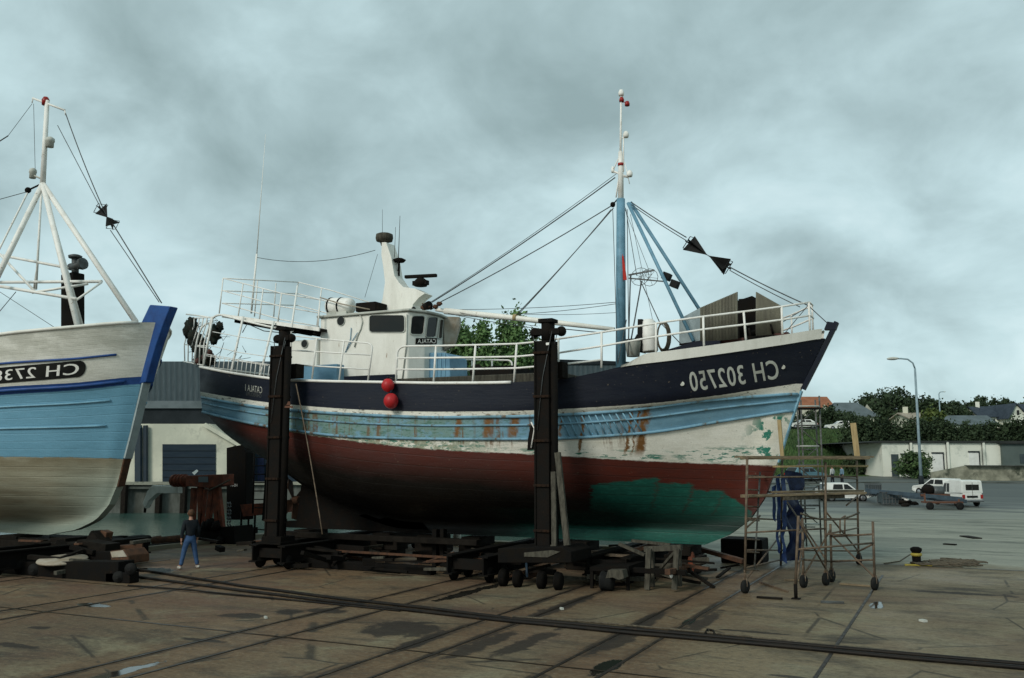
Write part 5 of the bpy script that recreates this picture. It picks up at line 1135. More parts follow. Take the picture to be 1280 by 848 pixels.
for i, (x0, y0, x1, y1, mat) in enumerate(((774, 680, 806, 694, 'grey_wood'), (850, 706, 886, 711, 'rusty_iron'), (862, 714, 893, 735, 'dark_wood'), (848, 716, 884, 724, 'grey_wood'), (790, 676, 838, 681, 'grey_wood'), (730, 692, 800, 696, 'scaffold'))):
    m = MB(); yy = 21.6+.25*i; a, b = at(x0, y0, yy), at(x1, y1, yy); m.beam(a, b, .14, .06)
    tag(m.build('loose_plank', mat), ['slanting grey board between the right prop and the trestle', 'reddish board lying right of the trestle under the bow', 'dark plank end sloping to the slab right of the trestle', 'grey plank on the ground between trestle and bow', 'grey board laid across just above the trestle', 'long brownish board left of the trestle under the keel'][i], 'plank', 'loose boards under the bow')
m = MB(); a = at(864, 690, 24.0); m.lathe(V((a.x, a.y, G0)), [(.07, 0), (.09, .1), (.09, a.z-G0-.1), (.05, a.z-G0)], 12); tag(m.build('gas_bottle', 'orange_rust'), 'small orange drum standing on the slab behind the trestle', 'drum')
def jumble(x0, x1, y0, y1, zt, n, lab, grp, seed, lmax=1.6):
    rj = random.Random(seed)
    for k in range(n):
        c_ = V((rj.uniform(x0, x1), rj.uniform(y0, y1), G0+rj.uniform(.05, zt))); a_ = rj.choice((0, 0, 1.57, .5, -.4))+rj.uniform(-.15, .15); l_ = rj.uniform(.3, lmax); d_ = V((math.cos(a_), math.sin(a_), rj.uniform(-.12, .12)*(1 if rj.random() < .7 else 3))); w_ = rj.uniform(.06, .2)
        m = MB(); lo_ = c_.z-G0-abs(d_.z)*l_*.5-w_*.5
        if lo_ < 0: c_.z -= lo_
        m.beam(c_-d_*(l_/2), c_+d_*(l_/2), w_, w_*rj.uniform(.4, 1)); tag(m.build('timber_offcut', rj.choice(('dark_wood', 'dark_wood', 'black_iron', 'grey_wood', 'rusty_iron', 'dark_steel')), bevel=.008), lab, 'timber offcut', grp)
jumble(-16.8, -11.6, 20.6, 24.0, .5, 34, 'dark timber offcut in the jumble under the trawler between the props', 'timber offcuts between the props', 1)
jumble(-10.8, -5.6, 21.0, 26.0, .55, 44, 'dark timber offcut in the jumble under the green forward part of the hull', 'timber offcuts under the forward hull', 2)
jumble(-21.5, -17.6, 21.6, 26.0, .55, 26, 'dark timber offcut in the jumble behind the left black prop', 'timber offcuts behind the left prop', 3)
jumble(-26, -20.6, 16.6, 19.8, .75, 40, 'dark timber offcut in the jumble under the pale blue boat', 'timber offcuts under the pale blue boat', 4, 1.2)
# ------------------------------------------------------------------ under the left boat
carriage(-22.9, 15.6, 20.9, 'dark wheeled carriage under the pale blue boat at the left edge')
for i, x in enumerate((-23.4, -25.6)): crib(x, C2, .5, ['timber block under the forefoot of the pale blue boat', 'second timber block under the keel of the pale blue boat'][i])
m = MB(); m.box(-26.5, -22.2, 18.2, 20.2, G0, 1.0); tag(m.build('dark_block', 'dark_wood', bevel=.03), 'big dark block filling the space under the pale blue hull', 'timber')  # one plain dark box filling the dark mass below the hull
c = thing('boat_cradle', 'dark iron cradle with timber baulks and roller under the pale blue bow', 'cradle', G(90, 728))
for i, (x0, y0, x1, y1, yy, w_, h_, mt) in enumerate(((-20, 713, 158, 714, 16.9, .5, .5, 'black_iron'), (-20, 700, 150, 696, 18.0, .4, .3, 'black_iron'), (104, 690, 140, 696, 18.3, .5, .7, 'dark_wood'), (118, 668, 136, 690, 18.8, .4, .3, 'dark_wood'), (-20, 688, 60, 686, 18.4, .3, .14, 'rusty_iron'), (134, 664, 128, 690, 19.0, .25, .25, 'rusty_iron'), (138, 722, 168, 722, 16.8, .3, .25, 'black_iron'), (84, 694, 96, 678, 18.3, .06, .05, 'scaffold'))):
    m = MB(); m.beam(at(x0, y0, yy), at(x1, y1, yy), w_, h_); m.build('beam', mt, c, bevel=.015)
m = MB(); m.prism([at(x, y, 17.2) for x, y in ((137, 689), (154, 687), (160, 695), (160, 705), (139, 706))], (0, .7, 0)); m.build('winch_box', 'rusty_iron', c, bevel=.03)
m = MB(); m.prism([at(x, y, 17.18) for x, y in ((138, 690), (153, 688), (158, 696), (140, 697))], (0, .02, 0)); m.build('lid_plate', 'tan_side', c)
for x, y, r_ in ((165, 711, .14), (150, 721, .14), (44, 722, .16)):
    m = MB(); a = at(x, y, 16.7); m.lathe(V((a.x, a.y, max(a.z, G0+r_))), [(r_*.45, 0), (r_*.5, .02), (r_, .02), (r_, .10), (r_*.5, .10), (r_*.3, .16)], 16, (.35, -1, 0)); m.build('roller', 'rubber', c)
m = MB(); a = at(78, 700, 16.95); m.lathe(a, [(.60, -.03), (.62, 0), (.60, .03), (.1, .05)], 28, (.04, -.10, 1)); tag(m.build('steel_disc', 'tan_side'), 'pale round steel disc lying flat on the cradle of the left boat', 'disc')
m = MB(); a = at(27, 727, 16.4); m.frame(a, V((1, .1, 0)).normalized(), V((-.1, 1, 0)).normalized(), ZZ, .09, .05, .015); tag(m.build('yellow_scrap', 'yellow_paint'), 'small yellow scrap on the slab under the left boat', 'scrap')
# ------------------------------------------------------------------ orange machine, quay gear
yo = 25.6
c = thing('winch_gantry', 'rusty orange winch gantry with a cream arm beside the water behind the person', 'winch', at(262, 690, yo))
def pr(name, pts, y, d, mat, bevel=.02): m = MB(); m.prism([at(x, yy, y) for x, yy in pts], (0, d, 0)); return m.build(name, mat, c, bevel=bevel)
pr('head_beam', ((232, 595), (278, 593), (278, 607), (262, 610), (232, 608)), yo, .6, 'orange_rust')
m = MB(); a = at(216, 601, yo+.3); b = at(236, 601, yo+.3); m.lathe(a, [(.14, 0), (.22, .02), (.22, .12), (.19, .14), (.19, (b-a).length), (.1, (b-a).length+.02)], 14, b-a)
for k in range(4): q = a.lerp(b, .15+.2*k); m.lathe(q, [(.24, 0), (.24, .03)], 14, b-a)
m.build('motor', 'orange_rust', c)
pr('gauge_panel', ((248, 596), (260, 596), (260, 603), (248, 603)), yo-.02, .04, 'roof_grey', 0)
for x0, y0, x1, y1, w_ in ((243, 610, 240, 668, .20), (251, 608, 252, 668, .22), (266, 606, 258, 672, .20), (270, 606, 272, 672, .18), (257, 612, 250, 676, .08), (273, 610, 280, 676, .16)):
    m = MB(); m.beam(at(x0, y0, yo+.2), at(x1, y1, yo+.2), w_, .16); m.build('post', 'orange_rust', c, bevel=.01)
pr('base_frame', ((236, 662), (292, 658), (294, 690), (236, 690)), yo, 1.0, 'black_iron')
m = MB()
for k in range(6): m.sphere(at(random.uniform(244, 288), random.uniform(645, 680), yo-.1), .18, 9, 7, (1, .8, 1), .5)
m.build('gearbox', 'dark_steel', c)
m = MB(); m.tube([at(262, 613, yo), at(280, 604, yo-.2), at(288, 600, yo-.2)], .03, 6); m.build('lever', 'rope', c)
pr('cream_arm', ((190, 607), (222, 608), (222, 617), (196, 617), (186, 626), (181, 636), (178, 630), (184, 614)), yo+.6, .25, 'dull_white')
m = MB(); m.tube([at(182, 630, yo+.7), at(181, 641, yo+.7)], .05, 6); m.build('hook', 'black_iron', c)
for i in range(2):
    m = MB(); 
    for k in range(9): m.tube([at(284+i*3+(k % 2)*1.5, 628+k*4.5, yo+.1), at(284+i*3+((k+1) % 2)*1.5, 631+k*4.5, yo+.1)], .03, 5)
    m.build('chain', 'steel_grey', c)
m = MB(); a, b = at(190, 677, 24.0), at(241, 672, 24.6); m.lathe(a, [(.10, 0), (.17, .03), (.18, .3), (.13, .33), (.13, (b-a).length)], 14, b-a); tag(m.build('roller_beam', 'rusty_iron'), 'dark rusty roller lying on the quay edge left of the person', 'roller')
m = MB(); a, b = at(160, 699, 22.2), at(236, 681, 24.6); m.beam(V((a.x, a.y, G0+.1)), V((b.x, b.y, G0+.1)), .12); tag(m.build('timber_baulk', 'dark_wood'), 'dark timber lying along the quay edge left of the person', 'timber')
m = MB(); a = at(147, 655, 24.2); m.box(XQ-.5, XQ-.02, 22.2, 23.2, -3.2, G0+.45); tag(m.build('quay_fender', 'black_iron', bevel=.05), 'black timber fender at the quay edge behind the left bow', 'fender')
m = MB(); m.tube([at(134, 678, 21.6), at(144, 672, 22.0)], .03, 5); tag(m.build('orange_stick', 'trailer_orange'), 'short orange stick on the quay by the left bow', 'stick')
# items beyond the gap under the hull
for i, (x0, x1, h0) in enumerate(((540, 545, 662), (550, 554, 662))):
    m = MB(); a, b = at(x0, 692, 23), at(x1, h0, 23); m.box(a.x, at(x1, 692, 23).x, 23, 23.2, G0, b.z); tag(m.build('dark_post', 'black_iron'), ['left of two dark posts under the keel beside the gap showing water', 'right of two dark posts under the keel beside the gap showing water'][i], 'post')
m = MB(); a = at(571, 684, 28.6); m.lathe(V((a.x, a.y, G0)), [(.13, 0), (.15, .5), (.10, .55)], 12); tag(m.build('mooring_post', 'dull_white'), 'pale mooring post on the quay edge seen under the trawler', 'bollard')
# ------------------------------------------------------------------ scaffolds at the bow
def leg(b, t_):
    p = G(*b); D = p.dot(FH); return p, ad(t_[0], t_[1], D)
def tubes(parent, name, lst, r=.028, mat='scaffold'):
    for a, b in lst: m = MB(); m.tube([a, b], r, 7); m.build(name, mat, parent)
def caster(parent, p, r=.15):
    f = MB(); f.tube([p+ZZ*.52, p+ZZ*.30], .03, 6); f.box(p.x-.05, p.x+.05, p.y-.02, p.y+.06, p.z+r, p.z+.34); o = f.build('caster', 'scaffold', parent)
    m = MB(); m.lathe(p+ZZ*r+V((-.03, 0, 0)), [(r*.4, -.01), (r, 0), (r, .06), (r*.4, .07)], 16, V((.9, -.35, 0))); m.build('wheel', 'rubber', o)
SA = thing('scaffold', 'tall rusty wheeled scaffold with two plank decks beside the trawler bow', 'scaffold', G(1000, 730))
L1, L2, L3, L6 = leg((932, 742), (934, 571)), leg((976, 707), (978, 572)), leg((1074, 706), (1071, 576)), leg((1033, 732), (1032, 578))
for a, b in (L1, L2, L3, L6):
    m = MB(); m.tube([a+ZZ*(.45 if a != L2[0] else 0), b], .030, 8); m.build('upright', 'scaffold', SA)
for a, b in (L1, L3, L6): caster(SA, a)
def on(Lg, py):             # a point of an upright at a picture height
    a, b = Lg; D = a.dot(FH); 
    za, zb_ = a.z, b.z; k = (ad(640, py, D).z-za)/(zb_-za); return a.lerp(b, k)
for y1, y2 in ((595, 598), (648, 652), (688, 690)):
    tubes(SA, 'ledger', [(on(L1, y1), on(L2, y2-2)), (on(L3, y1+1), on(L2, y1)), (on(L1, y1+2), on(L6, y1+1)), (on(L6, y1), on(L3, y1+4))][(0 if y1 < 640 else 0):(4 if y1 < 600 else 2)], .022)
tubes(SA, 'ledger', [(on(L1, 666), on(L6, 661)), (on(L3, 660), on(L6, 668)), (on(L1, 710), on(L2, 700))], .022)
tubes(SA, 'diagonal_brace', [(on(L1, 725), on(L2, 668)), (on(L2, 618), on(L6, 700)), (on(L6, 640), on(L3, 690)), (on(L1, 660), ad(950, 645, 22)), (on(L3, 620), ad(1058, 632, 24))], .022)
tubes(SA, 'ladder_rung', [(on(L1, y), ad(949, y+1, 22.4)) for y in (597, 612, 633, 650, 674, 690, 712)], .018)
tubes(SA, 'ladder_rail', [(ad(950, 590, 22.4), ad(943, 712, 22.4))], .022, 'scaffold_grey')
for k, (w0, w1, zz, mt) in enumerate(((923, 1087, 3.40, 'plank'), (930, 1082, 3.36, 'plank'), (970, 1080, 3.16, 'raw_wood'), (929, 1076, 2.50, 'plank'), (929, 1074, 2.46, 'plank'), (960, 1074, 2.50, 'plank'))):
    da = (21.5, 22.0, 23.2, 21.8, 22.2, 24)[k]; db = (23.4, 24.1, 24.4, 23.6, 24.2, 25)[k]
    a, b = ad(w0, 571, da), ad(w1, 571, db); a.z = b.z = zz; m = MB(); m.beam(a, b, .28, .045); m.build('plank', mt, SA)
m = MB(); a, b = ad(1055, 619, 23.4), ad(979, 619, 22.2); a.z = b.z = 2.42; m.beam(a, b, .05, .09); m.build('toe_board', 'rope', SA)
for lab, (b0, t_) in (('slanting pale wood post at the left end of the scaffold top deck', ((978, 572), (974, 525))), ('thick pale wood post rising at the right end of the scaffold deck', ((1072, 573), (1066.5, 529)))):
    D = 23.2 if b0[0] < 1000 else 23.9; m = MB(); m.beam(ad(*b0, D), ad(*t_, D), .09 if b0[0] < 1000 else .14, .09); m.build('wood_post', 'raw_wood', SA)
SB = thing('scaffold', 'low rusty wheeled scaffold frame standing in front of the taller one', 'scaffold', G(1040, 735))
L4, L5, L7 = leg((995, 749), (998, 645)), leg((1094, 738), (1091, 652)), leg((1005, 735), (1003, 648)); L8 = leg((1040, 728), (1038, 655))
for Lg in (L4, L5, L7, L8):
    m = MB(); m.tube([Lg[0]+ZZ*.3, Lg[1]], .030, 8); m.build('upright', 'scaffold', SB)
m = MB(); m.tube([L4[0], L4[0]+ZZ*.32], .04, 8); m.box(L4[0].x-.09, L4[0].x+.09, L4[0].y-.09, L4[0].y+.09, G0, G0+.02); m.build('jack_foot', 'dark_steel', SB)
for Lg in (L5, L7, L8): caster(SB, Lg[0])
tubes(SB, 'ledger', [(on(L4, 687), on(L5, 679)), (on(L4, 668), on(L7, 662)), (on(L5, 668), on(L8, 671)), (on(L7, 700), on(L8, 702)), (on(L4, 705), on(L7, 698)), (on(L5, 700), on(L8, 702))], .024)
tubes(SB, 'diagonal_brace', [(on(L4, 650), on(L8, 725)), (on(L7, 720), on(L8, 662)), (on(L8, 668), on(L5, 722)), (on(L5, 680), ad(1072, 690, 22.6)), (on(L4, 730), on(L7, 675))], .022)
m = MB(); m.tube(sag(ad(1001, 642, 21), ad(1074, 641, 23), .16, 12), .022, 6); m.build('rope_line', 'rope', SB)
tubes(SB, 'small_frame', [(ad(1050, 650, 22.6), ad(1050, 667, 22.6)), (ad(1056, 648, 22.6), ad(1056, 668, 22.6)), (ad(1049, 650, 22.6), ad(1057, 645, 22.6)), (ad(1032, 668, 22.6), ad(1072, 669, 22.8))], .02)
SC = thing('scaffold_tower', 'tall slim scaffold tower behind the bow, rising above the plank decks', 'scaffold tower', PD(11.2, 31.5, G0))
Dt = 31.5
for x, d_ in ((996, 0), (1024, 0), (1001, .9), (1019, .9)):
    a = ad(x, 495 if d_ == 0 else 500, Dt+d_); m = MB(); m.tube([V((a.x, a.y, G0)), a], .03, 7); m.build('upright', 'scaffold_grey', SC)
for k, y in enumerate((508, 532, 558, 582, 606, 632, 655)):
    tubes(SC, 'ledger', [(ad(996, y, Dt), ad(1024, y, Dt))], .03, 'scaffold_grey' if k % 2 else 'dull_white'); tubes(SC, 'ledger', [(ad(1001, y+4, Dt+.9), ad(1019, y+4, Dt+.9))], .02, 'scaffold_grey')
    if k < 6: tubes(SC, 'diagonal_brace', [(ad(996, y, Dt), ad(1024, y+24, Dt)) if k % 2 else (ad(1024, y, Dt), ad(996, y+24, Dt))], .018, 'scaffold_grey')
for x, y in ((1010, 511), (1010, 600)): a = ad(996, y, Dt); b = ad(1024, y, Dt); m = MB(); m.beam(a, b, .5, .05); m.build('platform_board', 'dark_steel', SC)
# blue tarpaulin hanging behind the stem
def sheet(name, corners, label, mat, n=14, amp=.12, cat='tarpaulin'):
    p00, p10, p11, p01 = corners; m = MB(); vs = []
    for i in range(n+1):
        for j in range(n+1):
            a, b = i/n, j/n; q = p00.lerp(p10, a).lerp(p01.lerp(p11, a), b); vs.append(q+V((mnoise.noise(q*2.7), mnoise.noise(q*3.1+V((5, 0, 0))), 0))*amp*2)
    fs = [(i*(n+1)+j, (i+1)*(n+1)+j, (i+1)*(n+1)+j+1, i*(n+1)+j+1) for i in range(n) for j in range(n)]
    m._add(vs, fs, True); return tag(m.build(name, mat), label, cat)
sheet('tarpaulin', [ad(979, 702, 26.5), ad(1003, 700, 26.8), ad(1000, 592, 26.8), ad(983, 588, 26.5)], 'dark blue tarpaulin hanging crumpled behind the stem of the trawler', 'tarp_blue')
for i, (xa, xb, ya, yb) in enumerate(((965, 969, 650, 606), (971, 975, 690, 592), (978, 982, 702, 596))):
    sheet('tarpaulin', [ad(xa, ya, 25.2), ad(xb, ya+3, 25.2), ad(xb+1, yb, 25.3), ad(xa, yb+3, 25.2)], ['short bright blue tarpaulin strip nearest the trawler forefoot', 'middle bright blue tarpaulin strip hanging behind the scaffold upright', 'long bright blue tarpaulin strip reaching the slab behind the scaffold'][i], 'tarp_bright', 16, .045)
m = MB(); a, b = G(905, 700), G(985, 703); m.box(a.x+.1, a.x+1.3, 27.4, 28.4, G0, G0+.7); tag(m.build('dark_infill', 'black_iron', bevel=.04), 'low black skip standing behind the forefoot of the trawler', 'infill')  # plain black box filling the dark mass behind the forefoot
# ------------------------------------------------------------------ bits on the slab
c = thing('bollard', 'black iron bollard with yellow collar on the concrete right of the scaffold', 'bollard', G(1146, 706))
p = G(1146, 706); m = MB(); m.lathe(p, [(.22, 0), (.17, .03), (.12, .10), (.12, .34), (.16, .40), (.16, .46), (.08, .50)], 14); m.build('post', 'black_iron', c)
m = MB(); m.lathe(p+ZZ*.24, [(.13, 0), (.155, .02), (.155, .07), (.13, .09)], 14); m.build('collar', 'yellow_paint', c)
m = MB(); a, b = G(1131, 707), G(1165, 708); m.beam(a+ZZ*.02, b+ZZ*.02, .10, .04); tag(m.build('painted_kerb', 'yellow_paint'), 'yellow painted strip on the slab at the foot of the bollard', 'painted strip')
m = MB(); r3 = random.Random(5)
for k in range(16):
    cx_, cy_ = r3.uniform(1162, 1210), r3.uniform(702, 709); q = G(cx_, cy_); rr = r3.uniform(.2, .5)
    m.tube([q+V((math.cos(j*.6)*rr*1.4, math.sin(j*.6)*rr*.5, .03+.05*r3.random())) for j in range(10)], .022, 5)
tag(m.build('rope_heap', 'rope'), 'heap of old rope on the concrete right of the bollard', 'rope')
m = MB(); m.tube([G(1105, 706)+ZZ*.03, G(1125, 703)+ZZ*.03, G(1141, 700)+ZZ*.2], .018, 5); tag(m.build('mooring_rope', 'rope'), 'thin rope running from the bollard towards the scaffold', 'rope')
for i, (x0, y0, x1, y1, w_, mt) in enumerate(((1026, 754, 1055, 755, .10, 'steel_grey'), (946, 748, 978, 750, .08, 'dark_wood'), (1050, 731, 1088, 734, .05, 'plank'), (1151, 777, 1157, 778.5, .09, 'dull_white'), (1205, 671, 1222, 674, .35, 'dark_wood'), (1180, 681, 1195, 682, .2, 'black_iron'), (701, 762, 703.5, 763, .05, 'dull_white'), (980, 726, 1010, 727, .06, 'plank'), (331, 773, 333, 774, .04, 'dull_white'), (950, 729, 985, 741, .05, 'scaffold'))):
    m = MB(); m.beam(G(x0, y0)+ZZ*.025, G(x1, y1)+ZZ*.025, w_, .04)
    tag(m.build('debris', mt), ['dark steel offcut on the slab in front of the low scaffold', 'dark wooden batten on the slab left of the low scaffold', 'pale batten lying between the scaffold wheels', 'white scrap on the open slab right of the rail', 'brown board lying out on the pale concrete', 'small black scrap on the pale concrete', 'small white scrap beside the oil stain below the right prop', 'thin plank offcut behind the front scaffold wheel', 'tiny white scrap on the slab below the person', 'thin rusty bar beside the left scaffold wheel'][i], 'debris')
# ------------------------------------------------------------------ people
def skin(name, verts, edges, rad, mat, parent, sub=2, root=0):
    me = bpy.data.meshes.new(name); me.from_pydata(verts, edges, []); o = bpy.data.objects.new(name, me); COL.objects.link(o)
    sk = o.modifiers.new('skin', 'SKIN'); 
    for i, v_ in enumerate(me.skin_vertices[0].data): v_.radius = (rad[i], rad[i]) if not isinstance(rad[i], tuple) else rad[i]; v_.use_root = (i == root)
    if sub: s_ = o.modifiers.new('sub', 'SUBSURF'); s_.levels = s_.render_levels = sub
    bpy.context.view_layer.update(); dg = bpy.context.evaluated_depsgraph_get()
    me2 = bpy.data.meshes.new_from_object(o.evaluated_get(dg)); o.modifiers.clear(); o.data = me2; bpy.data.meshes.remove(me)
    me2.materials.clear(); me2.materials.append(M[mat]); me2.polygons.foreach_set('use_smooth', [True]*len(me2.polygons)); o.parent = parent; WL[o.name] = wl(parent); return o
def chain(verts, edges, rad, pts, rs, frm):
    for p, r_ in zip(pts, rs): verts.append(p); rad.append(r_); edges.append((frm, len(verts)-1)); frm = len(verts)-1
    return frm
def person(loc, rz, H, label, top_mat, leg_mat, shoe_mat='shoe', hair_mat='hair', spread=.14, turn=.3, tilt=.22, arms=((.12, -.04), (.10, .06)), fingers=True, group=None):
    o = thing('person', label, 'person', loc, group, rz); k = H/1.75
    def S_(p): return tuple(q*k for q in p)
    v_, e_, r_ = [], [], []
    def add(p, r, frm=None): v_.append(S_(p)); r_.append(tuple(q*k for q in r) if isinstance(r, tuple) else r*k); (e_.append((frm, len(v_)-1)) if frm is not None else None); return len(v_)-1
    pelvis = add((0, 0, .93), (.12, .085)); ab = add((0, 0, 1.10), (.11, .08), pelvis); ch = add((0, .0, 1.30), (.145, .09), ab); nk0 = add((0, -.01, 1.44), (.075, .07), ch); nk = add((0, .0, 1.52), .055, nk0)
    hd = V((math.sin(turn)*.03, .02, 1.62)); h1 = add(tuple(hd), (.075, .085), nk); add((hd.x, .015, 1.70), (.068, .08), h1)
    hands = []
    for s_, (ax, ay) in zip((-1, 1), arms):
        sh = add((s_*.17, 0, 1.40), .062, ch); el = add((s_*(.21+ax*.3), -.03, 1.13), .042, sh); wr = add((s_*(.22+ax*.4), ay+.04, .89), .028, el); pm_ = add((s_*(.22+ax*.4), ay+.06, .81), (.040, .022), wr); hands.append((s_, V((s_*(.22+ax*.4), ay+.06, .80))))
        hp = add((s_*.09, 0, .88), .092, pelvis); kn = add((s_*(.10+spread*.3), .02, .50), .062, hp); an = add((s_*(.10+spread*.7), -.01, .10), .040, kn); toe = add((s_*(.12+spread*.8), .14, .045), .035, an)
    body = skin('body', v_, e_, r_, 'skin', o, 2)
    if fingers:
        bm = MB()
        for s_, c0 in hands:
            for j in range(4):
                a = c0+V((0, -.025+.017*j, -.02)); ln = (.065, .078, .074, .058)[j]; bm.tube([(p)*k for p in (a, a+V((-s_*.004, .002, -ln*.5)), a+V((-s_*.02, .006, -ln)))], [.009*k, .0085*k, .006*k], 6)
            bm.tube([p*k for p in (c0+V((-s_*.01, .03, .02)), c0+V((-s_*.02, .055, -.01)), c0+V((-s_*.025, .055, -.04)))], [.011*k, .010*k, .007*k], 6)
        bm.v = [q+V(loc) for q in bm.v]; me = bm; fo = me.build('fingers', 'skin', o)
    # trousers
    v_, e_, r_ = [], [], []; pv = add((0, 0, .93), (.165, .125)); add((0, 0, 1.10), (.13, .10), pv)
    for s_ in (-1, 1):
        hp = add((s_*.09, 0, .85), .105, pv); kn = add((s_*(.10+spread*.3), .02, .50), .080, hp); mid_ = add((s_*(.10+spread*.5), .005, .28), .068, kn); add((s_*(.10+spread*.7), -.01, .09), .064, mid_)
    skin('jeans' if leg_mat == 'jeans' else 'trousers', v_, e_, r_, leg_mat, o, 2)
    v_, e_, r_ = [], [], []; ab = add((0, 0, .90), (.160, .125)); b2 = add((0, 0, 1.15), (.165, .125), ab); ch = add((0, 0, 1.32), (.19, .13), b2); add((0, -.01, 1.44), (.10, .085), ch)
    for s_, (ax, ay) in zip((-1, 1), arms):
        sh = add((s_*.175, 0, 1.395), .078, ch); el = add((s_*(.21+ax*.3), -.03, 1.13), .062, sh); add((s_*(.22+ax*.4), ay+.03, .91), .046, el)
    skin('sweater' if top_mat == 'sweater' else 'shirt', v_, e_, r_, top_mat, o, 2)
    off = V(loc)
    for s_ in (-1, 1):
        m = MB(); c0 = V((s_*(.11+spread*.75), .05, .045))*k+off; m.sphere(c0, .055*k, 12, 8, (1.0, 2.7, 1.0)); m.build('shoe', shoe_mat, o)
    # head details: hair, face
    hc = V((hd.x, .025, 1.65))*k+off; fx = V((math.sin(turn)*math.cos(tilt), math.cos(turn)*math.cos(tilt), math.sin(tilt))); sx = fx.cross(ZZ).normalized(); ux = sx.cross(fx)
    m = MB(); m.sphere(hc+ux*.018*k-fx*.022*k, .112*k, 16, 12, (.92, 1, 1.05), .12); m.build('hair', hair_mat, o)
    m = MB(); m.sphere(hc+fx*.035*k-ux*.012*k, .092*k, 14, 12, (.82, .9, 1.12)); m.sphere(hc+fx*.125*k-ux*.015*k, .017*k, 8, 6); 
    for s_ in (-1, 1): m.sphere(hc+sx*.093*s_*k-ux*.01*k, .024*k, 8, 6, (.5, .8, 1.2))
    m.build('face', 'skin', o)
    m = MB()
    for s_ in (-1, 1): m.sphere(hc+fx*.112*k+sx*.034*s_*k+ux*.012*k, .011*k, 8, 6)
    m.sphere(hc+fx*.115*k-ux*.055*k, .017*k, 8, 6, (1.4, 1, .4)); m.build('eyes_and_mouth', 'hair', o)
    return o
person(tuple(G(236, 711)), math.radians(62), 1.60, 'person in blue jeans, dark sweater and pale shoes looking up, standing between the two boats', 'sweater', 'jeans', spread=.22, turn=.25, tilt=.4, arms=((.10, -.05), (.12, .10)))
# ------------------------------------------------------------------ rising ground on the right
def smooth(t_): t_ = min(max(t_, 0), 1); return t_*t_*(3-2*t_)
def terz(r, D):
    z = G0+.012+.92*smooth((D-60)/24)+.2*smooth((D-84)/10)
    z += 4.9*smooth((D-97)/13)+3.0*smooth((D-125)/90)+14*smooth((D-220)/500)
    k = smooth((r/D-.20)/.06); return G0+.012*k-(.3*(1-k))+(z-G0-.012)*k
def tg(px, py):                     # where a sight line meets the rising ground
    d = ray(px, py); d = d/d.dot(FH); D = 40.0
    while D < 900:
        p = EYE+d*D
        if p.z <= terz(p.dot(RH), D): return p
        D += .25
    return EYE+d*D
def tz(p): return terz(p.dot(RH), p.dot(FH))
m = MB(); Ds = [46+2*i for i in range(45)]+[138+8*i for i in range(20)]+[300+60*i for i in range(30)]; Rk = [.19+.012*i for i in range(12)]+[.34+.05*i for i in range(60)]
vs = []
for D in Ds:
    for k in Rk: r_ = k*D; q = PD(r_, D, terz(r_, D)+(.5*mnoise.noise(V((r_*.06, D*.06, 0))) if D > 112 else 0)); vs.append(q)
nR = len(Rk); fs = []; ms = []
for i in range(len(Ds)-1):
    for j in range(nR-1): fs.append((i*nR+j, i*nR+j+1, (i+1)*nR+j+1, (i+1)*nR+j)); ms.append(0 if Ds[i] < 94 else 1)
m._add(vs, fs, True); m.mi = ms; o = m.build('hillside', ['asphalt', 'grass_ground']); o['kind'] = 'structure'
# ------------------------------------------------------------------ vegetation
def leaves(mb, centre, rad, n, size, rnd, clumps=26, flat_=.75):
    cl = []
    for _ in range(clumps):
        while True:
            q = V((rnd.uniform(-1, 1), rnd.uniform(-1, 1), rnd.uniform(-1, 1)))
            if .25 < q.length < 1: break
        cl.append((q, rnd.uniform(.22, .42)))
    for _ in range(n):
        q, s_ = cl[int(rnd.random()*clumps)]; d = V((rnd.gauss(0, 1), rnd.gauss(0, 1), rnd.gauss(0, .8)))*s_*.50; p = q+d
        c = V(centre)+V((p.x*rad[0], p.y*rad[1], p.z*rad[2]))
        a = V((rnd.gauss(0, 1), rnd.gauss(0, 1), rnd.gauss(0, 1))).normalized(); b = a.orthogonal().normalized(); b.rotate(Matrix.Rotation(rnd.uniform(0, 6.28), 3, a)); e_ = a.cross(b); s2 = size*rnd.uniform(.6, 1.4)
        mb._add([c-b*s2, c+e_*s2*.55, c+b*s2, c-e_*s2*.55], [(0, 1, 2, 3)])
def tree(name, base, top_z, rad, label, mat, group, seed, n=1600, size=.32, cat='tree', low=.35, dens=26):
    rnd = random.Random(seed); o = thing(name, label, cat, base, group); H = top_z-base.z; m = MB()
    m.tube([base, base+V((.1, 0, H*.4)), base+V((0, .1, H*.85))], [H*.028+.06, H*.02+.04, .03], 7)
    for k in range(8):
        a = rnd.uniform(0, 6.28); z0 = H*rnd.uniform(.3, .65); m.tube([base+ZZ*z0, base+V((math.cos(a)*rad*.4, math.sin(a)*rad*.4, z0+H*.1)), base+V((math.cos(a)*rad*.8, math.sin(a)*rad*.8, min(z0+H*.25, H*.93)))], [H*.010+.02, H*.007+.01, .015], 5)
    m.build('trunk', 'bark', o)
    m = MB(); cz = base.z+H*(low+(1-low)/2); leaves(m, (base.x, base.y, cz), (rad, rad, H*(1-low)/2), n, size, rnd, dens); m.build('crown', mat, o); return o
bx_ = 5
def T(px, py_top, D, rpx, label, mat, group, seed, pyb=None, **k):
    top = ad(px, py_top, D); r_ = rpx*D/FPX; b = V((top.x, top.y, terz(top.dot(RH), D) if px > 930 else G0)); return tree(k.pop('name', 'tree'), b, top.z, r_, label, mat, group, seed, **k)
g = 'trees beyond the trawler waist'
T(590, 402, 120, 31, 'light green tree beyond the trawler waist, just right of the wheelhouse', 'leaf_light', g, 1, n=9500, size=.30, low=.35, dens=70)
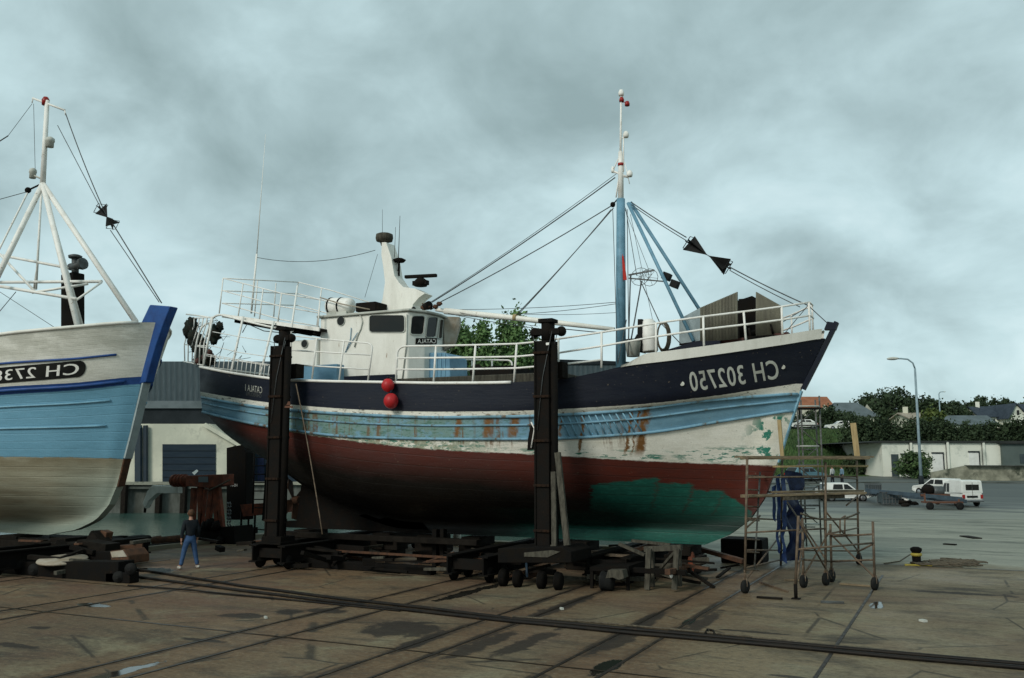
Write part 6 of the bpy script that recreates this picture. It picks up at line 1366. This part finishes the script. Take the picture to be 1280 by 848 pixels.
T(641, 402, 122, 29, 'darker tree beyond the trawler waist, left of the right black prop', 'leaf_light', g, 2, n=9500, size=.30, low=.33, dens=70)
T(664, 418, 124, 20, 'green tree partly hidden behind the right black prop', 'leaf_mid', g, 3, n=3600, size=.30, low=.28, dens=34)
T(562, 430, 118, 14, 'low dark tree behind the locker in front of the wheelhouse', 'leaf_mid', g, 4, n=2200, size=.30, low=.25)
g = 'trees on the skyline'
sky_ = [(1070, 500, 20, 150, 'leaf_dark'), (1092, 495, 22, 165, 'leaf_dark'), (1112, 490, 24, 150, 'leaf_dark'), (1134, 489, 24, 152, 'leaf_dark'), (1122, 497, 24, 140, 'leaf_dark'), (1160, 499, 22, 150, 'leaf_dark'), (1180, 499, 22, 165, 'leaf_dark'), (1200, 503, 20, 175, 'leaf_dark'), (1216, 502, 14, 190, 'leaf_dark'), (1228, 498, 14, 195, 'leaf_dark'), (1244, 502, 14, 200, 'leaf_dark'), (1258, 500, 13, 200, 'leaf_dark'), (1272, 504, 13, 195, 'leaf_dark'), (1290, 503, 14, 195, 'leaf_dark')]
names = ['leftmost low dark tree on the skyline right of the bow', 'dark tree on the skyline behind the grey-roofed house', 'tall dark tree on the skyline left of the tall street lamp', 'tallest dark tree touching the tall street lamp on the skyline', 'nearer dark tree filling the gap left of the tall lamp', 'dark tree on the skyline just right of the tall lamp', 'dark tree behind the small distant street lamp', 'dark tree right of the small distant street lamp', 'small dark skyline tree left of the slate-roofed house', 'pointed dark skyline tree above the left gable of the slate roof', 'skyline tree behind the left half of the slate roof', 'skyline tree behind the right half of the slate roof', 'skyline tree above the white gable wall', 'skyline tree at the right edge of the picture']
for i, (x, y, rp_, D, mt) in enumerate(sky_): T(x, y, D, rp_, names[i], mt, g, 10+i, n=4200, size=.27, low=.05, dens=40)
T(1166, 512, 122, 14, 'yellowish green bush-like tree in front of the dark skyline trees', 'leaf_yellow', None, 40, n=1500, size=.30, low=.0)
T(1143, 566, 89, 21, 'round green bush in front of the white garages', 'leaf_mid', None, 41, n=4200, size=.13, low=.0, name='bush', cat='bush', dens=50)
for i, (x, y, rp_, D, lab) in enumerate(((1034, 512, 22, 133, 'dark bushes behind the white car on the bank'), (1012, 516, 20, 140, 'dark bush right behind the scaffold tower'), (1055, 514, 22, 130, 'dark bush left of the grey-roofed house gable'), (1080, 524, 20, 118, 'dark bush at the left end of the long hedge'), (990, 520, 20, 138, 'dark bush just right of the trawler stem'), (1066, 568, 11, 98, 'dark bush at the left end of the garages'))):
    T(x, y, D, rp_, lab, 'leaf_dark', 'dark bushes on the bank', 50+i, n=3400, size=.20, low=.0, name='bush', cat='bush')
rnd = random.Random(90); o = thing('hedge', 'long dark green hedge above the flat roof of the garages', 'hedge', PD(50, 104, 2)); m = MB()
for k in range(40):
    px = 1058+k*6.6; top = ad(px, 527+3*mnoise.noise(V((k*.7, 0, 0)))+(5 if 1175 < px < 1260 else 0), 104); leaves(m, (top.x, top.y, (top.z+3.2)/2+.2), (.9, 1.0, (top.z-3.2)/2+.2), 900, .16, rnd, 30)
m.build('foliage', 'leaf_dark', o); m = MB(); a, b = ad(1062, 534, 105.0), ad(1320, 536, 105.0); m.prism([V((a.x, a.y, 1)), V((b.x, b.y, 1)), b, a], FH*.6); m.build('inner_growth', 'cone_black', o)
m = MB(); rnd = random.Random(91)
for k in range(5200):
    D = rnd.uniform(97, 113); px = rnd.uniform(960, 1070); p = PD((px-640)/1159*D, D); p.z = tz(p); h = rnd.uniform(.15, .5); a = rnd.uniform(0, 6.28); d = V((math.cos(a), math.sin(a), 0))*.07
    m._add([p-d, p+d, p+V((rnd.uniform(-.15, .15), 0, h))], [(0, 1, 2)])
o = m.build('rough_grass', 'leaf_mid'); tag(o, 'rough tall grass covering the bank behind the scaffold', 'grass', kind='stuff')
# ------------------------------------------------------------------ buildings on the right
def bld(name, label, cat, loc, group=None): return thing(name, label, cat, loc, group)
Dg = 93.0
c = bld('garage_row', 'low white garage building with flat dark roof, doors and pilasters', 'garage', ad(1180, 596, Dg))
z0, z1 = ad(1103, 598, Dg).z, ad(1103, 554, Dg).z
def W(px, z, D): p = ad(px, 571, D); return V((p.x, p.y, z))
def wbox(parent, name, x0, x1, za, zb_, D, th, mat, bevel=0):
    m = MB(); m.prism([W(x0, za, D), W(x1, za, D), W(x1, zb_, D), W(x0, zb_, D)], FH*th); return m.build(name, mat, parent, bevel=bevel)
wl_ = wbox(c, 'wall', 1103, 1252, z0-1, z1, Dg, 12, 'render_white')
m = MB(); m.prism([W(1103, z0-1, Dg+.05), W(1074, z0-1, Dg+14), W(1074, z1+.15, Dg+14), W(1103, z1-.02, Dg+.05)], RH*.2); m.build('side_wall', 'render_side', c)
m = MB(); m.prism([W(1072, z1+.02, Dg-.25), W(1254, z1+.02, Dg-.25), W(1254, z1+.22, Dg-.25), W(1101, z1+.22, Dg-.25)], FH*14); m.build('roof', 'roof_felt', c)
for x in (1139, 1185, 1230): wbox(c, 'pilaster', x-.6, x+2.0, z0-1, z1+.10, Dg-.25, .27, 'render_white'); wbox(c, 'downpipe', x-1.7, x-.7, z0-1, z1, Dg-.12, .12, 'steel_grey')  # the grey strip draws the dark line left of each pilaster
wbox(c, 'door', 1114, 1123, z0, ad(0, 568, Dg).z, Dg-.05, .1, 'container_blue')
wbox(c, 'door_lintel', 1126, 1137, ad(0, 568.5, Dg).z, ad(0, 567, Dg).z, Dg-.12, .15, 'fascia_dark')
for x0, x1, yt in ((1165, 1180, 565.5), (1211, 1225, 564)):
    zt = ad(0, yt, Dg).z; d_ = wbox(c, 'garage_door', x0, x1-1.2, z0, zt-.12, Dg-.03, .06, 'car_white'); wbox(d_, 'door_frame', x0, x1, zt-.14, zt, Dg-.10, .12, 'fascia_dark'); wbox(d_, 'door_frame', x1-1, x1, z0, zt-.14, Dg-.10, .12, 'fascia_dark')
c = bld('grey_building', 'grey flat-roofed building joined to the right end of the garages', 'building', ad(1290, 596, Dg))
wbox(c, 'wall', 1253.5, 1420, z0-1, z1-.1, Dg-.4, 10, 'grey_block'); wbox(c, 'roof', 1252, 1421, z1-.08, z1+.2, Dg-.7, 11, 'roof_felt')
for k in range(3): wbox(c, 'window', 1275+k*34, 1286+k*34, z0+1.5, z0+2.4, Dg-.46, .05, 'glass_sky')
c = bld('stone_wall', 'old mossy stone wall with sloping left end in front of the garages', 'wall', ad(1230, 600, 84))
m = MB(); m.prism([W(1165, .9, 84), W(1420, .9, 84), W(1420, ad(0, 583, 84).z, 84), W(1207, ad(0, 582.5, 84).z, 84), W(1186, ad(0, 586.5, 84).z, 84), W(1165, ad(0, 590.5, 84).z, 84)], FH*.5); m.build('masonry', 'stone_wall', c)
m = MB(); m.beam(W(1207, ad(0, 582.2, 84).z, 83.95), W(1420, ad(0, 582.7, 84).z, 83.95), .7, .08); m.build('coping', 'quay_concrete', c)
m = MB(); 
for q0_, q1_ in zip([(940, 606), (1100, 603.5), (1165, 603.5)], [(1100, 603.5), (1165, 603.5), (1420, 606)]): a, b = tg(*q0_), tg(*q1_); m.beam(a+ZZ*.03, b+ZZ*.03, .25, .10)
struct('road_kerb', m, 'quay_concrete')
def house(label, x0, x1, yr, ye, yb, D, roof, wall, gable=4.0, rid=0.0, wins=0, chim=None, depth=7):
    c = bld('house', label, 'house', ad((x0+x1)/2, yb, D), 'houses beyond the hedge'); ze, zr, zb_ = [ad(0, y, D).z for y in (ye, yr, yb)]
    zb_ = min(zb_, terz(ad((x0+x1)/2, 571, D).dot(RH), D)-.2)
    A, B = W(x0, 0, D), W(x1, 0, D); A.z = B.z = 0; dp = FH*depth
    m = MB(); m._add([A+ZZ*zb_, B+ZZ*zb_, B+ZZ*ze, A+ZZ*ze, A+dp+ZZ*zb_, B+dp+ZZ*zb_, B+dp+ZZ*ze, A+dp+ZZ*ze, A+dp*.5+ZZ*(zr-.1), B+dp*.5+ZZ*(zr-.1)], [(0, 1, 2, 3), (5, 4, 7, 6), (4, 0, 3, 8, 7), (1, 5, 6, 9, 2)]); m.build('wall', wall, c)
    m = MB(); e1 = (B-A).normalized()*.4; C0, C1_ = A-e1+ZZ*(ze-.15)-FH*.4, B+e1+ZZ*(ze-.15)-FH*.4; R0, R1 = A-e1*(1-rid*8)+dp*.5+ZZ*zr, B+e1*(1-rid*8)+dp*.5+ZZ*zr; Dd0, Dd1 = A-e1+dp+FH*.4+ZZ*(ze-.15), B+e1+dp+FH*.4+ZZ*(ze-.15)
    m.prism([C0, C1_, R1, R0], (0, 0, .15)); m.prism([R0, R1, Dd1, Dd0], (0, 0, .15)); ro = m.build('roof', roof, c)
    if chim: xx = chim; p = W(xx, zr-.3, D)+dp*.5; m = MB(); m.box(p.x-.35, p.x+.35, p.y-.35, p.y+.35, zr-.4, zr+1.0); m.build('chimney', wall, ro)
    for k in range(wins):
        xx = x0+(x1-x0)*(k+.6)/(wins+.2); m = MB(); zz = ze-.45; m.prism([W(xx-1.2, zz-.9, D-.03), W(xx+1.2, zz-.9, D-.03), W(xx+1.2, zz, D-.03), W(xx-1.2, zz, D-.03)], FH*.06); m.build('window', 'glass_dark', c)
    return c
house('house with bright orange tiled roof just right of the bow', 992, 1043, 495.5, 509, 520, 152, 'roof_orange', 'render_cream', wins=3)
house('house with wide pale grey roof left of the tall lamp', 1043, 1098, 503, 520, 530, 140, 'roof_grey', 'render_cream', wins=2, rid=.6)
house('cream cottage half hidden behind the tall lamp post', 1141, 1164, 516, 523, 537, 132, 'tan_side', 'render_cream', wins=3, chim=1148)
house('low grey-roofed house just right of the small distant lamp', 1184, 1202, 517, 530, 537, 132, 'roof_grey', 'render_white', wins=1, rid=.3)
house('long low grey-roofed building in front of the slate-roofed house', 1201, 1249, 519.5, 531, 538, 138, 'roof_grey', 'grey_block', wins=4)
house('white house with dark slate roof and dormers near the right edge', 1228, 1275, 508, 521, 532, 170, 'roof_slate', 'render_white', wins=4, chim=1238)
c = bld('house', 'white gable-fronted house at the right end of the slate roof', 'house', ad(1276, 525, 166), 'houses beyond the hedge')
m = MB(); m.prism([W(1267, 3, 166), W(1284, 3, 166), W(1284, ad(0, 516, 166).z, 166), W(1275.5, ad(0, 505, 166).z, 166), W(1267, ad(0, 520, 166).z, 166)], FH*9); m.build('wall', 'render_white', c)
m = MB(); m.prism([W(1275.5, ad(0, 504, 166).z, 165.6), W(1290, ad(0, 519, 166).z, 165.6), W(1290, ad(0, 519, 166).z-.3, 165.6), W(1275.5, ad(0, 505, 166).z-.1, 165.6)], FH*10); m.prism([W(1275.5, ad(0, 504, 166).z, 165.6), W(1265, ad(0, 523, 166).z, 165.6), W(1265, ad(0, 524, 166).z, 165.6), W(1275.5, ad(0, 505, 166).z, 165.6)], FH*10); m.build('roof', 'roof_slate', c)
m = MB(); m.prism([W(1275, ad(0, 519, 166).z, 165.95), W(1278, ad(0, 519, 166).z, 165.95), W(1278, ad(0, 513, 166).z, 165.95), W(1275, ad(0, 513, 166).z, 165.95)], FH*.08); m.build('window', 'glass_dark', c)
house('pale house at the right edge behind the white gable', 1284, 1330, 505, 516, 530, 178, 'roof_slate', 'render_white', wins=2)
# ------------------------------------------------------------------ warehouse across the basin
def uvwall(name, parent, x0, x1, y0, y1, D, th, mat):
    a, b, c_, d = [ad(x, y, D) for x, y in ((x0, y1), (x1, y1), (x1, y0), (x0, y0))]; w_ = (b-a).length; h_ = (d-a).length
    m = MB(); m.quad(a, b, c_, d, uv=[(0, 0), (w_, 0), (w_, h_), (0, h_)])
    e_ = FH*th; m._add([a, b, c_, d, a+e_, b+e_, c_+e_, d+e_], [(4, 7, 6, 5), (0, 3, 7, 4), (1, 5, 6, 2), (3, 2, 6, 7)]); return m.build(name, mat, parent)
c = bld('warehouse', 'large harbour warehouse with blue-grey ribbed cladding and white lower wall behind the boats', 'warehouse', ad(230, 604, 112))
m = MB(); m.prism([ad(x, y, 109.5) for x, y in ((60, 605), (60, 530), (262, 530), (300, 555), (291, 558), (291, 605))], FH*5); m.build('wall', 'render_cream', c)
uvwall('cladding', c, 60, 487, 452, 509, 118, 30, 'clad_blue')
m = MB(); m.prism([ad(x, y, 112) for x, y in ((60, 533), (60, 508.5), (420, 508.5), (420, 533))], FH*5.8); m.build('canopy', 'fascia_dark', c)
m = MB(); m.beam(ad(60, 506, 111.8), ad(420, 506, 111.8), .3, .9); m.build('gutter', 'roof_grey', c)
m = MB(); m.beam(ad(256, 531, 109.2), ad(304, 559, 109.2), .5, .45); m.beam(ad(303, 558, 109.2), ad(303, 566, 109.2), .4, .35); m.build('barge_board', 'render_cream', c)
d_ = MB(); d_.prism([ad(x, y, 109.4) for x, y in ((203, 605), (203, 555.5), (269.5, 555.5), (269.5, 605))], FH*.08); dd = d_.build('door', 'door_blue', c)
m = MB(); 
for k in range(1, 6): m.beam(ad(203, 555.5+k*8.2, 109.36), ad(269.5, 555.5+k*8.2, 109.36), .04, .05)
m.build('door_rail', 'fascia_dark', dd)
m = MB(); m.prism([ad(x, y, 109.33) for x, y in ((240, 591), (246, 587), (248, 589), (243, 594))], FH*.03); m.build('door_sign', 'panel_pale', dd)
for x in (173, 182): m = MB(); m.beam(ad(x, 532, 109.1), ad(x, 605, 109.1), .5 if x == 182 else .9, .3); m.build('downpipe', 'pipe_dark', c)
m = MB(); m.prism([ad(x, y, 110.5) for x, y in ((291.5, 605), (291.5, 560), (306, 566), (306, 605))], FH*4); m.build('opening', 'cone_black', c)
m = MB(); m.prism([ad(x, y, 114) for x, y in ((306, 605), (306, 534), (420, 534), (420, 605))], FH*3); m.build('back_wall', 'door_blue', c)
for k in range(3): m = MB(); x = 311+k*11; m.prism([ad(q, y, 113.9) for q, y in ((x, 604), (x, 572), (x+8, 572), (x+8, 604))], FH*.1); m.build('roller_door', 'tarp_blue', c)
c = bld('far_shed', 'low blue-grey shed seen over the trawler waist beside the mast', 'shed', ad(730, 470, 128))
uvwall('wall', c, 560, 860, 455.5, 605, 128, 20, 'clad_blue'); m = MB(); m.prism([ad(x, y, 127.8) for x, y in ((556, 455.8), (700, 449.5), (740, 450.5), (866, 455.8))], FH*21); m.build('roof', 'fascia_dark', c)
m = MB(); m.beam(ad(60, 610, 107.1), ad(305, 610, 107.1), .3, .25); struct('fender_rail', m, 'quay_concrete')
for i, x in enumerate((158, 118, 201, 232, 262)):
    m = MB(); a = ad(x, 606, 107.0); m.box(a.x-.35, a.x+.35, a.y-.4, a.y, -3.6, G0-.1); tag(m.build('quay_pile', 'dark_wood'), ['dark timber pile on the far quay wall right of the pale blue stem', 'dark timber pile on the far quay wall behind the pale blue bow', 'dark timber pile on the far quay wall under the cream arm', 'dark timber pile on the far quay wall left of the orange machine', 'dark timber pile on the far quay wall behind the orange machine'][i], 'pile', 'timber piles on the far quay wall')
# ------------------------------------------------------------------ vehicles (local: +y forward, origin on the ground under the middle)
def car(label, body='car_white', kind='saloon', L=3.7, Wd=1.5, H=1.3, loc=(0, 0, 0), rz=0, lower=None, cat='car', name='parked_car', group='cars parked around the yard', band=None):
    o = thing(name, label, cat, (0, 0, 0), group); h = L/2; w2 = Wd/2
    if kind == 'van': side = [(-h, .42), (-h, .80), (-h+.02, .86), (h*.28, .86), (h*.36, .84), (h*.92, .74), (h, .62), (h, .36)]
    else: side = [(-h, .40), (-h, .72), (-h*.90, .82), (h*.35, .84), (h*.93, .70), (h, .56), (h, .34)]
    m = MB(); bot = [(h*.8, .26), (-h*.8, .26)]; prof = side+bot
    N_ = len(prof); ws = [w2*(.90 if abs(y) > h*.97 else 1.0) for y, z in prof]
    vs = [V((-w_, y, z)) for (y, z), w_ in zip(prof, ws)]+[V((w_, y, z)) for (y, z), w_ in zip(prof, ws)]
    m._add(vs, [tuple(range(N_)), tuple(range(N_, 2*N_))[::-1]]+[(i, N_+i, N_+(i+1) % N_, (i+1) % N_) for i in range(N_)]); m.build('body', body, o, bevel=.05)
    zb_ = .83
    if kind == 'van': cab = [(h*.34, zb_), (h*.10, H-.16), (h*.02, H-.10), (-h*.12, H-.09), (-h*.20, H), (-h*.90, H), (-h*.99, H-.06), (-h, zb_)]
    else: cab = [(h*.38, zb_), (h*.05, H-.02), (-h*.05, H), (-h*.55, H-.02), (-h*.86, zb_)] if kind == 'saloon' else [(h*.38, zb_), (h*.08, H-.02), (0, H), (-h*.75, H-.02), (-h*.97, zb_)]
    tp = .84 if kind != 'van' else .93
    m = MB(); N_ = len(cab); ws = [w2*(.98-(z-zb_)/(H-zb_)*(1-tp)) for y, z in cab]
    m._add([V((-w_, y, z)) for (y, z), w_ in zip(cab, ws)]+[V((w_, y, z)) for (y, z), w_ in zip(cab, ws)], [tuple(range(N_)), tuple(range(N_, 2*N_))[::-1]]+[(i, N_+i, N_+(i+1) % N_, (i+1) % N_) for i in range(N_)])
    m.build('cabin', body, o, bevel=.03)
    def sidewin(y0, y1, yt0, yt1, za, zt):
        for s_ in (-1, 1):
            def wx(z): return s_*(w2*(.98-(z-zb_)/(H-zb_)*(1-tp))+.006)
            m = MB(); q = [V((wx(za), y0, za)), V((wx(za), y1, za)), V((wx(zt), yt1, zt)), V((wx(zt), yt0, zt))]; m.prism(q, (s_*.012, 0, 0)); m.build('side_window', 'glass_dark', o)
    za, zt = zb_+.04, H-.10
    if kind == 'van': sidewin(h*.24, -h*.02, h*.07, -h*.03, za, H-.22); sidewin(-h*.07, -h*.22, -h*.07, -h*.22, za, H-.22)
    else: sidewin(h*.28, -h*.10, h*.04, -h*.10, za, zt); sidewin(-h*.15, -h*.55, -h*.15, -h*.50, za, zt)
    def endwin(y0, z0_, y1, z1_, ww, nm):
        m = MB(); f = 1 if y0 > 0 else -1; k = .80*ww; q = [V((-w2*k, y0+.012*f, z0_)), V((w2*k, y0+.012*f, z0_)), V((w2*k*.9, y1+.012*f, z1_)), V((-w2*k*.9, y1+.012*f, z1_))]; m.prism(q, (0, .012*f, .006)); m.build(nm, 'glass_dark', o)
    if kind == 'van':
        endwin(h*.32, zb_+.05, h*.12, H-.22, 1, 'windscreen')
        for s_ in (-1, 1): m = MB(); m.box(s_*w2*.03, s_*w2*.60, -h-.02, -h+.0, 1.02, 1.36); m.build('rear_window', 'glass_dark', o)
        m = MB(); m.box(-.006, .006, -h-.026, -h-.01, .5, H-.12); m.build('door_gap', 'rubber', o)
    else:
        endwin(h*.36, zb_+.04, h*.08, H-.07, 1, 'windscreen'); endwin(-h*(.84 if kind == 'saloon' else .955), zb_+.06, -h*(.60 if kind == 'saloon' else .79), H-.09, 1, 'rear_window')
    for s_ in (-1, 1):
        for y in (-h*.62, h*.62):
            wh = MB(); wh.lathe(V((s_*(w2-.14), y, .28)), [(.18, 0), (.27, .01), (.28, .04), (.28, .13), (.26, .155), (.18, .16)], 20, (s_, 0, 0)); wo = wh.build('wheel', 'rubber', o)
            m = MB(); m.lathe(V((s_*(w2+.012), y, .28)), [(.17, 0), (.15, .015), (.05, .03)], 14, (s_, 0, 0)); m.build('hubcap', 'chrome', wo)
        m = MB(); m.box(s_*w2*.72, s_*w2*.94, -h-.03, -h+.03, .50, .74); m.build('tail_light', 'lamp_red', o)
        m = MB(); m.lathe(V((s_*w2*.72, h-.01, .55)), [(.09, 0), (.09, .03), (.05, .05)], 12, (0, 1, 0)); m.build('headlight', 'lamp_white', o)
    for y in (-h-.05, h+.01): m = MB(); m.box(-w2*.95, w2*.95, y, y+.05, .34, .44); m.build('bumper', 'chrome', o, bevel=.01)
    if kind == 'van': m = MB(); m.box(-w2*.55, w2*.45, -h-.035, -h-.02, .56, .68); m.build('number_plate', 'cone_black', o); m = MB(); m.box(-w2, w2, -h*1.0-.015, h*.3, .30, .36); m.build('sill', 'steel_grey', o)
    if lower: m = MB(); m.box(-w2-.01, w2+.01, -h-.01, h*.7, .34, .52); m.build('side_band', lower, o)
    o.location = loc; o.rotation_euler = (0, 0, rz); return o
vp = G(1213, 634); car('white boxy delivery van parked with its rear doors towards the camera', kind='van', L=3.5, Wd=1.42, H=1.62, loc=vp+V((-sn, cs, 0))*1.75+V((0, 0, .01)), rz=math.radians(32), cat='van', name='delivery_van')
p = tg(1174, 620); car('pale car parked beyond the trailer, left of the white van', 'car_white', 'hatch', loc=p, rz=math.radians(50), H=1.28)
p = G(1054, 627.5); car('old white estate car behind the scaffold, above its middle deck', 'car_white', 'hatch', L=3.5, loc=p+V((0, 0, .01)), rz=math.radians(-62), H=1.3)
p = tg(1008, 602); car('pale blue car with a red band seen through the scaffold tower', 'car_teal', 'hatch', loc=p, rz=math.radians(-40), lower='car_red')
for i, (x, y, r_) in enumerate(((1050, 540.5, -66), (1003, 538, -62))):
    p = ad(x, y-1.5, 117); p.z = max(p.z, tz(p)+.35); car(['white car on the grass bank left of the hedge', 'white car on the grass bank seen through the top of the scaffold tower'][i], 'car_white', 'hatch' if i == 0 else 'saloon', L=3.5, Wd=1.4, H=1.2, loc=p, rz=math.radians(r_+180))
for i, (x, y, top, rz) in enumerate(((1041, 606.5, 'shirt_white', 1.0), (1053, 606.5, 'shirt_blue', 2.2))):
    p = tg(x, y); person(tuple(p), rz, 1.6, ['distant person in white top and dark trousers beyond the scaffold', 'distant person in pale blue top beyond the scaffold, right of the other'][i], top, 'trousers_dark', 'shoe', 'hair', .1, .2, 0, ((.1, 0), (.1, .05)), False, 'people walking in the yard')
# trailer, beams, cages
c = thing('trailer', 'low orange trailer loaded with long blue-grey steel beams left of the white van', 'trailer', G(1178, 636))
A0 = G(1178, 637); Xr = RH
m = MB(); m.frame(A0+ZZ*.42, Xr, FH, ZZ, 1.05, .45, .05); m.build('chassis', 'trailer_orange', c); m = MB(); m.beam(A0+ZZ*.4-Xr*1.0, A0+ZZ*.95-Xr*1.0, .1); m.beam(A0+ZZ*.4+Xr*1.0, A0+ZZ*.6+Xr*1.0, .1); m.build('stake', 'trailer_orange', c)
for s_ in (-.95, .8): m = MB(); m.lathe(A0+Xr*s_-FH*.45+ZZ*.22, [(.1, 0), (.22, .02), (.22, .12), (.1, .14)], 14, -FH); m.build('wheel', 'rubber', c)
for i in range(3):
    m = MB(); a, b = ad(1082+i*3, 613+i*2, 61+i*1.2), ad(1202+i*3, 624+i*1.5, 55+i*.5); m.beam(a, b, .10, .22); tag(m.build('steel_beam', 'beam_blue'), ['uppermost long steel beam laid across the orange trailer', 'middle long steel beam laid across the orange trailer', 'lowest long steel beam laid across the orange trailer'][i], 'steel beam', 'steel beams on the trailer')
c = thing('compressor', 'dark engine with reddish base on the trailer, in front of the pale car', 'engine', ad(1163, 620, 57.5))
m = MB(); p = ad(1160, 612, 57.5); m.sphere(p, .38, 14, 10, (1, 1, .9), .2); m.build('housing', 'dark_steel', c); m = MB(); p = ad(1172, 614, 57.5); m.lathe(p, [(.26, -.3), (.3, -.2), (.3, .3), (.2, .35)], 14, RH); m.build('drum', 'steel_grey', c); m = MB(); m.beam(ad(1150, 619, 57.4), ad(1186, 619, 57.2), .5, .14); m.build('base', 'trailer_orange', c)
def cage(x0, x1, y0, y1, lab, D):
    o = thing('cage_box', lab, 'cage', ad((x0+x1)/2, y1, D), 'pallet cages in the yard'); a, b = ad(x0, y1, D), ad(x1, y1, D); h_ = ad(x0, y0, D).z-a.z; w_ = (b-a).length; m = MB(); d_ = FH*w_*.8
    m.prism([a+ZZ*.1, b+ZZ*.1, b+ZZ*(h_*.92), a+ZZ*(h_*.92)], d_); m.build('load', 'container_blue', o)
    m = MB()
    for s_ in (V(), d_):
        for k in range(7): q = a.lerp(b, k/6)+s_-FH*.03; m.beam(q, q+ZZ*h_, .04)
        for k in (.08, .5, 1): m.beam(a+s_+ZZ*h_*k-FH*.03, b+s_+ZZ*h_*k-FH*.03, .05)
    for q in (a, b): m.beam(q+ZZ*h_, q+d_+ZZ*h_, .05)
    m.build('cage_bars', 'steel_grey', o)
cage(1086.5, 1102, 605, 621, 'dark pallet cage standing behind the larger pale one', 62); cage(1104, 1127, 615.5, 631, 'larger grey-blue pallet cage left of the trailer', 59.5)
m = MB(); rnd = random.Random(8)
for k in range(22): m.sphere(G(rnd.uniform(1127, 1144), rnd.uniform(629, 634))+ZZ*rnd.uniform(.05, .3), rnd.uniform(.08, .2), 7, 5, (1.3, 1, .7), .5)
tag(m.build('junk_pile', 'dark_wood'), 'small dark heap of junk between the pale cage and the trailer', 'junk')
m = MB(); 
for x, y in ((1130, 629), (1134, 631)): m.sphere(G(x, y)+ZZ*.3, .18, 8, 6, (1, 1, .7), .5)
tag(m.build('white_rag', 'rail_white'), 'white rag on the junk heap beside the pale cage', 'rag')
m = MB(); p = G(1240, 622); m.sphere(p+ZZ*.08, .25, 9, 6, (1.3, .8, .35), .6); tag(m.build('blue_rag', 'tarp_blue'), 'small blue rag on the asphalt right of the white van', 'rag')
m = MB(); 
for x, y in ((1270, 597), (1276, 596), (1247, 599)): p = tg(x, y+1); m.sphere(p+ZZ*.2, .35, 9, 6, (1.3, .8, .6), .6)
tag(m.build('white_sacks', 'rail_white'), 'white sacks lying at the foot of the stone wall', 'sacks')
# ------------------------------------------------------------------ street lamps
def lamp(bx, by, ty, dx, D, label, r=.10, head=.5):
    o = thing('street_lamp', label, 'street lamp', ad(bx, by, D), 'street lamps'); b = ad(bx, by, D); t_ = ad(bx-4 if dx < 0 else bx, ty, D); top = V((b.x, b.y, t_.z)); b.z = min(b.z, tz(b)); s_ = D/FPX
    m = MB(); m.tube([b, b.lerp(top, .45), top-ZZ*(abs(dx)*s_*.45)], [r*1.3, r, r*.8], 10); m.build('pole', 'pole_paint', o)
    m = MB(); q = top-ZZ*(abs(dx)*s_*.45); e_ = RH*dx*s_; m.tube([q, q+ZZ*(abs(dx)*s_*.25)+e_*.08, q+ZZ*(abs(dx)*s_*.42)+e_*.3, top+e_*.6, top+e_*.85], r*.6, 8); m.build('arm', 'pole_paint', o)
    m = MB(); c0 = top+e_*.85; m.sphere(c0+e_*.12, abs(dx)*s_*.26, 12, 8, (1, .5, .28)); m.build('lamp_head', 'dull_white', o)
    m = MB(); m.lathe(b, [(r*1.9, 0), (r*1.9, .9), (r*1.3, 1.0)], 10); m.build('base_collar', 'fascia_dark', o)
lamp(1152, 610, 448.5, -28, 78, 'tall pale street lamp rising in front of the white garages', .11)
lamp(1176, 533, 490, 7, 125, 'small distant street lamp beyond the hedge, right of the tall one', .09)
